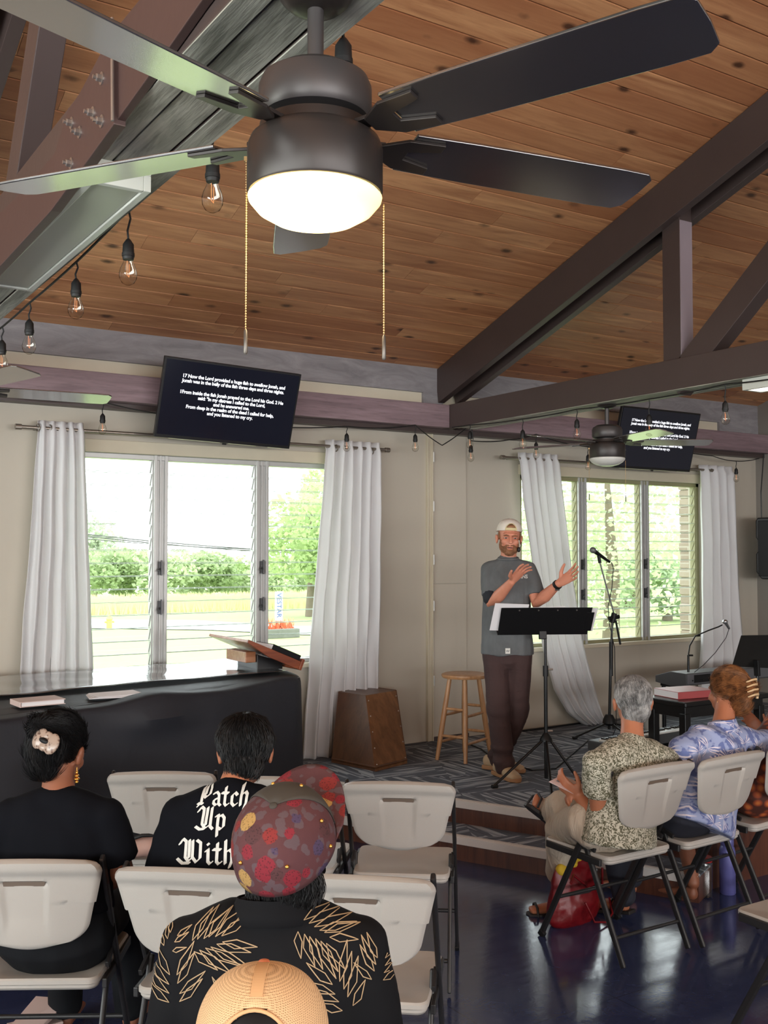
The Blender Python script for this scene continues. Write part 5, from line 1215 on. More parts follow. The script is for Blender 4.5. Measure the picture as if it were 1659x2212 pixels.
for h_, k_, a_ in ((hipR, kR, aR), (hipL, kL, aL)): limb(mb, [h_, k_, a_], [.07, .05, .035])
hand(mb, wR, q(1134, 1224, .32) - wR, Vector((-.55, .55, .25)), Vector((.55, 0, 1)), (6, 14, 10), 1.03, 6.0)
hand(mb, wL, q(1254, 1229, .34) - wL, Vector((.2, .85, .45)), Vector((.2, 0, 1)), (5, 9, 7), 1.03, 6.0)
body = remesh(mb, 'body', .0042, 3, sk_fair, T)
# tee shirt
t = NT('washed_charcoal_cotton'); v = t.coord((1, 1, .6)); c = t.mix(t.ramp(t.noise(v, 5, 5, .65, .4), [(.3, (0, 0, 0)), (.7, (1, 1, 1))]), lin((82, 84, 86)), lin((106, 108, 110))); t.set(c, .9); t.bump(t.noise(v, 8, 3, .5, .6), .3, .02); m_tee = t.m
mb = MB()
limb(mb, [q(1096, 1412, .0), q(1096, 1330, .0), q(1096, 1262, .005), q(1097, 1230, -.0), q(1099, 1213, -.015)], [(.178, .140), (.168, .125), (.168, .125), (.140, .090), (.080, .068)], 0, True)
limb(mb, [sR + Vector((-.01, 0, -.012)), q(1099, 1224, -.01), sL + Vector((.01, 0, -.012))], [.058, .066, .058])
for s_, e_, k_ in ((sR, eR, 1), (sL, eL, -1)):
    m_ = s_.lerp(e_, .78); limb(mb, [s_ + Vector((-.006 * k_, 0, -.006)), s_.lerp(e_, .35), m_ + Vector((.0, -.01, 0))], [.058, .064, .070], 0, False, True)
def wr_(p): return .005 * noise.noise(Vector((p.x * 7, p.y * 7, p.z * 4))) + .004 * sin(p.x * 40 + 6 * noise.noise(p * 3)) * (1 if p.z < 1.25 else .2)
shirt = remesh(mb, 'grey_tshirt', .009, 5, m_tee, T, disp=wr_)
MB().tube([Mh @ Vector((0, 0, -.0)) * 0 + q(1099, 1206, -.0) + Vector((cos(a) * .066, sin(a) * .062, .010 * sin(a) * -1)) for a in [2 * pi * k / 24 for k in range(25)]], .008, 8, False).build('ribbed_collar', m_tee, shirt, smooth=60)
m_white_print = plain('white_print', (214, 212, 206), .8)
tg = q(1097, 1405, .14); MB().box(-.016, .016, -.002, .002, -.018, .018, Matrix.Translation(tg) @ Matrix.Rotation(R(8), 4, 'Z')).build('hem_tag', m_white_print, shirt)
me = text_mesh('W', .022, off=.0004); o = link_mesh('tag_letter', me, m_clip, shirt); o.rotation_euler = (R(90), 0, pi); o.location = tg + Vector((0, .0035, -.008))
me = text_mesh('ANS', .034, off=.0010); bvt = [v_.co.copy() for v_ in me.vertices]; pc = q(1131, 1250, .2)
bv = BVHTree.FromPolygons([v_.co for v_ in shirt.data.vertices], [tuple(p.vertices) for p in shirt.data.polygons])
for v_ in me.vertices:
    h_, nn, _, _ = bv.ray_cast(Vector((pc.x - v_.co.x, 1, pc.z + v_.co.y)), Vector((0, -1, 0))); v_.co = (h_ + nn * .003) if h_ else Vector((pc.x - v_.co.x, .14, pc.z + v_.co.y))
link_mesh('chest_print', me, m_white_print, shirt)
m_dark_sleeve = plain('black_undersleeve', (24, 26, 34), .8)
p0 = sR.lerp(eR, .80); MB().loft([(sR.lerp(eR, .74), .060, .060), (sR.lerp(eR, .88), .058, .058)]).build('undersleeve', m_dark_sleeve, shirt, smooth=60)
# trousers
t = NT('dark_maroon_brown_cotton'); v = t.coord(); t.set(t.mix(t.noise(v, 6, 4), lin((52, 34, 34)), lin((72, 50, 48))), .85); t.bump(t.noise(t.coord((1, 1, 2.2)), 7, 3, .5, .8), .45, .02); m_tr = t.m
mb = MB(); limb(mb, [(-.022, 0, .95), (-.022, 0, .84), (-.022, .005, .78)], [(.125, .09), (.138, .098), (.142, .100)])
for h_, k_, a_ in ((hipR, kR, aR), (hipL, kL, aL)): limb(mb, [h_ - Vector((0, 0, .02)), h_.lerp(k_, .5), k_, k_.lerp(a_, .55), a_ + Vector((0, 0, -.02))], [(.090, .10), (.084, .09), (.078, .082), (.074, .078), (.072, .078)])
remesh(mb, 'brown_trousers', .009, 4, m_tr, T, disp=lambda p: .006 * noise.noise(Vector((p.x * 8, p.y * 8, p.z * 9))) + (.006 * sin(p.z * 70) if p.z < .22 else .004 * sin(p.z * 45) if .36 < p.z < .5 else 0))
m_sh = plain('beige_suede', (188, 160, 128), .7, 0, .12, 20); m_sole = plain('gum_sole', (166, 122, 84), .6); m_lace = plain('cream_laces', (226, 214, 194), .7)
for hh, tt in ((fR_h, fR_t), (fL_h, fL_t)):
    d = (tt - hh); d.z = 0; d.normalize(); hl = Vector((hh.x, hh.y, 0)) - d * .035; tp = hl + d * .29; s_ = Vector((0, 0, 1)).cross(d)
    mb = MB(); mb.loft([(hl + Vector((0, 0, .055)), .036, .045, s_), (hl + d * .06 + Vector((0, 0, .06)), .040, .055, s_), (hl + d * .14 + Vector((0, 0, .05)), .044, .042, s_), (hl + d * .21 + Vector((0, 0, .038)), .050, .030, s_), (tp - d * .03 + Vector((0, 0, .03)), .040, .022, s_)])
    sh = remesh(mb, 'sneaker', .006, 3, m_sh, T)
    out = [(-.025, -.038), (.02, -.043), (.10, -.040), (.18, -.050), (.25, -.046), (.285, -.02), (.29, 0), (.285, .02), (.25, .046), (.18, .050), (.10, .040), (.02, .043), (-.025, .038), (-.035, 0)]
    MB().prism([hl + d * a + s_ * b + Vector((0, 0, .003)) for a, b in out], (0, 0, .026)).build('sole', m_sole, sh, .006)
    mb = MB()
    for k in range(5): b_ = hl + d * (.10 + .026 * k) + Vector((0, 0, .100 - .011 * k)); mb.tube([b_ - s_ * .028 - Vector((0, 0, .006)), b_ + Vector((0, 0, .004)), b_ + s_ * .028 - Vector((0, 0, .006))], .0036, 6)
    for k_ in (-1, 1): b_ = hl + d * .10 + Vector((0, 0, .108)); mb.tube([b_, b_ + s_ * .03 * k_ + Vector((0, 0, .02)), b_ + s_ * .045 * k_ + d * .02, b_ + s_ * .01 * k_ - Vector((0, 0, .002))], .0034, 6)
    mb.build('laces', m_lace, sh, smooth=60)
# face details, beard, cap, headset, watch
m_eyew = plain('eye_white', (206, 196, 190), .3); m_iris = plain('dark_iris', (44, 40, 40), .3); m_lip = plain('lip', (150, 84, 76), .5)
for s_ in (-1, 1):
    e_ = MB().ell(Mh @ Vector((s_ * .031, .0775, .006)), .0115, .009, .0050, 14, 10, Mh.to_3x3().to_4x4()).build('eye', m_eyew, T, smooth=60)
    MB().ell(Mh @ Vector((s_ * .031, .0865, .0055)), .0056, .003, .0048, 12, 8, Mh.to_3x3().to_4x4()).build('iris', m_iris, e_, smooth=60)
    MB().tube([Mh @ Vector((s_ * .014, .0925, .022)), Mh @ Vector((s_ * .030, .0915, .0265)), Mh @ Vector((s_ * .048, .081, .021))], [.004, .0055, .003], 8).build('eyebrow', h_beard, T, smooth=60)
    MB().tube([Mh @ Vector((s_ * .019, .0855, .0125)), Mh @ Vector((s_ * .031, .0885, .0145)), Mh @ Vector((s_ * .044, .082, .0115))], [.003, .004, .003], 8).build('upper_eyelid', sk_fair, T, smooth=60)
MB().ell(Mh @ Vector((0, .0945, -.0585)), .021, .004, .0045, 14, 8, Mh.to_3x3().to_4x4()).build('mouth', plain('open_mouth', (92, 44, 40), .5), T, smooth=60)
mb = MB()
def BE(c, a, b, g_): mb.ell(Mh @ Vector(c), a, b, g_, 16, 12, Mh.to_3x3().to_4x4())
BE((0, .058, -.090), .036, .032, .026); BE((.030, .044, -.070), .030, .040, .028); BE((-.030, .044, -.070), .030, .040, .028); BE((.050, .018, -.045), .016, .036, .040); BE((-.050, .018, -.045), .016, .036, .040)
BE((.016, .086, -.0435), .016, .010, .0055); BE((-.016, .086, -.0435), .016, .010, .0055); BE((.030, .076, -.056), .008, .012, .012); BE((-.030, .076, -.056), .008, .012, .012)
be = remesh(mb, 'beard', .004, 3, h_beard, T); strands('beard_hairs', be, h_beard, T, 1500, .012, lambda p: (Mh.to_3x3() @ Vector((0, .3, -1))), .0007, 5, None, .3)
mb = MB(); 
for s_ in (-1, 1): mb.ell(Mh @ Vector((s_ * .070, .004, .018)), .009, .030, .030, 12, 8, Mh.to_3x3().to_4x4())
mb.ell(Mh @ Vector((0, .068, .082)), .040, .026, .016, 14, 8, Mh.to_3x3().to_4x4()); remesh(mb, 'hair', .005, 2, h_beard, T)
m_capw = plain('off_white_cap_cotton', (224, 214, 204), .85, 0, .05, 10, .2, 200); m_strapc = plain('cream_strap', (206, 190, 146), .8)
Mc = Mh @ Matrix.Translation((0, -.008, .046)) @ Matrix.Rotation(pi, 4, 'Z') @ Matrix.Rotation(R(-6), 4, 'X')
cap(T, Mc, (m_capw, m_capw, m_capw, m_strapc), .086, .105, .088, True, arch=(.038, .050))
MB().tube([Mh @ Vector(p) for p in ((-.082, -.02, .02), (-.086, .0, -.01), (-.082, .03, -.045), (-.066, .07, -.062))], .0022, 8).build('headset_boom', m_cord, T, smooth=60)
MB().ell(Mh @ Vector((-.060, .082, -.068)), .012, .012, .018, 12, 10).build('headset_foam', m_cord, T, smooth=60)
wd_ = (wL - eL).normalized(); wc = wL - wd_ * .022
MB().tube([wc - wd_ * .011, wc + wd_ * .011], .0325, 20).build('watch_strap', m_blk, T, .002); MB().box(-.014, .014, -.016, .016, -.004, .006, Matrix.Translation(wc + Vector((0, .0, -.033)))).build('watch_case', m_blk, T, .002)

# ------------------------------------------------------------------ seated people
def seated(loc, rz, label, sk, P, group=None):
    """P: hip, waist, chest, sh (shoulder centre), sw half shoulder width, head matrix; limbs as point lists"""
    T = thing('person', label, 'person', loc, rz, group); mb = MB(); head(mb, P['head'], P.get('hs', 1.0))
    sh = Vector(P['sh']); hc = P['head'].translation
    limb(mb, [sh + Vector((0, 0, .0)), sh.lerp(hc, .45), hc + (sh - hc).normalized() * .05], [.058, .050, .054])
    hip, ch = Vector(P['hip']), Vector(P['chest']); mb.loft([(hip, P['hw'] * .8, .10, (1, 0, 0)), (hip.lerp(ch, .5), P['hw'] * .7, .085, (1, 0, 0)), (ch, P['sw'] * .75, .09, (1, 0, 0)), (sh + Vector((0, 0, -.05)), P['sw'] * .62, .058, (1, 0, 0)), (sh + Vector((0, 0, .01)), .055, .05, (1, 0, 0))])
    for a in P['arms']: limb(mb, a[0], a[1])
    for h_ in P.get('hands', ()): hand(mb, *h_)
    for l_ in P['legs']: limb(mb, l_, [.085, .075, .058, .050, .034])
    for f_ in P.get('feet', ()): a, b = Vector(f_[0]), Vector(f_[1]); mb.loft([(a, .03, .032), (a.lerp(b, .5), .036, .026), (b, .038, .015)])
    remesh(mb, 'body', P.get('vox', .007), 4, sk, T); return T
def garment(T, P, m, name, sl=.55, grow=.014, bot=None, disp=None, slr=.062, neck=.07, hem=.0, vox=.009, fold=.0, depth=.115):
    mb = MB(); hip, ch, sh = Vector(P['hip']), Vector(P['chest']), Vector(P['sh']); b = Vector(bot) if bot else hip
    mb.loft([(b - Vector((0, 0, .03)), P['hw'] + grow + hem, depth + .02 + hem, (1, 0, 0)), (b.lerp(ch, .5), P['hw'] * .92 + grow + hem, depth + .005, (1, 0, 0)), (ch, P['sw'] * .90 + grow, depth + .01, (1, 0, 0)), (sh + Vector((0, 0, -.055)), P['sw'] * .86 + grow, .085 + grow, (1, 0, 0)), (sh + Vector((0, 0, -.01)), .105, .062 + grow, (1, 0, 0)), (sh + Vector((0, 0, .012)), neck, .058 + grow * .6, (1, 0, 0))], flat0=True)
    S_ = []
    for a in P['arms']:
        s_, e_ = Vector(a[0][0]), Vector(a[0][2] if len(a[0]) > 4 else a[0][1]); S_.append(s_)
        d_ = (e_ - s_).normalized(); mb.loft([(s_ - d_ * .012, slr * .92, slr * .92), (s_.lerp(e_, sl * .5), slr * .98, slr * .98), (s_.lerp(e_, sl), slr * .98, slr * .98)], flat1=True)
    a0, a1 = S_[0], S_[1]; mid_ = sh + Vector((0, 0, -.035)); mb.loft([(a0.lerp(mid_, .05), slr * .9, slr * .9, (0, 0, 1)), (a0.lerp(mid_, .5) + Vector((0, 0, .012)), .066 + grow * .5, .075 + grow * .5, (0, 0, 1)), (mid_, .072 + grow * .5, .072 + grow * .5, (0, 0, 1)), (a1.lerp(mid_, .5) + Vector((0, 0, .012)), .066 + grow * .5, .075 + grow * .5, (0, 0, 1)), (a1.lerp(mid_, .05), slr * .9, slr * .9, (0, 0, 1))])
    f = disp or (lambda p: .005 * noise.noise(p * 9) + .004 * noise.noise(Vector((p.x * 5, p.y * 5, p.z * 22))))
    return remesh(mb, name, vox, 5, m, T, disp=f)
def arm_pts(s_, e_, w_): s_, e_, w_ = map(Vector, (s_, e_, w_)); d_ = (e_ - s_); return ([s_ + d_ * .0, s_.lerp(e_, .5), e_, e_.lerp(w_, .35), w_], [.036, .044, .040, .040, .026])
def leg_pts(h_, k_, a_): h_, k_, a_ = map(Vector, (h_, k_, a_)); return [h_, h_.lerp(k_, .5), k_, k_.lerp(a_, .35), a_]
m_blacktee = plain('black_cotton', (16, 17, 22), .95, 0, .15, 6, .25, 9, **{'Specular IOR Level': .1})
m_jean = plain('black_denim', (24, 25, 28), .9, 0, .2, 20, .2, 12, **{'Specular IOR Level': .15})
def trousers(T, P, m, name='trousers', r_=(.105, .095, .078, .070, .060), n=None, top=.10):
    mb = MB(); hip = Vector(P['hip']); mb.loft([(hip + Vector((0, -.02 if top > .05 else .0, top)), P['hw'] + (.004 if top > .05 else -.02), .12 if top > .05 else .10, (1, 0, 0)), (hip + Vector((0, -.01, -.0)), P['hw'] + .012, .135, (1, 0, 0)), (hip + Vector((0, .03, -.04)), P['hw'] + .0, .12, (1, 0, 0))])
    for l_ in P['legs']: limb(mb, l_[:n] if n else l_, r_[:n] if n else r_)
    return remesh(mb, name, .01, 4, m, T, disp=lambda p: .005 * noise.noise(p * 12))
def local(T_loc, rz, px, py, Y=None, yl=None):
    """pixel -> local point on the plane yl ahead of a seated figure's origin"""
    d = ray(px, py); n_ = Vector((-sin(rz), cos(rz), 0)); o_ = Vector((T_loc[0], T_loc[1], 0)) + n_ * yl; k_ = (o_ - EYEV).dot(n_) / d.dot(n_); w_ = EYEV + d * k_
    return (Matrix.Translation((T_loc[0], T_loc[1], 0)) @ Matrix.Rotation(rz, 4, 'Z')).inverted() @ w_

# --- woman with black updo
loc, rz = (0.80, 3.27, 0), R(-33)
L_ = lambda a, b, y: local(loc, rz, a, b, yl=y)
hc = L_(128, 1622, .20); shc = L_(125, 1738, .13); hp_ = Vector((L_(115, 2060, .2).x, .20, .56))
P = dict(hip=hp_, chest=(shc.x, .15, .86), sh=shc, sw=.195, hw=.19, head=HM(hc, -14, -22, 4), hs=1.0,
         arms=[arm_pts(L_(30, 1765, .13), L_(-10, 1900, .15), L_(20, 1930, .42)), arm_pts(L_(228, 1765, .13), L_(262, 1880, .17), L_(200, 1925, .44))],
         legs=[leg_pts(hp_ + Vector((-.09, .05, .0)), (hp_.x - .11, .66, .54), (hp_.x - .12, .72, .10)), leg_pts(hp_ + Vector((.09, .05, 0)), (hp_.x + .11, .66, .54), (hp_.x + .12, .72, .10))],
         feet=[((hp_.x - .12, .72, .05), (hp_.x - .13, .90, .03)), ((hp_.x + .12, .72, .05), (hp_.x + .13, .90, .03))], hands=[(L_(20, 1930, .42), (.6, .8, -.1), (0, 0, -1), (1, 0, 0)), (L_(200, 1925, .44), (-.6, .8, -.1), (0, 0, -1), (-1, 0, 0))])
T = seated(loc, rz, 'woman from behind with black updo and clip, in a black tee, lower left', sk_brown, P)
garment(T, P, m_blacktee, 'black_tshirt', sl=.80, slr=.068, grow=.016, bot=hp_ + Vector((0, -.03, .14)), neck=.10)
trousers(T, P, m_jean, 'black_jeans')
Mh = P['head']; mb = MB(); m3 = Mh.to_3x3().to_4x4()
mb.ell(Mh @ Vector((0, -.026, .034)), .084, .096, .092, 20, 14, m3); mb.ell(Mh @ Vector((0, -.075, -.02)), .066, .045, .07, 16, 12, m3); mb.ell(Mh @ Vector((-.012, -.100, .045)), .052, .038, .052, 16, 12, m3); mb.ell(Mh @ Vector((0, -.06, -.075)), .045, .03, .035, 14, 10, m3)
hr = remesh(mb, 'black_hair', .006, 4, h_black, T, disp=lambda p: .002 * noise.noise(p * 40))
strands('hair_strands', hr, h_black, T, 5200, .06, lambda p: (Mh @ Vector((-.012, -.12, .05))) - p, .0010, 3, lambda p: (Mh.inverted() @ p).y < .06, .08, .06)
Mi = Mh @ Matrix.Translation((.036, -.146, .004)) @ Matrix.Rotation(R(-12), 4, 'Z') @ Matrix.Rotation(R(14), 4, 'Y')
t = NT('mottled_horn_clip'); v = t.coord(); t.set(t.ramp(t.vor(v, 90).outputs['Distance'], [(.2, lin((98, 74, 64))), (.45, lin((160, 140, 126)))]), .25); m_horn = t.m
mb = MB()
for sx in (-1, 1): mb.ell(Mi @ Vector((sx * .028, 0, 0)), .029, .011, .034, 20, 12, Mi.to_3x3().to_4x4())
mb.ell(Mi @ Vector((0, 0, .018)), .02, .009, .014, 14, 8, Mi.to_3x3().to_4x4()); mb.ell(Mi @ Vector((0, 0, -.018)), .02, .009, .014, 14, 8, Mi.to_3x3().to_4x4())
cl = remesh(mb, 'hair_clip', .003, 2, m_horn, T); MB().ell(Mi @ Vector((.0, -.010, 0)), .021, .006, .0085, 16, 8, Mi.to_3x3().to_4x4()).build('hair_through_clip', h_black, cl, smooth=60)
m_gold = plain('gold', (226, 168, 84), .25, .9); er = Mh @ Vector((.086, -.012, -.045)); mb = MB(); mb.tube([er, er + Vector((0, 0, -.012))], .0015, 6)
for k, r_ in enumerate((.005, .008, .010, .006)): mb.ell(er + Vector((0, 0, -.016 - .010 * k)), r_, r_, .005, 12, 8)
mb.build('gold_earring', m_gold, T, smooth=60)

# --- man in the lettered black tee
loc, rz = (1.189, 2.918, 0), R(-38); L_ = lambda a, b, y: local(loc, rz, a, b, yl=y)
hc = L_(530, 1626, .30); shc = L_(500, 1724, .20); hp_ = Vector((0.03, .22, .56))
P = dict(hip=hp_, chest=(shc.x * .9, .20, .84), sh=shc, sw=.215, hw=.185, head=HM(hc, 11, -12, 0), hs=.98,
         arms=[arm_pts(L_(395, 1765, .20), L_(355, 1900, .26), L_(430, 1960, .52)), arm_pts(L_(612, 1765, .20), L_(660, 1900, .26), L_(590, 1950, .52))],
         legs=[leg_pts(hp_ + Vector((-.09, .05, 0)), (-.10, .66, .53), (-.12, .74, .10)), leg_pts(hp_ + Vector((.09, .05, 0)), (.14, .66, .53), (.16, .74, .10))],
         feet=[((-.12, .74, .05), (-.13, .92, .03)), ((.16, .74, .05), (.17, .92, .03))], hands=[(L_(430, 1960, .52), (.6, .8, -.1), (0, 0, -1), (1, 0, 0)), (L_(590, 1950, .52), (-.6, .8, -.1), (0, 0, -1), (-1, 0, 0))])
T = seated(loc, rz, 'man with short black hair seen from behind in a black shirt with white blackletter', sk_tan, P)
sh_ = garment(T, P, m_blacktee, 'black_tshirt', sl=1.0, slr=.075, grow=.022, bot=(hp_.x, .18, .60), neck=.075)
trousers(T, P, m_jean, 'black_trousers')
Mh = P['head']; m3 = Mh.to_3x3().to_4x4(); mb = MB(); mb.ell(Mh @ Vector((0, -.02, .040)), .090, .099, .088, 20, 14, m3); mb.ell(Mh @ Vector((0, -.055, -.025)), .062, .052, .06, 16, 12, m3); mb.ell(Mh @ Vector((0, .03, .075)), .07, .06, .045, 16, 12, m3)
hr = remesh(mb, 'black_hair', .006, 3, h_black, T, disp=lambda p: .004 * noise.noise(p * 45))
strands('hair_strands', hr, h_black, T, 4500, .035, lambda p: Vector(((p - hc).x * 2, (p - hc).y * 2 - .03, -.25)) + Vector((0, 0, .0)), .0011, 7, lambda p: (Mh.inverted() @ p).z > -.07, .35)
def nib(strokes, x0, y0, sc, w_=.24, ang=40):
    nv_ = Vector((cos(R(ang)), sin(R(ang)))) * w_ / 2; tk = Vector((-sin(R(ang)), cos(R(ang)))) * .035; out = []
    for st_ in strokes:
        pts = []
        for a, b in zip(st_[:-1], st_[1:]):
            a, b = Vector(a), Vector(b); n_ = max(1, int((b - a).length / .09)); pts += [a.lerp(b, i / n_) for i in range(n_)]
        pts.append(Vector(st_[-1]))
        for a, b in zip(pts[:-1], pts[1:]):
            C_ = [p + s1 * nv_ + s2 * tk for p in (a, b) for s1 in (-1, 1) for s2 in (-1, 1)]; C_ = sorted(C_, key=lambda v: (v.x, v.y)); lo_, up = [], []
            for p in C_:
                while len(lo_) > 1 and (lo_[-1] - lo_[-2]).cross(p - lo_[-1]) <= 0: lo_.pop()
                lo_.append(p)
            for p in C_[::-1]:
                while len(up) > 1 and (up[-1] - up[-2]).cross(p - up[-1]) <= 0: up.pop()
                up.append(p)
            out.append([(x0 + p.x * sc, y0 + p.y * sc) for p in lo_[:-1] + up[:-1]])
    return out
G = {'P': ([[(.35, 1.5), (.33, .2), (.05, -.12)], [(-.15, 1.1), (.1, 1.55), (.5, 1.38), (.9, 1.55), (1.05, 1.2), (1.0, .8), (.65, .55), (.35, .75)], [(.62, 1.4), (.6, .75)], [(.05, .1), (.45, .1)]], 1.25),
     'a': ([[(.1, .85), (.38, 1), (.58, .85), (.58, .12), (.75, .0)], [(.58, .6), (.15, .38), (.12, .15), (.32, 0), (.58, .18)]], .85), 't': ([[(.3, 1.4), (.25, .15), (.4, 0), (.58, .14)], [(.0, .98), (.52, .98)]], .68),
     'c': ([[(.6, .82), (.4, 1), (.18, .8), (.18, .2), (.4, 0), (.64, .17)]], .76), 'h': ([[(.2, 1.6), (.2, .05)], [(.2, .8), (.5, 1), (.68, .85), (.68, .3), (.5, -.2)]], .9),
     'U': ([[(-.15, 1.2), (.1, 1.55), (.3, 1.4), (.28, .35), (.55, .05), (.95, .35)], [(.95, 1.5), (.95, .2), (1.15, .02)], [(.6, 1.5), (.58, .3)], [(-.25, .12), (.1, -.05), (.5, .02)]], 1.35),
     'p': ([[(.0, .9), (.18, 1), (.18, -.5)], [(.18, .85), (.48, 1), (.68, .8), (.68, .2), (.45, 0), (.18, .12)]], .9),
     'W': ([[(-.2, 1.15), (.08, 1.55), (.3, 1.4), (.25, .3), (.5, .05), (.8, .35), (.82, 1.5)], [(.8, .35), (1.1, .05), (1.4, .35), (1.42, 1.4), (1.15, 1.55)], [(.56, 1.5), (.53, .3)], [(-.35, .12), (.05, -.12), (.6, -.05)]], 1.72), 'i': ([[(.1, .85), (.25, 1), (.25, .15), (.4, 0), (.54, .13)], [(.22, 1.36), (.28, 1.30)]], .62)}
def word(w_, x0, z0, sc, sp=1.0):
    out = []
    for ch in w_: st_, adv = G[ch]; out += nib(st_, x0, z0, sc); x0 += adv * sc * sp
    return out
for w_, a_, b_, sc in (('Patch', (420, 1745), (556, 1745), .036), ('Up', (428, 1791), (500, 1791), .038), ('With', (392, 1862), (515, 1866), .043)):
    p0, p1 = L_(a_[0], a_[1], .09), L_(b_[0], b_[1], .09); mbp = project(word(w_, p0.x, p0.z, sc), sh_, (0, 1, 0), start=-.6, off=.003); mbp.build('printed_word', m_white_print, sh_)

# --- person in the floral cap and leaf shirt
loc, rz = (0.93, 1.72, 0), R(-33); L_ = lambda a, b, y: local(loc, rz, a, b, yl=y)
hc = L_(622, 1812, .20); shc = L_(592, 1985, .15); hp_ = Vector((0, .22, .56))
P = dict(hip=hp_, chest=(shc.x, .17, .84), sh=shc, sw=.225, hw=.19, head=HM(hc, -12, 16, 0), hs=1.0,
         arms=[arm_pts(L_(412, 2050, .15), L_(372, 2330, .20), L_(430, 2380, .45)), arm_pts(L_(772, 2050, .15), L_(818, 2330, .20), L_(760, 2380, .45))],
         legs=[leg_pts(hp_ + Vector((-.1, .05, 0)), (-.12, .66, .54), (-.12, .74, .10)), leg_pts(hp_ + Vector((.1, .05, 0)), (.12, .66, .54), (.14, .74, .10))],
         feet=[((-.12, .74, .05), (-.13, .92, .03)), ((.14, .74, .05), (.15, .92, .03))], hands=[(L_(430, 2380, .45), (.6, .8, -.1), (0, 0, -1), (1, 0, 0)), (L_(760, 2380, .45), (-.6, .8, -.1), (0, 0, -1), (-1, 0, 0))])
T = seated(loc, rz, 'person from behind in a dark floral cap and black shirt embroidered with tan leaves', sk_deep, P)
m_blsh = plain('black_woven_shirt', (15, 15, 18), .85, 0, .15, 6, .25, 12, **{'Specular IOR Level': .2})
sh_ = garment(T, P, m_blsh, 'black_leaf_shirt', sl=.95, slr=.070, grow=.018, bot=(hp_.x, .18, .58), neck=.072, depth=.12)
trousers(T, P, m_jean, 'dark_trousers')
cb_ = shc + Vector((0, -.0, .022)); ring = [cb_ + Vector((cos(a) * .074, sin(a) * .066 - .0, .014 - .012 * sin(a))) for a in [2 * pi * k / 28 for k in range(29)]]
mb = MB(); vs = []
for k, p in enumerate(ring): o_ = (p - cb_); o_.z = 0; o_.normalize(); vs += [p + o_ * .020 + Vector((0, 0, -.036)), p + o_ * .010 + Vector((0, 0, -.012)), p + Vector((0, 0, .008)), p - o_ * .008 + Vector((0, 0, .0))]
mb.add(vs, [(4 * k + j, 4 * k + 4 + j, 4 * k + 5 + j, 4 * k + 1 + j) for k in range(28) for j in range(3)]); co = mb.build('collar', m_blsh, sh_, smooth=60); so = co.modifiers.new('s', 'SOLIDIFY'); so.thickness = .003
m_emb = plain('tan_embroidery', (170, 142, 108), .7, 0, .2, 40)
def frond(cx, cz, ang, s_, seed, n=9):
    """a spray of outlined leaf blades either side of a stem; (cx, cz) stem root"""
    rnd = random.Random(seed); out = []; d = Vector((cos(R(ang)), sin(R(ang)))); nn = Vector((-d.y, d.x)); c_ = Vector((cx, cz))
    for k in range(n):
        f_ = k / n; b_ = c_ + d * s_ * .5 * f_
        for sd in (1, -1):
            a_ = R((62 - 34 * f_) * sd + rnd.uniform(-8, 8)); v_ = Vector((d.x * cos(a_) - d.y * sin(a_), d.x * sin(a_) + d.y * cos(a_))); l_ = s_ * (.42 + .22 * sin(pi * (f_ * .8 + .15))) * rnd.uniform(.85, 1.1); w_ = Vector((-v_.y, v_.x)) * s_ * .062; bend = d * s_ * .06
            tip = b_ + v_ * l_ + bend * 1.6; m1 = b_ + v_ * l_ * .5 + w_ + bend * .4; m2_ = b_ + v_ * l_ * .5 - w_ + bend * .4; s0 = b_ + v_ * .012
            out += ribbon([tuple(s0), tuple(m1), tuple(tip)], .0021) + ribbon([tuple(tip), tuple(m2_), tuple(s0)], .0018)
    return out
def fp(px, py): p = L_(px, py, .03); return p.x, p.z
for px, py, a, s_, sd, n_ in ((398, 2040, 14, .135, 1, 6), (640, 1992, -26, .125, 2, 6), (750, 2180, 115, .13, 4, 4), (362, 2170, 92, .13, 5, 4), (812, 2120, 80, .10, 6, 4), (470, 2150, 82, .05, 7, 2), (345, 2050, 70, .07, 8, 3)):
    x, z = fp(px, py); project(frond(x, z, a, s_, sd, n_), sh_, start=-.6, off=.0025).build('leaf_embroidery', m_emb, sh_)
x, z = fp(560, 1940); project(frond(x, z, 90, .07, 12, 3), co, start=-.6, off=.003).build('collar_embroidery', m_emb, co)
Mh = P['head']; m3 = Mh.to_3x3().to_4x4(); mb = MB(); mb.ell(Mh @ Vector((0, -.02, .01)), .084, .10, .09, 20, 14, m3); mb.ell(hc + Vector((0, -.055, -.075)), .076, .055, .075, 16, 12); mb.ell(hc + Vector((0, -.04, -.11)), .066, .05, .05, 16, 12)
hr = remesh(mb, 'black_hair', .007, 3, h_black, T); strands('hair_strands', hr, h_black, T, 3500, .035, lambda p: (0, -.1, -1), .0011, 9, lambda p: p.z < hc.z + .0, .35, .1)
t = NT('rose_print_cotton'); v = t.coord(); 
vA = t.vor(v, 22, rnd=.8); sA_ = t.n('ShaderNodeSeparateColor'); t.l(vA.outputs['Color'], sA_.inputs[0]); wob = t.math('MULTIPLY', t.noise(v, 110, 2), .16)
dA = t.math('ADD', vA.outputs['Distance'], wob)
disc = t.ramp(dA, [(.49, (1, 1, 1)), (.52, (0, 0, 0))]); pet = t.vor(v, 210); pr_ = t.ramp(pet.outputs['Distance'], [(.12, (.35,) * 3), (.45, (1,) * 3)])
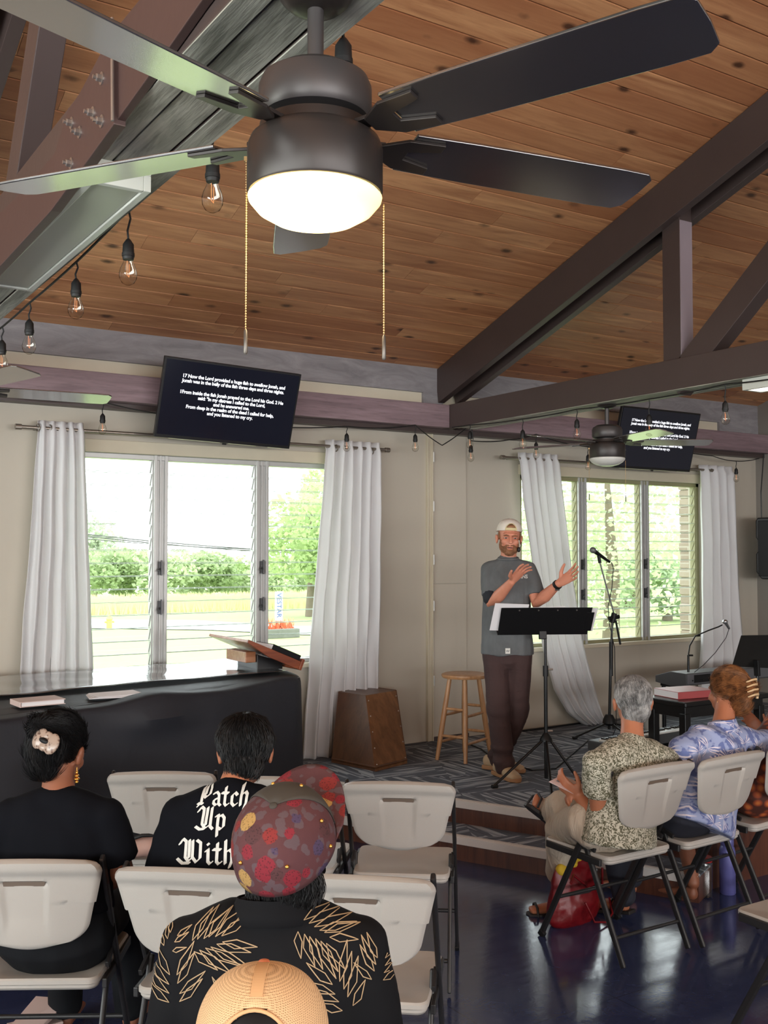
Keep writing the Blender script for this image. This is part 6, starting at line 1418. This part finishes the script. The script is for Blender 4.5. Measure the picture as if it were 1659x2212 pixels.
kind = t.ramp(sA_.outputs[0], [(0.0, lin((118, 24, 38))), (.32, lin((118, 24, 38))), (.33, lin((164, 128, 74))), (.41, lin((164, 128, 74))), (.41, lin((120, 34, 32))), (.6, lin((120, 34, 32))), (.61, lin((66, 50, 76))), (.72, lin((66, 50, 76))), (.73, lin((74, 40, 42)))], 'CONSTANT')
lf = t.vor(v, 40, rnd=1.0); ld = t.ramp(t.math('ADD', lf.outputs['Distance'], t.math('MULTIPLY', t.noise(v, 60, 2), .5)), [(.66, (1, 1, 1)), (.70, (0, 0, 0))])
base = t.mix(t.noise(v, 12, 3), lin((66, 34, 38)), lin((90, 48, 50))); base = t.mix(t.math('MULTIPLY', ld, .42), base, lin((88, 84, 90)))
c = t.mix(disc, base, t.mix(1.0, kind, pr_, 'MULTIPLY')); t.set(c, .85); t.bump(t.noise(v, 300, 2), .2, .002); m_rose = t.m
m_capfront = plain('charcoal_olive_panel', (62, 56, 50), .85, 0, .1, 20)
Mc = HM(L_(616, 1830, .165), 0, 0, 0) @ Matrix.Rotation(R(-15), 4, 'Z') @ Matrix.Rotation(R(34), 4, 'X')
cr = cap(T, Mc, (m_rose, m_rose, m_capfront), .104, .122, .118, brim_len=.10)
# plain front panels between the crown seams
nuv = []; mb = MB(); vs = []; 
for j in range(13):
    th = (pi / 2) * (.02 + .95 * j / 12)
    for i in range(13):
        ph = R(90 - 60 + 120 * i / 12); s_ = sin(th) ** .86; zz = .118 * cos(th) ** .86; vs.append(Mc @ Vector((.104 * s_ * cos(ph) * 1.022, .122 * s_ * sin(ph) * 1.022, zz * 1.02)))
mb.add(vs, [(j * 13 + i, (j + 1) * 13 + i, (j + 1) * 13 + i + 1, j * 13 + i + 1) for j in range(12) for i in range(12)]); fpn = mb.build('cap_front_panel', m_capfront, T, smooth=180); so = fpn.modifiers.new('s', 'SOLIDIFY'); so.thickness = .002
for ph_, th_ in ((65, 40), (115, 40), (-60, 62), (-120, 62), (5, 55), (-5, 80)):
    th = R(th_); ph = R(ph_); s_ = sin(th) ** .86; p = Vector((.104 * s_ * cos(ph), .122 * s_ * sin(ph), .118 * cos(th) ** .86)); MB().ell(Mc @ (p * 1.02), .0042, .0042, .0042, 10, 8).build('cap_eyelet', m_gold, T, smooth=60)

# --- person in the beige mesh cap
loc, rz = (0.60, 1.16, 0), R(-33); L_ = lambda a, b, y: local(loc, rz, a, b, yl=y)
hc = L_(568, 2262, .22); shc = Vector((hc.x, .16, hc.z - .19)); hp_ = Vector((0, .22, .55))
P = dict(hip=hp_, chest=(shc.x, .17, .78), sh=shc, sw=.175, hw=.16, head=HM(hc, 0, -4, 0), hs=.96,
         arms=[arm_pts(shc + Vector((-.165, 0, -.04)), shc + Vector((-.20, .05, -.28)), shc + Vector((-.12, .28, -.30))), arm_pts(shc + Vector((.165, 0, -.04)), shc + Vector((.20, .05, -.28)), shc + Vector((.12, .28, -.30)))],
         legs=[leg_pts(hp_ + Vector((-.08, .05, 0)), (-.09, .52, .50), (-.1, .5, .10)), leg_pts(hp_ + Vector((.08, .05, 0)), (.09, .52, .50), (.1, .5, .10))],
         feet=[((-.1, .50, .05), (-.1, .66, .03)), ((.1, .50, .05), (.1, .66, .03))], hands=[(shc + Vector((-.12, .28, -.30)), (.5, .8, 0), (0, 0, -1), (1, 0, 0)), (shc + Vector((.12, .28, -.30)), (-.5, .8, 0), (0, 0, -1), (-1, 0, 0))])
T = seated(loc, rz, 'person in a beige mesh cap, only the cap top showing at the bottom edge', sk_tan, P)
garment(T, P, plain('dark_teal_cotton', (36, 44, 50), .85), 'dark_shirt', sl=.6); trousers(T, P, m_jean, 'dark_trousers')
Mh = P['head']; m3 = Mh.to_3x3().to_4x4(); mb = MB(); mb.ell(Mh @ Vector((0, -.02, .022)), .080, .095, .088, 20, 14, m3); mb.ell(Mh @ Vector((0, -.055, -.04)), .064, .045, .06, 16, 12, m3); remesh(mb, 'dark_hair', .007, 3, h_black, T)
t = NT('beige_trucker_mesh'); v = t.coord((1, 1, 1)); cv = t.vor(v, 420, rnd=.05); t.set(t.ramp(cv.outputs['Distance'], [(.25, lin((150, 112, 76))), (.5, lin((222, 182, 138)))]), .8); t.bump(cv.outputs['Distance'], .4, .002); m_mesh = t.m
m_beige = plain('beige_cap_binding', (206, 160, 114), .8, 0, .05)
Mc = HM(L_(566, 2250, .215), 0, -12, 0)
cap(T, Mc, (m_mesh, m_beige, plain('rust_button', (176, 96, 60), .7), m_beige), .096, .108, .106, True, arch=(.052, .062))
mb = MB(); P_ = []
for j in range(16):
    th = (pi / 2) * (.03 + .50 * j / 15); s_ = sin(th) ** .86
    for k_ in (-1, 1): P_.append(Mc @ Vector((.0085 * k_, -.108 * s_ * 1.012 * sqrt(1 - (.0085 / .096) ** 2), .106 * cos(th) ** .86 * 1.008)))
mb.add(P_, [(2 * j, 2 * j + 2, 2 * j + 3, 2 * j + 1) for j in range(15)]); o = mb.build('cap_seam_tape', m_beige, T); so = o.modifiers.new('s', 'SOLIDIFY'); so.thickness = .0015; so.offset = 0

# --- grey-haired woman with the paper
loc, rz = (3.47, 3.22, 0), R(8); L_ = lambda a, b, y: local(loc, rz, a, b, yl=y)
Wm = (Matrix.Translation(loc) @ Matrix.Rotation(rz, 4, 'Z')).inverted()
hc = L_(1366, 1518, .20); shc = L_(1365, 1612, .14); hp_ = Vector((-.06, .20, .57))
knee = Wm @ Vector((3.37, 3.72, .56)); knee2 = Wm @ Vector((3.38, 3.74, .47))
ft_h, ft_t = Wm @ aZ(1215, 1958, .03), Wm @ aZ(1148, 1966, .02); uf = L_(1188, 1755, .62); ufT = L_(1156, 1728, .64)
eLb = L_(1296, 1775, .18); wLb = L_(1252, 1722, .30); eRb = L_(1450, 1760, .22); wRb = L_(1268, 1718, .34)
P = dict(hip=hp_, chest=(shc.x - .01, .15, .82), sh=shc, sw=.19, hw=.185, head=HM(hc, -40, -4, 0), hs=1.0, vox=.006,
         arms=[arm_pts(L_(1290, 1650, .13), eLb, wLb), arm_pts(L_(1440, 1645, .13), eRb, wRb)],
         legs=[leg_pts(hp_ + Vector((-.08, .06, 0)), knee2, ft_h + Vector((.0, .0, .06))), [hp_ + Vector((.08, .06, .02)), (hp_ + Vector((.06, .05, 0))).lerp(knee, .55) + Vector((.05, 0, .05)), knee + Vector((0, 0, .02)), knee.lerp(uf, .4) + Vector((0, .03, -.0)), uf]],
         feet=[(ft_h, ft_t), (uf, ufT)], hands=[(wLb, L_(1226, 1702, .34) - wLb, (.6, .3, .3), (-.2, 0, 1), (25, 35, 25), .95), (wRb, L_(1238, 1712, .36) - wRb, (-.3, -.3, -.6), (-.2, 0, 1), (30, 40, 30), .95)])
T = seated(loc, rz, 'woman with short grey hair and a green floral blouse holding a paper, seen from behind', sk_tan, P)
t = NT('green_ditsy_print'); v = t.coord(); a = t.noise(v, 62, 3, .55, 2.2); b = t.vor(v, 95)
t.set(t.mix(t.ramp(a, [(.47, (0, 0, 0)), (.53, (1, 1, 1))]), lin((86, 84, 64)), lin((196, 190, 172))), .85); t.bump(t.noise(v, 9, 3), .3, .02); m_ditsy = t.m
bl = garment(T, P, m_ditsy, 'floral_blouse', sl=.50, slr=.070, grow=.018, bot=(hp_.x + .02, .17, .515), neck=.085, hem=.012)
t = NT('beige_linen'); v = t.coord(); t.set(t.mix(t.noise(v, 5, 3), lin((176, 160, 142)), lin((200, 186, 168))), .9); t.bump(t.noise(t.coord((6, 6, 1.2)), 6, 3, .5, .6), .6, .02); m_linen = t.m
mb = MB(); mb.loft([(hp_ + Vector((0, .02, .01)), .165, .10, (1, 0, 0)), (hp_ + Vector((0, .03, -.04)), .175, .12, (1, 0, 0))])
l1, l2 = P['legs']; limb(mb, l1[:4] + [l1[3].lerp(l1[4], .45)], (.10, .088, .072, .070, .078)); limb(mb, l2[:4] + [l2[3].lerp(l2[4], .35)], (.10, .088, .074, .062, .055))
remesh(mb, 'linen_trousers', .009, 4, m_linen, T, disp=lambda p: .006 * noise.noise(Vector((p.x * 30, p.y * 14, p.z * 6))))
Mh = P['head']; m3 = Mh.to_3x3().to_4x4(); mb = MB(); mb.ell(Mh @ Vector((0, -.024, .038)), .083, .098, .090, 20, 14, m3); mb.ell(Mh @ Vector((0, -.062, -.02)), .066, .05, .065, 16, 12, m3)
mb.ell(Mh @ Vector((0, .035, .07)), .066, .055, .045, 14, 10, m3)
hr = remesh(mb, 'grey_hair', .006, 3, h_grey, T); strands('hair_strands', hr, h_grey, T, 6500, .030, lambda p: (Mh.to_3x3() @ Vector((0, -.35, -1))), .0009, 11, lambda p: (Mh.inverted() @ p).z > -.075, .15, .05)
m_sandal = plain('black_sandal', (34, 30, 30), .6)
def sandal(T, a, b, up_=Vector((0, 0, 1)), drop=.03):
    a, b = Vector(a), Vector(b); d = (b - a).normalized(); s_ = d.cross(up_).normalized(); n_ = s_.cross(d); c_ = a - n_ * drop - d * .04; Lf = (b - a).length + .07
    MB().prism([c_ + d * (x * Lf) + s_ * y for x, y in ((0, -.03), (.3, -.032), (.7, -.045), (.95, -.03), (1, 0), (.95, .03), (.7, .042), (.3, .03), (0, .03))], -n_ * .018).build('sandal_sole', m_sandal, T, .004)
    mb = MB()
    for x, w_ in ((.35, .036), (.72, .043)): p = a + d * ((x - .12) * Lf); mb.tube([p - s_ * w_ - n_ * .03, p - s_ * w_ * .8 + n_ * .018, p + n_ * .032, p + s_ * w_ * .8 + n_ * .018, p + s_ * w_ - n_ * .03], .006, 8)
    mb.build('sandal_straps', m_sandal, T, smooth=60)
sandal(T, ft_h, ft_t, drop=.012); sandal(T, uf, ufT, drop=.034)
pc = L_(1224, 1703, .45)
D_ = thing('paper_card', 'pale pink printed card in the hands of the grey-haired woman', 'paper', (0, 0, 0)); A_ = Matrix.Translation(loc) @ Matrix.Rotation(rz, 4, 'Z')
c4 = [A_ @ L_(1185, 1689, .37), A_ @ L_(1214, 1674, .42), A_ @ L_(1264, 1698, .36), A_ @ L_(1240, 1716, .31)]; D_.location = c4[0]; nrm_ = (c4[1] - c4[0]).cross(c4[3] - c4[0]).normalized()
if nrm_.z < 0: nrm_ = -nrm_
MB().prism([p - c4[0] for p in c4], nrm_ * .0012).build('card', plain('pink_card', (232, 214, 216), .6), D_)
uv = lambda a, b: c4[0].lerp(c4[3], a).lerp(c4[1].lerp(c4[2], a), b) - c4[0] + nrm_ * .0018
MB().add([uv(.12, .3), uv(.36, .3), uv(.36, .78), uv(.12, .78)], [(0, 1, 2, 3)]).build('printed_picture', plain('grey_photo_print', (124, 134, 150), .6), D_)
mb = MB()
for k in range(3): y = .35 + .15 * k; mb.add([uv(.45, y), uv(.85, y), uv(.85, y + .05), uv(.45, y + .05)], [(0, 1, 2, 3)])
mb.build('printed_lines', plain('grey_print', (160, 150, 150), .6), D_)

# --- woman in the blue leaf shirt
loc, rz = (3.94, 3.20, 0), R(6); L_ = lambda a, b, y: local(loc, rz, a, b, yl=y)
hc = L_(1572, 1496, .22); shc = L_(1560, 1582, .17); hp_ = Vector((-.02, .20, .57)); Wm = (Matrix.Translation(loc) @ Matrix.Rotation(rz, 4, 'Z')).inverted()
f1h, f1t = Wm @ Vector((3.78, 3.42, .05)), Wm @ aZ(1318, 1905, .04)
P = dict(hip=hp_, chest=(shc.x * .8, .17, .84), sh=shc, sw=.20, hw=.19, head=HM(hc, -2, -10, 3), hs=1.0,
         arms=[arm_pts(L_(1478, 1620, .17), L_(1470, 1750, .22), L_(1520, 1760, .45)), arm_pts(L_(1640, 1610, .17), L_(1668, 1600, .30), L_(1652, 1590, .50))],
         legs=[leg_pts(hp_ + Vector((-.09, .05, 0)), (-.12, .62, .52), (-.14, .50, .10)), leg_pts(hp_ + Vector((.09, .05, 0)), (.1, .64, .52), (.12, .66, .10))],
         feet=[((-.14, .50, .06), (-.16, .68, .03)), ((.12, .66, .05), (.13, .84, .03))], hands=[(L_(1520, 1760, .45), (.3, .8, .2), (0, 0, -1), (1, 0, 0)), (L_(1652, 1590, .50), (-.2, .6, .7), (-.6, 0, .2), (0, 0, 1))])
T = seated(loc, rz, 'woman with clipped brown hair in a blue and white leaf shirt, seen from behind', sk_tan, P)
t = NT('blue_leaf_print'); v0 = t.coord(); sx = t.n('ShaderNodeSeparateXYZ'); t.l(v0, sx.inputs[0]); cb = t.n('ShaderNodeCombineXYZ'); t.l(t.math('ADD', sx.outputs[0], t.math('MULTIPLY', sx.outputs[1], .7)), cb.inputs[0]); t.l(sx.outputs[2], cb.inputs[1])
vo = t.vor(cb.outputs[0], 9.5, rnd=.85, dims='2D'); sb = t.n('ShaderNodeVectorMath'); sb.operation = 'SUBTRACT'
scl = t.n('ShaderNodeVectorMath'); scl.operation = 'SCALE'; t.l(cb.outputs[0], scl.inputs[0]); scl.inputs[3].default_value = 1.0; t.l(scl.outputs[0], sb.inputs[0]); t.l(vo.outputs['Position'], sb.inputs[1])
s2_ = t.n('ShaderNodeSeparateXYZ'); t.l(sb.outputs[0], s2_.inputs[0]); an = t.math('ARCTAN2', s2_.outputs[1], s2_.outputs[0]); sc_ = t.n('ShaderNodeSeparateColor'); t.l(vo.outputs['Color'], sc_.inputs[0])
fan_ = t.math('SINE', t.math('ADD', t.math('MULTIPLY', an, 17.0), t.math('MULTIPLY', t.noise(v0, 30, 2), 3.0))); half = t.math('SINE', t.math('ADD', t.math('MULTIPLY', an, 3.0), t.math('MULTIPLY', sc_.outputs[0], 6.0)))
rad = t.ramp(vo.outputs['Distance'], [(.40, (1, 1, 1)), (.55, (0, 0, 0))]); m1_ = t.math('MULTIPLY', t.ramp(fan_, [(.12, (0, 0, 0)), (.3, (1, 1, 1))]), t.ramp(half, [(-.0, (0, 0, 0)), (.15, (1, 1, 1))]))
c = t.mix(t.math('MULTIPLY', m1_, rad), t.mix(t.ramp(t.noise(v0, 24, 2), [(.45, (0, 0, 0)), (.5, (1, 1, 1))]), lin((100, 112, 162)), lin((150, 160, 196))), lin((222, 212, 220))); t.set(c, .85); t.bump(t.noise(v0, 8, 3), .3, .02); m_bl = t.m
bl = garment(T, P, m_bl, 'blue_leaf_shirt', sl=.75, slr=.078, grow=.020, bot=(hp_.x, .16, .515), neck=.078, hem=.01)
cbp = shc + Vector((0, 0, .03)); vs = []; 
for k in range(29):
    a = 2 * pi * k / 28; o_ = Vector((cos(a), sin(a), 0)); p = cbp + Vector((cos(a) * .070, sin(a) * .062, .016 - .012 * sin(a))); vs += [p + o_ * .022 + Vector((0, 0, -.042)), p + o_ * .008 + Vector((0, 0, -.01)), p + Vector((0, 0, .012)), p - o_ * .008]
co = MB().add(vs, [(4 * k + j, 4 * k + 4 + j, 4 * k + 5 + j, 4 * k + 1 + j) for k in range(28) for j in range(3)]).build('collar', m_bl, bl, smooth=60); so = co.modifiers.new('s', 'SOLIDIFY'); so.thickness = .003
trousers(T, P, plain('dark_navy_trousers', (30, 32, 44), .85), 'dark_trousers', top=.02)
sandal(T, P['feet'][0][0], P['feet'][0][1], drop=.02); 
Mh = P['head']; m3 = Mh.to_3x3().to_4x4(); mb = MB(); mb.ell(Mh @ Vector((0, -.018, .040)), .084, .098, .090, 20, 14, m3); mb.ell(Mh @ Vector((.0, -.062, -.01)), .070, .055, .07, 16, 12, m3); mb.ell(Mh @ Vector((.012, -.100, .012)), .054, .036, .060, 16, 12, m3); mb.ell(Mh @ Vector((.0, -.050, -.070)), .060, .046, .042, 14, 10, m3)
for q_ in (-1, 1): mb.ell(Mh @ Vector((q_ * .066, -.014, .012)), .020, .050, .044, 14, 10, m3); mb.ell(Mh @ Vector((q_ * .078, -.012, .012)), .016, .036, .030, 14, 10, m3)
hr = remesh(mb, 'brown_hair', .006, 3, h_brown, T); strands('hair_strands', hr, h_brown, T, 6500, .055, lambda p: (Mh @ Vector((.02, -.14, .02))) - p, .0010, 13, lambda p: (Mh.inverted() @ p).y < .075, .10, .05)
m_tort = plain('cream_amber_clip', (206, 172, 130), .3, 0, .25, 30); mb = MB()
for k in range(4):
    z0 = .048 - .024 * k; mb.tube([Mh @ Vector((.058, -.128, z0)), Mh @ Vector((.030, -.150, z0 + .006)), Mh @ Vector((-.004, -.152, z0 + .003)), Mh @ Vector((-.034, -.136, z0 - .006))], [.0065, .007, .006, .004], 8)
mb.tube([Mh @ Vector((.058, -.126, .055)), Mh @ Vector((.064, -.128, .01)), Mh @ Vector((.058, -.122, -.04))], .008, 8); remesh(mb, 'claw_clip', .003, 1, m_tort, T)
er = Mh @ Vector((-.084, -.004, -.036)); MB().tube([er + Vector((0, cos(a) * .009, sin(a) * .011 - .008)) for a in [2 * pi * k / 14 for k in range(15)]], .0018, 6, False).build('hoop_earring', m_gold, T, smooth=60)

# --- person in orange at the right edge
loc, rz = (4.46, 3.24, 0), R(4); L_ = lambda a, b, y: local(loc, rz, a, b, yl=y); hp_ = Vector((.06, .20, .57)); shc = Vector((.50, .30, .90)); hc = Vector((.66, .42, 1.02))
P = dict(hip=hp_, chest=(.27, .22, .76), sh=shc, sw=.16, hw=.19, head=HM(hc, 6, -6, 0), hs=1.0,
         arms=[arm_pts((.35, .30, .86), (.22, .42, .68), (.16, .56, .62)), arm_pts((.65, .30, .86), (.62, .42, .66), (.40, .56, .62))],
         legs=[leg_pts(hp_ + Vector((-.09, .05, 0)), (-.11, .62, .52), (-.24, .42, .10)), leg_pts(hp_ + Vector((.09, .05, 0)), (.1, .64, .52), (.12, .66, .10))],
         feet=[((-.24, .42, .05), (-.26, .60, .03)), ((.12, .66, .05), (.13, .84, .03))], hands=[((.16, .56, .62), (.5, .8, -.1), (0, 0, -1), (1, 0, 0)), ((.40, .56, .62), (-.5, .8, 0), (0, 0, -1), (-1, 0, 0))])
T = seated(loc, rz, 'person in an orange and brown patterned dress, cut off at the right edge', sk_brown, P)
t = NT('orange_batik_print'); v = t.coord(); t.set(t.ramp(t.vor(v, 22).outputs['Distance'], [(.2, lin((196, 110, 52))), (.4, lin((150, 66, 34))), (.6, lin((74, 34, 24)))]), .8); m_or = t.m
garment(T, P, m_or, 'orange_dress', sl=.7, grow=.02, bot=(0, .19, .56), hem=.02); trousers(T, P, m_or, 'dress_skirt', n=3); Mh = P['head']; mb = MB(); mb.ell(Mh @ Vector((0, -.02, .035)), .083, .098, .09, 20, 14); mb.ell(Mh @ Vector((0, -.06, -.03)), .068, .05, .075); remesh(mb, 'dark_hair', .007, 3, h_black, T)
# ================================================================== bags and bottles
# red leather bag under the grey-haired woman
t = NT('glossy_red_leather'); v = t.coord(); t.set(t.mix(t.noise(v, 7, 4), lin((84, 8, 14)), lin((128, 18, 26))), .38); t.bump(t.noise(v, 60, 4), .25, .004); m_redl = t.m
rb = aZ(1270, 2000, 0); T = thing('handbag', 'slouching glossy red leather handbag on the floor under the chair', 'handbag', (rb.x, rb.y + .09, 0), R(10))
mb = MB(); mb.loft([(Vector((0, 0, .03)), .185, .075, (1, 0, 0)), (Vector((0, 0, .10)), .185, .085, (1, 0, 0)), (Vector((0, 0, .18)), .165, .065, (1, 0, 0)), (Vector((0.0, 0, .25)), .155, .045, (1, 0, 0)), (Vector((0.0, 0, .275)), .150, .032, (1, 0, 0))])
remesh(mb, 'bag_body', .008, 3, m_redl, T, disp=lambda p: .008 * noise.noise(p * 11) + .004 * noise.noise(p * 26))
MB().tube([(-.13, -.075, .22), (-.12, -.085, .26), (.0, -.095, .17), (.10, -.09, .16), (.13, -.07, .24)], .006, 8).build('handle', m_redl, T, smooth=60)
MB().tube([(-.05, -.10, .12), (-.02, -.13, .03), (.06, -.14, .012), (.14, -.12, .03), (.17, -.08, .09)], .005, 8).build('handle', m_redl, T, smooth=60)
MB().tube([(-.165, -.05, .16), (.0, -.085, .155), (.165, -.05, .17)], .004, 8).build('zip_line', m_sandal, T)
MB().ell((.06, -.085, .245), .011, .005, .011, 14, 8).build('clasp', m_chrome, T, smooth=60)
T2 = thing('yellow_scarf', 'crumpled yellow cloth poking from the top of the red handbag', 'cloth', (rb.x, rb.y + .09, .262), R(10)); mb = MB(); mb.ell((-.03, 0, .03), .06, .035, .045); mb.ell((-.11, -.01, .005), .04, .03, .03); mb.ell((.02, .0, .02), .05, .03, .03)
remesh(mb, 'cloth_folds', .006, 2, plain('mustard_yellow_cloth', (206, 168, 40), .8, 0, .15, 20), T2, disp=lambda p: .010 * noise.noise(p * 30))
T3 = thing('glasses_case', 'small white patterned case lying across the top of the red handbag', 'case', (rb.x + .07, rb.y + .07, .308), R(-18)); MB().prism([(-.085, 0, 0), (-.03, -.025, 0), (.04, -.025, 0), (.085, 0, 0), (.04, .022, 0), (-.03, .022, 0)], (0, 0, .016)).build('case_shell', plain('white_patterned_case', (200, 204, 208), .4, 0, .25, 60), T3, .004)
# jar, bottle
jb = aZ(1524, 1938, 0); T = thing('glass_jar', 'clear glass jar of water with a red lid on the floor', 'jar', jb)
MB().lathe([(.030, .002), (.036, .008), (.037, .15), (.032, .172), (.030, .185)], n=24).build('jar_glass', glass('jar_glass', (.93, .95, .93), 2.5), T, smooth=40)
MB().lathe([(.0, .010), (.034, .012), (.034, .08), (.0, .082)], n=20).build('water', glass('water', (.9, .93, .95), 1.5), T, smooth=40); MB().lathe([(.034, .183), (.036, .187), (.036, .205), (.033, .209), (.004, .209)], n=24).build('lid', plain('red_metal_lid', (168, 34, 30), .4), T, smooth=40)
bb = aZ(1572, 1930, 0); T = thing('water_bottle', 'tall periwinkle blue steel water bottle on the floor', 'bottle', bb); m_peri = plain('periwinkle_enamel', (92, 92, 150), .35, .1, .04)
MB().lathe([(.036, .0), (.041, .006), (.041, .22), (.036, .24), (.030, .25)], n=28).build('bottle_body', m_peri, T, smooth=40); MB().lathe([(.033, .25), (.034, .253), (.034, .285), (.030, .29), (.004, .29)], n=24).build('cap', m_peri, T, smooth=40)
# pale purse with black strap on the empty chair
C = Vector((1.595, 4.24, 0)); pp2 = aZ(322, 1838, .50); T = thing('purse', 'pale pink purse with black strap on the empty chair beside the lettered shirt', 'purse', (pp2.x, pp2.y, .475), R(-20))
mb = MB(); mb.loft([(Vector((-.10, 0, .04)), .045, .04), (Vector((0, 0, .045)), .055, .045), (Vector((.10, 0, .04)), .045, .04)]); remesh(mb, 'purse_body', .007, 3, plain('dusty_pink_fabric', (196, 158, 146), .7, 0, .08), T, disp=lambda p: .004 * noise.noise(p * 20))
MB().tube([(-.08, -.03, .085), (-.03, -.05, .105), (.05, -.04, .10), (.10, .0, .08)], .008, 8).build('strap', m_cord, T, smooth=60)
# folded programme under the left chair, brown sandal pair
fp_ = aZ(70, 2178, .12); T = thing('magazine', 'rumpled pale pages under the seat of the lower left chair', 'papers', (fp_.x, fp_.y, 0.0)); 
for k in range(3): MB().add([Vector((-.11 + .01 * k, -.06, .09 + .006 * k)), Vector((.0, -.09, .07 + .006 * k)), Vector((.14, .0, .11 + .006 * k)), Vector((.03, .07, .12 + .006 * k))], [(0, 1, 2, 3)]).build('page', m_pinkpaper, T)
MB().box(-.08, .10, -.05, .05, 0, .068).build('stack', m_pinkpaper, T, .004)
